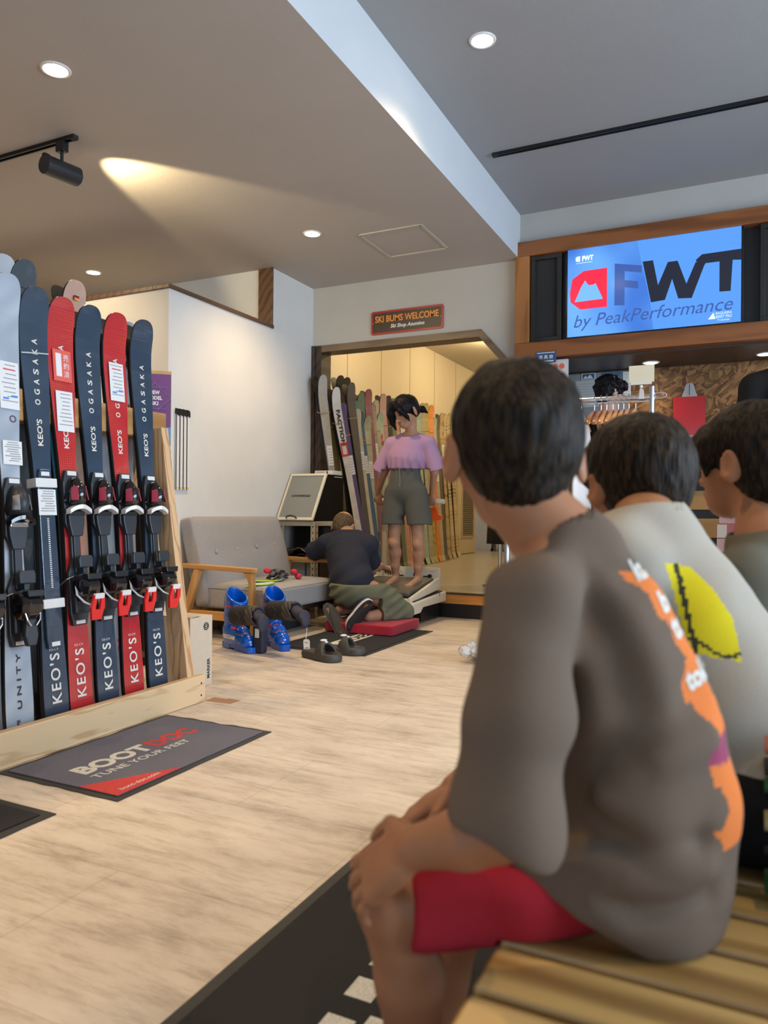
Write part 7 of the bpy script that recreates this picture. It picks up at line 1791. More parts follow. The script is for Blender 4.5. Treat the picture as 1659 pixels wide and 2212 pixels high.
mHR = mPel+vv((0.10, 0.02, -0.03)); mHL = mPel+vv((-0.10, 0.02, -0.03))
for H_, K_, A_ in ((mHR, mKR, mAR), (mHL, mKL, mAL)):
    fd.chain([H_, K_], [0.085, 0.060], 0.03); fd.chain([K_, K_*0.6+A_*0.4, A_], [0.058, 0.058, 0.038], 0.02)
field_obj('body', fd, SK_man, mn, 1); hdm.eyes(mn, M_eye)
fh = Field(hdm.c-0.17, hdm.c+0.17, 0.0045); s = hdm.s
fh.ell(hdm.P(0, -0.035, 0.06), (0.362*s, 0.445*s, 0.405*s), hdm.R, 0.01)
fh.ell(hdm.P(0, 0.10, 0.45), (0.27*s, 0.46*s, 0.22*s), hdm.R, 0.02, 'sub'); fh.ell(hdm.P(0, 0.52, -0.1), (0.40*s, 0.40*s, 0.55*s), hdm.R, 0.02, 'sub')
fh.ell(hdm.P(0, -0.22, -0.14), (0.25*s, 0.22*s, 0.30*s), hdm.R, 0.03); fh.half(hdm.P(0, -0.2, -0.36), -hdm.u, k=0.02); fh.disp(strands(hdm, 0.0008, 13, 0.1))
field_obj('hair', fh, hair_mat('hair_cropped_grey', (0.13, 0.085, 0.050), 0.8, brown=(0.22, 0.16, 0.10)), mn, 0)
ft_ = Field((-3.18, 4.72, 0.28), (-2.28, 5.62, 1.0), 0.0062)
mB = [vv((-2.8322, 5.2, 0.6587)), vv((-2.8068, 5.14, 0.5641)), vv((-2.7474, 5.07, 0.4629)), vv((-2.686, 5.01, 0.3539)), vv((-2.667, 4.99, 0.3147))]
ft_.chain(mB, [0.10, 0.165, 0.168, 0.165, 0.165], 0.04, flat=((0.1, 1, 0.5), 1.25))
ft_.cap(mN, mSL, 0.07, 0.078, 0.05); ft_.cap(mN, mSR, 0.07, 0.078, 0.05)
for S_, E_ in ((mSL, mEL), (mSR, mER)):
    e = S_*0.28+E_*0.72; ft_.chain([S_, e], [0.076, 0.082], 0.03); d = unit(E_-S_); ft_.half(e+d*0.02, d, lo=e-0.14, hi=e+0.14); ft_.cap(e-d*0.02, E_+d*0.1, 0.066, 0.072, 0.002, 'sub')
ft_.cap(hdm.P(0, -0.1, -0.2), mN+vv((0, 0, 0.01)), 0.068, 0.070, 0.004, 'sub'); ft_.half(mN+vv((0, 0, 0.045)), (0, 0.2, 1), k=0.006)
ft_.disp(lambda x, y, z: 0.007*np.sin((z*0.8-0.5*(x+2.72))*42+vnoise((x, y, z), 51, 9)*4)*np.clip(0.3+vnoise((x, y, z), 53, 11), 0, 1)+0.007*vnoise((x, y, z*1.6), 52, 26))
hz = (-2.6727, 4.9, 0.2605)[2]; ft_.half((mPel[0], 4.9, hz-0.012), (0.10, 0.15, -1), k=0.004)
field_obj('shirt', ft_, cloth('shirt_navy', (0.030, 0.033, 0.050)), mn, 1)
fs = Field((-3.05, 4.68, 0.06), (-2.10, 5.60, 0.62), 0.0062)
fs.ell(mPel+vv((0, -0.01, -0.01)), (0.195, 0.165, 0.155), None, 0.04)
for H_, K_, A_, e in ((mHR, mKR, mAR, 0.72), (mHL, mKL, mAL, 0.72)):
    fs.chain([H_, H_*0.5+K_*0.5, K_], [0.125, 0.105, 0.088], 0.05); q_ = K_*(1-e)+A_*e; fs.chain([K_, q_], [0.082, 0.080], 0.02)
    d = unit(A_-K_); fs.half(q_, d, lo=q_-0.12, hi=q_+0.12, k=0.004); fs.cap(q_-d*0.03, q_+d*0.1, 0.066, 0.070, 0.002, 'sub')
fs.disp(lambda x, y, z: 0.010*np.sin((x*0.7-z*1.3+y*0.4)*60+vnoise((x, y, z), 61, 10)*3)*np.clip(0.3+vnoise((x, y, z), 62, 12), 0, 1)+0.005*vnoise((x, y, z), 63, 35))
fs.half((0, 0, 0.0855), (0, 0, -1), k=0.0); fs.half((0, 0, hz+0.09), (0, 0, 1), k=0.01)
M_olive = cloth('trousers_olive', (0.155, 0.160, 0.105)); tr = field_obj('shorts', fs, M_olive, mn, 1)
# running shoes, soles facing the camera
M_shoeblue = mat('shoe_blue', (0.015, 0.025, 0.16), 0.6, noise=0.2, scale=60); M_outsole = mat('outsole_black', (0.022, 0.019, 0.016), 0.6); M_mid = mat('midsole_white', (0.66, 0.64, 0.62), 0.5); M_tan = mat('outsole_tan', (0.36, 0.22, 0.10), 0.6)
def shoe(toe, heel, side, L_=0.275):
    """toe and heel are points on the sole; side = direction across the sole"""
    toe = Vector(toe); heel = Vector(heel); T = (toe-heel).normalized(); S = Vector(side); S = (S-T*S.dot(T)).normalized(); N = T.cross(S)
    if N.y > 0: N = -N      # N = out of the sole, toward the viewer
    def w(u): return (0.034+0.012*math.sin(min(1, u*1.15)*PI*0.9)+(0.010 if u > 0.6 else 0)*math.sin((u-0.6)/0.4*PI))*(math.sqrt(max(0, 1-((u-0.5)/0.505)**8)))*1.02
    def ring(off, sc, lift=0.0): 
        pts = []
        for k in range(40):
            a = 2*PI*k/40; u = 0.5-0.5*math.cos(a); sg_ = 1 if a < PI else -1
            pts.append(heel + T*(L_*(0.5+(u-0.5)*sc)) + S*(sg_*w(u)*sc) + N*(off+0.010*math.sin(u*PI)*-1+lift*u))
        return pts
    base = obj('outsole', MB().loft([ring(0.0, 0.96), ring(-0.006, 1.0)]), M_outsole, mn, bevel=0.0)
    obj('midsole', MB().loft([ring(-0.006, 1.0), ring(-0.016, 1.03), ring(-0.034, 0.99)]), M_mid, mn, smooth=True)
    rings = []
    for off, sc in ((-0.034, 0.97), (-0.055, 0.93), (-0.078, 0.80), (-0.092, 0.55)):
        r = []
        for k in range(40):
            a = 2*PI*k/40; u = 0.5-0.5*math.cos(a); sg_ = 1 if a < PI else -1; low = 0.62 if u > 0.55 else 1.0
            r.append(heel + T*(L_*(0.46+(u-0.5)*sc*0.96)) + S*(sg_*w(u)*sc) + N*(off*(1-0.35*max(0, u-0.45)/0.55)))
        rings.append(r)
    obj('shoe_upper', MB().loft(rings), M_shoeblue, mn, smooth=True)
    tp_ = MB()
    def strip(us, so, m, wd=0.004):
        tp_.tube([heel+T*(L_*u)+S*s_+N*(0.0008-0.010*math.sin(u*PI)) for u, s_ in us], wd*0.5, n=6)
    strip([(0.12, -0.020), (0.35, -0.016), (0.5, -0.024), (0.75, -0.033), (0.92, -0.018)], 0, None); strip([(0.10, 0.018), (0.35, 0.014), (0.5, 0.022), (0.75, 0.034), (0.93, 0.016)], 0, None)
    obj('sole_line', tp_, M_tan, mn)
    pt = [(0.14, -0.012), (0.30, -0.014), (0.44, -0.020), (0.47, 0.018), (0.30, 0.013), (0.14, 0.012)]
    obj('heel_tread', MB().prism([heel+T*(L_*u)+S*s_+N*(0.001-0.010*math.sin(u*PI)) for u, s_ in pt], N*0.002), M_tan, mn)
    dm = MB()
    for u in (0.58, 0.68, 0.78): dm.bar(heel+T*(L_*u)+S*-0.012+N*(0.0015-0.010*math.sin(u*PI)), heel+T*(L_*u+0.004)+S*0.010+N*(0.0015-0.010*math.sin(u*PI)), 0.0012, 0.002, up=tuple(N))
    obj('tread_marks', dm, M_tan, mn)
shoe((-2.6209, 4.775, 0.0048), (-2.7956, 4.8, 0.2122), (0.88, 0.30, -0.35)); shoe((-2.6078, 4.772, 0.0029), (-2.4339, 4.83, 0.2474), (0.72, 0.55, 0.45))

# ================= girl standing on the machine
gr = thing('person', 'girl in a lilac T-shirt and grey shorts standing barefoot on the cream machine', 'person', (-2.52, 5.64, 0.28))
fd = Field((-2.98, 5.38, 0.22), (-2.06, 6.05, 1.92), 0.0056)
hdg = Head((-2.5281, 5.6, 1.7105), (-0.42, -0.80, -0.50), (-0.25, -0.42, 0.88), 0.262)
hdg.skull(fd)
gN = vv((-2.5033, 5.66, 1.5077)); gP = vv((-2.5491, 5.66, 1.0558))
fd.cap(hdg.P(0, -0.12, -0.22), gN, 0.046, 0.048, 0.02); fd.chain([gP, vv((-2.5426, 5.66, 1.2539)), vv((-2.519, 5.66, 1.4056)), gN], [0.10, 0.085, 0.09, 0.045], 0.03, flat=((0, 1, 0), 1.4))
gSL = vv((-2.6707, 5.66, 1.4485)); gSR = vv((-2.3632, 5.68, 1.4479)); gEL = vv((-2.7594, 5.68, 1.2125)); gER = vv((-2.3205, 5.72, 1.2154)); gWL = vv((-2.8735, 5.8, 1.0454)); gWR = vv((-2.3884, 5.84, 1.0448))
for S_, E_, W_ in ((gSL, gEL, gWL), (gSR, gER, gWR)):
    fd.cap(gN, S_, 0.042, 0.045, 0.03); fd.chain([S_, E_, W_], [0.040, 0.033, 0.022], 0.015)
def grip(W_, bar, side):          # hand closed round the bar
    W_ = vv(W_); bar = vv(bar); d = unit(bar+vv((0, -0.03, 0))-W_)
    hand(fd, W_, vv((side*0.05, 0.25, -1)), (0, 1, -0.1), (-side*0.2, 0.2, 0.6) if False else (side, 0, 0), 0.155, curl=(1.05, 1.05, 1.05, 1.1), spread=0.02, thumb_curl=0.9)
grip(gWL, (-2.91, 5.93, 0.99), 1); grip(gWR, (-2.35, 5.93, 0.98), -1)
gKL = vv((-2.6364, 5.63, 0.6353)); gKR = vv((-2.4206, 5.64, 0.6253)); gAL = vv((-2.6495, 5.7, 0.3549)); gAR = vv((-2.448, 5.7, 0.3523))
for K_, A_, hx_ in ((gKL, gAL, -0.085), (gKR, gAR, 0.085)):
    H_ = gP+vv((hx_, 0, -0.02)); fd.chain([H_, H_*0.5+K_*0.5, K_], [0.066, 0.060, 0.047], 0.02)
    fd.chain([K_, K_*0.7+A_*0.3+vv((0, 0.012, 0)), K_*0.3+A_*0.7, A_], [0.047, 0.050, 0.034, 0.027], 0.02); fd.ell(K_+vv((0, -0.015, 0)), (0.034, 0.034, 0.042), None, 0.02)
    hl = A_+vv((0, 0.02, -0.055)); ball_ = A_+vv((-0.035, -0.125, -0.068)); fd.cap(A_, hl, 0.027, 0.026, 0.015); fd.cap(A_+vv((0, -0.01, -0.02)), ball_, 0.027, 0.020, 0.02); fd.cap(hl, ball_, 0.022, 0.020, 0.02, flat=((0, 0, 1), 1.2)); fd.cap(ball_+vv((-0.018, 0, 0)), ball_+vv((0.022, 0.008, 0)), 0.018, 0.016, 0.012)
    for q in range(5):
        b0 = ball_+vv((-0.028+q*0.0145, 0.006*q, -0.003)); r_ = 0.0105 if q == (4 if hx_ < 0 else 0) else 0.0078; fd.cap(b0, b0+vv((-0.008, -0.036+0.003*abs(q-(4 if hx_ < 0 else 0)), -0.003)), r_, r_*0.9, 0.002)
field_obj('body', fd, SK_girl, gr, 1); hdg.eyes(gr, M_eye)
fh = Field(hdg.c-0.20, hdg.c+0.20, 0.0042); s = hdg.s
fh.ell(hdg.P(0.0, -0.05, 0.12), (0.385*s, 0.46*s, 0.41*s), hdg.R, 0.01); fh.ell(hdg.P(0, -0.24, -0.06), (0.31*s, 0.26*s, 0.28*s), hdg.R, 0.03)
fh.ell(hdg.P(0.0, 0.62, -0.18), (0.36*s, 0.40*s, 0.44*s), hdg.R, 0.012, 'sub')
for q in (-1, 1): fh.ell(hdg.P(0.42*q, 0.05, -0.14), (0.10*s, 0.11*s, 0.18*s), hdg.R, 0.012, 'sub')
# side-swept long fringe, falling in two curtains; the ponytail behind
fh.chain([hdg.P(0.02, 0.36, 0.36), hdg.P(0.16, 0.46, 0.12), hdg.P(0.24, 0.46, -0.16), hdg.P(0.22, 0.46, -0.40)], [0.12*s, 0.115*s, 0.085*s, 0.03*s], 0.02)
fh.chain([hdg.P(0.10, 0.34, 0.36), hdg.P(0.28, 0.34, 0.10), hdg.P(0.31, 0.38, -0.12), hdg.P(0.27, 0.42, -0.30)], [0.10*s, 0.09*s, 0.07*s, 0.03*s], 0.02)
fh.chain([hdg.P(-0.06, 0.36, 0.36), hdg.P(-0.24, 0.36, 0.12), hdg.P(-0.33, 0.28, -0.12), hdg.P(-0.34, 0.26, -0.28)], [0.11*s, 0.075*s, 0.045*s, 0.015*s], 0.02)
fh.chain([hdg.P(0, -0.42, -0.12), hdg.P(-0.10, -0.56, -0.20), hdg.P(-0.14, -0.66, -0.36)], [0.09*s, 0.115*s, 0.03*s], 0.01)
fh.disp(strands(hdg, 0.0016, 17, 0.4)); field_obj('hair', fh, H_black, gr, 0)
ft_ = Field((-2.98, 5.42, 1.10), (-2.10, 5.95, 1.62), 0.0054)
ft_.chain([vv((-2.5191, 5.66, 1.4132)), vv((-2.535, 5.66, 1.3299)), vv((-2.5427, 5.66, 1.2691))], [0.130, 0.158, 0.150], 0.03, flat=((0, 1, 0), 1.25))
ft_.cap(gN+vv((0, 0, -0.01)), gSL, 0.055, 0.062, 0.04); ft_.cap(gN+vv((0, 0, -0.01)), gSR, 0.055, 0.062, 0.04)
for S_, E_ in ((gSL, gEL), (gSR, gER)):
    o_ = vv((-0.02 if S_ is gSL else 0.02, 0, 0.0)); e = S_*0.08+E_*0.92+o_; ft_.chain([S_, e], [0.062, 0.084], 0.02); d = unit(e-S_); ft_.half(e+d*0.005, d, lo=e-0.13, hi=e+0.13); ft_.cap(e-d*0.04, e+d*0.10, 0.068, 0.076, 0.002, 'sub')
ft_.cap(hdg.P(0, -0.12, -0.2), gN+vv((0, -0.012, 0.008)), 0.056, 0.058, 0.004, 'sub'); ft_.half(gN+vv((0, 0, 0.026)), (0, -0.45, 1), k=0.006)
def fg(x, y, z):
    t_ = np.clip((1.36-z)*7, 0, 1)*(np.abs(x+2.54) < 0.165)
    return 0.010*np.sin((x+2.545)*75*(1.5-0.6*(z-1.2)))*t_+0.008*vnoise((x, y, z*0.4), 71, 26)+0.012*np.clip((1.245-z)*30, 0, 1)*t_
ft_.disp(fg); ft_.half((0, 0, (-2.5425, 5.66, 1.2386)[2]), (0, 0, -1), lo=(-2.74, 5.4, 1.1), hi=(-2.33, 6.0, 1.32), k=0.006)
field_obj('shirt', ft_, cloth('shirt_lilac', (0.44, 0.27, 0.44)), gr, 1)
fs = Field((-2.86, 5.42, 0.70), (-2.20, 5.93, 1.32), 0.0054)
wz = (-2.5468, 5.66, 1.2539)[2]
fs.chain([gP+vv((0, 0, wz-gP[2]-0.01)), gP+vv((0, 0, 0.02))], [0.122, 0.150], 0.03, flat=((0, 1, 0), 1.25))
for K_, hx_ in ((gKL, -0.085), (gKR, 0.085)):
    H_ = gP+vv((hx_, 0, -0.02)); e = vv((K_[0]+hx_*0.15, K_[1], (-2.5445, 5.6, 0.7859)[2])); fs.chain([H_, e], [0.105, 0.100], 0.03, flat=((0, 1, 0), 1.1)); fs.half(e, (0, 0, -1), k=0.003); fs.cap(e+vv((0, 0, 0.02)), e+vv((0, 0, -0.1)), 0.076, 0.080, 0.002, 'sub', flat=((0, 1, 0), 1.1))
fs.cap(gP+vv((0, -0.12, -0.22)), gP+vv((0, 0.12, -0.22)), 0.012, 0.012, 0.03, 'sub')
fs.disp(lambda x, y, z: 0.006*np.sin((x+2.54)*120)*np.clip((z-1.14)*9, 0, 1)+0.007*vnoise((x, y, z*0.4), 81, 30)); fs.half((0, 0, wz+0.012), (0, 0, 1), k=0.008)
field_obj('shorts', fs, cloth('shorts_grey', (0.105, 0.108, 0.098)), gr, 1)
obj('drawstring', MB().tube([(gP[0], 5.535, wz+0.0), (gP[0]+0.004, 5.525, wz-0.04), (gP[0]+0.012, 5.520, wz-0.10), (gP[0]+0.010, 5.518, wz-0.16)], 0.0022), mat('cord_grey', (0.25, 0.25, 0.24), 0.7), gr)

# ================= shop assistants behind the counter
def assistant(label, hc, f, z0, skinm):
    hc = vv(hc); a = thing('person', label, 'person', (hc[0], hc[1]+0.02, z0))
    fd = Field((hc[0]-0.42, hc[1]-0.30, z0-0.01), (hc[0]+0.42, hc[1]+0.40, hc[2]+0.20), 0.0078)
    h = Head(hc, f, (0, 0.05, 1), 0.235); h.skull(fd)
    N_ = hc+vv((-0.01, 0.03, -0.20)); P_ = vv((hc[0], hc[1]+0.06, 1.0)); fl = unit((f[0], f[1], 0))
    fd.cap(h.P(0, -0.1, -0.25), N_, 0.058, 0.06, 0.02); fd.chain([P_, (P_+N_)/2, N_], [0.10, 0.10, 0.06], 0.02)
    r_ = unit(np.cross((fl[0], fl[1], 0), (0, 0, 1)))
    for q in (-1, 1):
        S_ = N_+r_*q*0.17+vv((0, 0, -0.06)); E_ = S_+r_*q*0.05+vv((0, 0, -0.27)); W_ = E_+vv((fl[0], fl[1], 0))*0.20+vv((0, 0, 0.02)); fd.cap(N_, S_, 0.06, 0.06, 0.04); fd.chain([S_, E_, W_], [0.052, 0.042, 0.030], 0.02)
        hand(fd, W_, (fl[0], fl[1], 0), (0, 0, -1), -r_*q, 0.18)
        H_ = P_+r_*q*0.09; F_ = vv((H_[0], H_[1], z0+0.08)); fd.chain([H_, F_], [0.09, 0.045], 0.03); fd.cap(F_+vv((0, 0, -0.03)), F_+vv((fl[0]*0.16, fl[1]*0.16, -0.035)), 0.04, 0.035, 0.02)
    field_obj('body', fd, skinm, a, 1); h.eyes(a, M_eye)
    ft_ = Field((hc[0]-0.40, hc[1]-0.26, 0.86), (hc[0]+0.40, hc[1]+0.36, hc[2]-0.02), 0.0078)
    ft_.chain([P_+vv((0, 0, -0.07)), (P_+N_)/2, N_+vv((0, 0, -0.10))], [0.155, 0.155, 0.12], 0.05)
    for q in (-1, 1):
        S_ = N_+r_*q*0.17+vv((0, 0, -0.06)); E_ = S_+r_*q*0.05+vv((0, 0, -0.27)); ft_.cap(N_, S_, 0.066, 0.070, 0.05); e = S_*0.3+E_*0.7; ft_.cap(S_, e, 0.07, 0.074, 0.03); ft_.half(e, E_-S_, lo=e-0.1, hi=e+0.1)
    ft_.half((0, 0, 0.93), (0, 0, -1)); ft_.cap(h.P(0, -0.1, -0.2), N_+vv((0, 0, 0.01)), 0.064, 0.064, 0.004, 'sub'); ft_.half(N_+vv((0, 0, 0.04)), (0, 0, 1)); ft_.disp(lambda x, y, z: 0.006*vnoise((x, y, z*0.6), 91, 28))
    field_obj('shirt', ft_, M_shirtblack, a, 1)
    fs = Field((hc[0]-0.3, hc[1]-0.20, z0+0.06), (hc[0]+0.3, hc[1]+0.30, 1.06), 0.008)
    for q in (-1, 1): H_ = P_+r_*q*0.09; fs.chain([H_, (H_[0], H_[1], z0+0.14)], [0.115, 0.075], 0.04)
    fs.ell(P_+vv((0, 0, 0.0)), (0.165, 0.13, 0.12), None, 0.03)
    field_obj('trousers', fs, M_shirtblack, a, 1)
    return a, h
M_shirtblack = cloth('shirt_black', (0.012, 0.012, 0.013))
a1, h1 = assistant('shop assistant with tousled black hair and black T-shirt behind the clothes rail', (-0.9724, 5.98, 1.828), (0.75, 0.66, -0.12), 0.15, SK_pale)
fh = Field(h1.c-0.20, h1.c+0.20, 0.0048); s = h1.s
fh.ell(h1.P(0, -0.05, 0.14), (0.44*s, 0.50*s, 0.43*s), h1.R, 0.01); fh.ell(h1.P(0, -0.22, -0.10), (0.34*s, 0.26*s, 0.34*s), h1.R, 0.03); fh.ell(h1.P(0.0, 0.36, 0.20), (0.34*s, 0.22*s, 0.20*s), h1.R, 0.02)
fh.ell(h1.P(0, 0.58, -0.22), (0.32*s, 0.36*s, 0.40*s), h1.R, 0.012, 'sub')
for q in (-1, 1): fh.ell(h1.P(0.46*q, 0.04, -0.14), (0.14*s, 0.12*s, 0.18*s), h1.R, 0.01, 'sub')
fh.disp(lambda x, y, z: 0.009*vnoise((x, y, z), 95, 95)+0.006*vnoise((x, y, z), 96, 190)); field_obj('hair', fh, H_black, a1, 0)
a2, h2 = assistant('shop assistant in black with a thin orange neck cord at the right edge', (0.1949, 4.45, 1.8193), (-0.1, 0.99, -0.05), 0.0, SK_pale)
fh = Field(h2.c-0.20, h2.c+0.20, 0.006); s = h2.s
fh.ell(h2.P(0, -0.05, 0.12), (0.41*s, 0.48*s, 0.43*s), h2.R, 0.01); fh.ell(h2.P(0, -0.2, -0.1), (0.33*s, 0.26*s, 0.34*s), h2.R, 0.03); fh.ell(h2.P(0, 0.58, -0.22), (0.32*s, 0.36*s, 0.40*s), h2.R, 0.012, 'sub'); field_obj('hair', fh, H_black, a2, 0)
nc = h2.c+vv((-0.01, 0.03, -0.185)); obj('neck_cord', MB().tube([nc+vv((0.085*math.cos(a*PI/8), 0.075*math.sin(a*PI/8), 0.012*math.sin(a*PI/8+PI))) for a in range(16)], 0.005, closed=True), mat('cord_orange', (0.80, 0.22, 0.08), 0.6), a2, smooth=True)

# ================= slippers
M_slip = mat('slipper_foam', (0.058, 0.052, 0.047), 0.6, noise=0.12, scale=25, bump=0.15, bscale=160)
M_slipw = mat('slipper_white', (0.75, 0.75, 0.76), 0.5)
def slipper(label, c, ang):
    c = vv((c[0], c[1], 0)); d = vv((math.cos(ang), math.sin(ang), 0)); r_ = vv((d[1], -d[0], 0)); t = thing('slipper', label, 'slipper', tuple(c), 'slippers on the floor')
    f = Field(c+vv((-0.19, -0.19, 0)), c+vv((0.19, 0.19, 0.12)), 0.0034)
    f.cap(c-d*0.085+vv((0, 0, 0.02)), c+d*0.075+vv((0, 0, 0.018)), 0.043, 0.052, 0.02); f.half((0, 0, 0.040), (0, 0, 1), k=0.010); f.half((0, 0, 0.0018), (0, 0, -1), k=0.0)
    f.cap(c-d*0.08+vv((0, 0, 0.058)), c+d*0.08+vv((0, 0, 0.054)), 0.028, 0.034, 0.008, 'sub')
    g = Field(c+vv((-0.19, -0.19, 0)), c+vv((0.19, 0.19, 0.13)), 0.0034)
    g.ell(c+d*0.045+vv((0, 0, 0.020)), (0.082, 0.053, 0.074), np.array([d, r_*-1, (0, 0, 1)]).T, 0.004)
    g.ell(c+d*0.058+vv((0, 0, 0.020)), (0.13, 0.040, 0.058), np.array([d, r_*-1, (0, 0, 1)]).T, 0.006, 'sub')
    g.half(c-d*0.035, -d+vv((0, 0, 0.5)), k=0.004); g.half(c+d*0.085, d+vv((0, 0, 0.55)), k=0.004); g.half((0, 0, 0.010), (0, 0, -1))
    f.f = np.minimum(f.f, g.f[:f.f.shape[0], :f.f.shape[1], :f.f.shape[2]]) if f.f.shape == g.f.shape else f.f
    field_obj('sole', f, M_slip, t, 1); field_obj('strap', g, M_slip, t, 1)
    top = c+d*0.012+vv((0, 0, 0.0925)); q = r_*-0.015
    obj('white_patch', MB().ball(top+q*0.6-d*0.006, (0.017, 0.021, 0.006), 14), M_slipw, t, smooth=True)
    obj('white_patch', MB().ball(top+d*0.022+r_*0.0-vv((0, 0, 0.004)), (0.010, 0.010, 0.005), 12), M_slipw, t, smooth=True)
    t.scale = (1.22, 1.22, 1.22)
    return t
slipper('dark grey foam slide slipper lying nearer the camera', (-2.3013, 3.902, 0)[:2], -0.32)
slipper('dark grey foam slide slipper lying on the mat edge behind its pair', (-2.2807, 4.1154, 0)[:2], 0.10)

# ================= ski boots and their liners
M_bblue = mat('boot_blue', (0.0, 0.095, 0.52), 0.22, coat=0.5); M_bbuck = mat('buckle_blue', (0.02, 0.07, 0.32), 0.3); M_bbred = mat('buckle_red', (0.55, 0.02, 0.06), 0.3)
M_liner = mat('liner_black', (0.022, 0.021, 0.022), 0.8, noise=0.15, scale=120, bump=0.2, bscale=300); M_linergrey = mat('liner_grey', (0.065, 0.055, 0.048), 0.7); M_linern = mat('liner_navy', (0.025, 0.025, 0.045), 0.7)
def boot(label, c, ang, mark, writing):
    c = vv((c[0], c[1], 0)); d = vv((math.cos(ang), math.sin(ang), 0)); r_ = vv((-d[1], d[0], 0)); Z = vv((0, 0, 1)); t = thing('ski_boot', label, 'ski boot', tuple(c), 'blue ski boots on the floor')
    f = Field(c+vv((-0.22, -0.22, 0)), c+vv((0.22, 0.22, 0.40)), 0.0040)
    f.cap(c-d*0.085+Z*0.055, c+d*0.085+Z*0.052, 0.046, 0.046, 0.02); f.cap(c-d*0.075+Z*0.10, c+d*0.02+Z*0.09, 0.050, 0.048, 0.03); f.cap(c-d*0.075+Z*0.11, c-d*0.045+Z*0.20, 0.052, 0.054, 0.02)
    f.half(Z*0.030, -Z, k=0.004); lo_ = Field(c+vv((-0.22, -0.22, 0)), c+vv((0.22, 0.22, 0.08)), 0.0040)
    field_obj('lower_shell', f, M_bblue, t, 1)
    so_ = MB()
    def foot(a0, a1, w0, w1, z0, z1): so_.loft([[tuple(c+d*a0-r_*w0+Z*z), tuple(c+d*a1-r_*w1+Z*z), tuple(c+d*(a1+0.012)-r_*w1*0.5+Z*z), tuple(c+d*(a1+0.012)+r_*w1*0.5+Z*z), tuple(c+d*a1+r_*w1+Z*z), tuple(c+d*a0+r_*w0+Z*z)] for z in (z0, z1)])
    foot(-0.135, -0.05, 0.034, 0.036, 0.002, 0.036); foot(-0.05, 0.0, 0.032, 0.032, 0.012, 0.036); foot(0.0, 0.140, 0.036, 0.032, 0.002, 0.034)
    obj('boot_sole', so_, M_bblue, t, bevel=0.004)
    f = Field(c+vv((-0.22, -0.22, 0.12)), c+vv((0.22, 0.22, 0.40)), 0.0040)
    f.chain([c-d*0.055+Z*0.185, c-d*0.030+Z*0.275], [0.066, 0.068], 0.01, flat=(tuple(r_), 1.12)); f.cap(c-d*0.068+Z*0.26, c-d*0.052+Z*0.315, 0.055, 0.052, 0.02, flat=(tuple(r_), 1.1))
    f.half(c+Z*0.285, Z-d*(-0.7), k=0.004); f.half(c+Z*0.160, -Z+d*0.2, k=0.004); f.chain([c-d*0.055+Z*0.15, c-d*0.018+Z*0.38], [0.054, 0.058], 0.002, 'sub', flat=(tuple(r_), 1.12))
    field_obj('cuff', f, M_bblue, t, 1)
    side = -1 if (r_[1] > 0) else 1; R_ = r_*side     # side toward the viewer
    for k, (a, z, up_) in enumerate(((0.065, 0.100, 0.5), (0.020, 0.130, 0.55), (-0.02, 0.200, 0.0), (-0.015, 0.245, 0.0))):
        p0 = c+d*a+R_*0.047*(1.0 if k > 1 else 0.75)+Z*z; p1 = c+d*(a+0.018)+Z*(z+(0.012 if k > 1 else 0.006))-R_*0.01+R_*(0.03 if k > 1 else 0)
        obj('buckle', MB().bar(p0-d*0.028+R_*0.012, p0+d*0.022+R_*0.012, 0.014, 0.006, up=tuple(R_)), M_bbred if k % 2 else M_bbuck, t, bevel=0.002)
        obj('buckle_wire', MB().tube([p0+d*0.02+R_*0.014, p0+d*0.042+R_*0.006+Z*0.006, p0+d*0.045-R_*0.02+Z*0.010, p0+d*0.02-R_*0.018+Z*0.012], 0.002, n=6), M_bbred if k < 2 else M_bbuck, t)
    if writing: cast_text(writing[0], [o for o in t.children if o.name.startswith(writing[3])][0], Vector(c+d*writing[4]+R_*0.06+Z*writing[5]), Vector(d*1.0), Vector((0, 0, 1)), 0.03, writing[6], t, writing[1], writing[2], tuple(R_))
    obj('toe_mark', MB().bar(c+d*0.1485+R_*0.010+Z*0.05, c+d*0.1485+R_*0.022+Z*0.05, 0.002, 0.004), M_paper, t)
    t.scale = (1.14, 1.14, 1.14)
    return t
boot('blue ski boot at the left with white side lettering and red buckles', (-2.9131, 3.916, 0)[:2], -0.40, 'REXXAM', ('REXXAM', 0.13, 0.024, 'lower_shell', -0.03, 0.075, M_inkwhite))
boot('blue ski boot at the right of the pair with a dark cuff badge', (-2.763, 4.1104, 0)[:2], -0.62, '', ('REX', 0.05, 0.022, 'cuff', -0.01, 0.26, M_hblue))
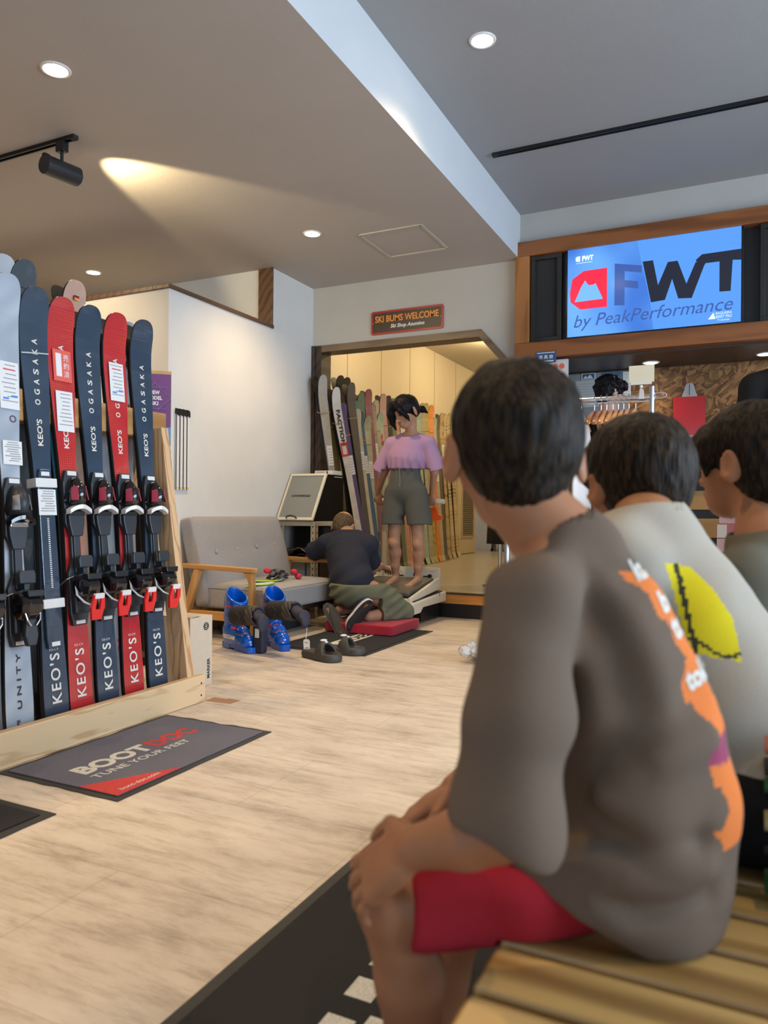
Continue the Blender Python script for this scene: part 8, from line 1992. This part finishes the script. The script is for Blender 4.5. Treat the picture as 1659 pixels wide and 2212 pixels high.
def liner(label, p0, p1, p2, flip):
    """boot liner: shaft from p0 to p1, tongue flap to p2"""
    p0, p1, p2 = vv(p0), vv(p1), vv(p2); t = thing('boot_liner', label, 'boot liner', tuple(p0)); m = np.minimum(np.minimum(p0, p1), p2)-0.10; M = np.maximum(np.maximum(p0, p1), p2)+0.10
    f = Field(m, M, 0.0042); f.chain([p0, p0*0.5+p1*0.5, p1], [0.060, 0.056, 0.052], 0.02, flat=((0.3, 1, 0), 1.15)); e = unit(p1-p0); f.cap(p1-e*0.05, p1+e*0.1, 0.040, 0.046, 0.003, 'sub'); f.half(p1+e*0.006, e, lo=p1-0.09, hi=p1+0.09)
    f.disp(lambda x, y, z: 0.0025*vnoise((x, y, z), 101, 60)); field_obj('liner_shaft', f, M_liner, t, 1)
    q = p0*0.35+p1*0.65; f = Field(m, M, 0.0042); f.cap(q, p1, 0.060, 0.058, 0.01, flat=((0.3, 1, 0), 1.15)); f.cap(q-e*0.05, p1+e*0.08, 0.051, 0.051, 0.002, 'sub', flat=((0.3, 1, 0), 1.15)); f.half(q, -e, lo=m, hi=M); f.half(p1, e, lo=m, hi=M)
    f.disp(lambda x, y, z: 0.002*np.sin((x+z)*160)); field_obj('padded_collar', f, M_linergrey, t, 1)
    f = Field(m, M, 0.0042); f.chain([p1, p1*0.5+p2*0.5+vv((0.02, 0, 0)), p2], [0.040, 0.042, 0.030], 0.01, flat=(tuple(e), 2.6)); field_obj('tongue', f, M_linern, t, 1)
    obj('seam_line', MB().tube([p0*0.8+p1*0.2+vv((0, -0.055, 0.03)), p0*0.6+p1*0.4+vv((0, -0.056, 0.0)), p0*0.75+p1*0.25+vv((0, -0.055, -0.03))], 0.0018, n=5), M_linergrey, t)
    return t
liner('black boot liner tipped out of the left blue boot', (-2.8466, 3.8, 0.2361), (-2.6451, 3.74, 0.2568), (-2.6003, 3.72, 0.1907), 0)
liner('black boot liner with a white tag drooping over the right blue boot', (-2.6818, 3.95, 0.2641), (-2.4538, 3.86, 0.2833), (-2.3631, 3.82, 0.2278), 0)
hgt = thing('hang_tag', 'white price tag hanging on a string from the right boot liner', 'tag', (-2.34, 3.79, 0.1026))
obj('card', MB().prism([(-2.3593, 3.79, 0.1201), (-2.3531, 3.79, 0.1315), (-2.3244, 3.79, 0.1338), (-2.3148, 3.79, 0.1238), (-2.3144, 3.79, 0.0777), (-2.3557, 3.79, 0.0741)], (0, 0.001, 0)), M_paper, hgt)
obj('string', MB().tube([(-2.3346, 3.79, 0.201), (-2.3403, 3.79, 0.1325)], 0.0015, n=5), M_paper, hgt)
obj('print', MB().tube([(-2.3484, 3.788, 0.1131), (-2.3262, 3.788, 0.115)], 0.0015, n=4).tube([(-2.3449, 3.788, 0.0808), (-2.3227, 3.788, 0.0854)], 0.0018, n=4), M_inkblack, hgt)
pb_ = thing('logo_bag', 'dark cloth with white figures standing between the two blue boots', 'bag', (-2.7779, 3.9711, 0))
obj('cloth_body', cushion_mesh(-2.775, -2.70, 3.86, 3.92, 0.001, 0.17, 0.004, rad=0.012), M_linern, pb_, smooth=True)
obj('white_figures', MB().box((-2.752, 3.857, 0.10), (-2.722, 3.8585, 0.155)), M_paper, pb_)
tag(obj('under_sofa_crate', MB().box((-3.40, 4.35, 0.001), (-3.10, 4.95, 0.13)), M_blackmat, bevel=0.004), 'low dark crate under the sofa', 'crate')
tag(obj('black_belt', MB().loft([[(-3.02+0.0*k, 4.0+0.02*k, 0.23-0.055*k), (-2.98, 4.0+0.02*k, 0.245-0.055*k), (-2.98, 4.005+0.02*k, 0.245-0.055*k), (-3.02, 4.005+0.02*k, 0.23-0.055*k)] for k in range(4)]), M_black), 'wide black strap hanging down beside the near oak sofa arm', 'strap')
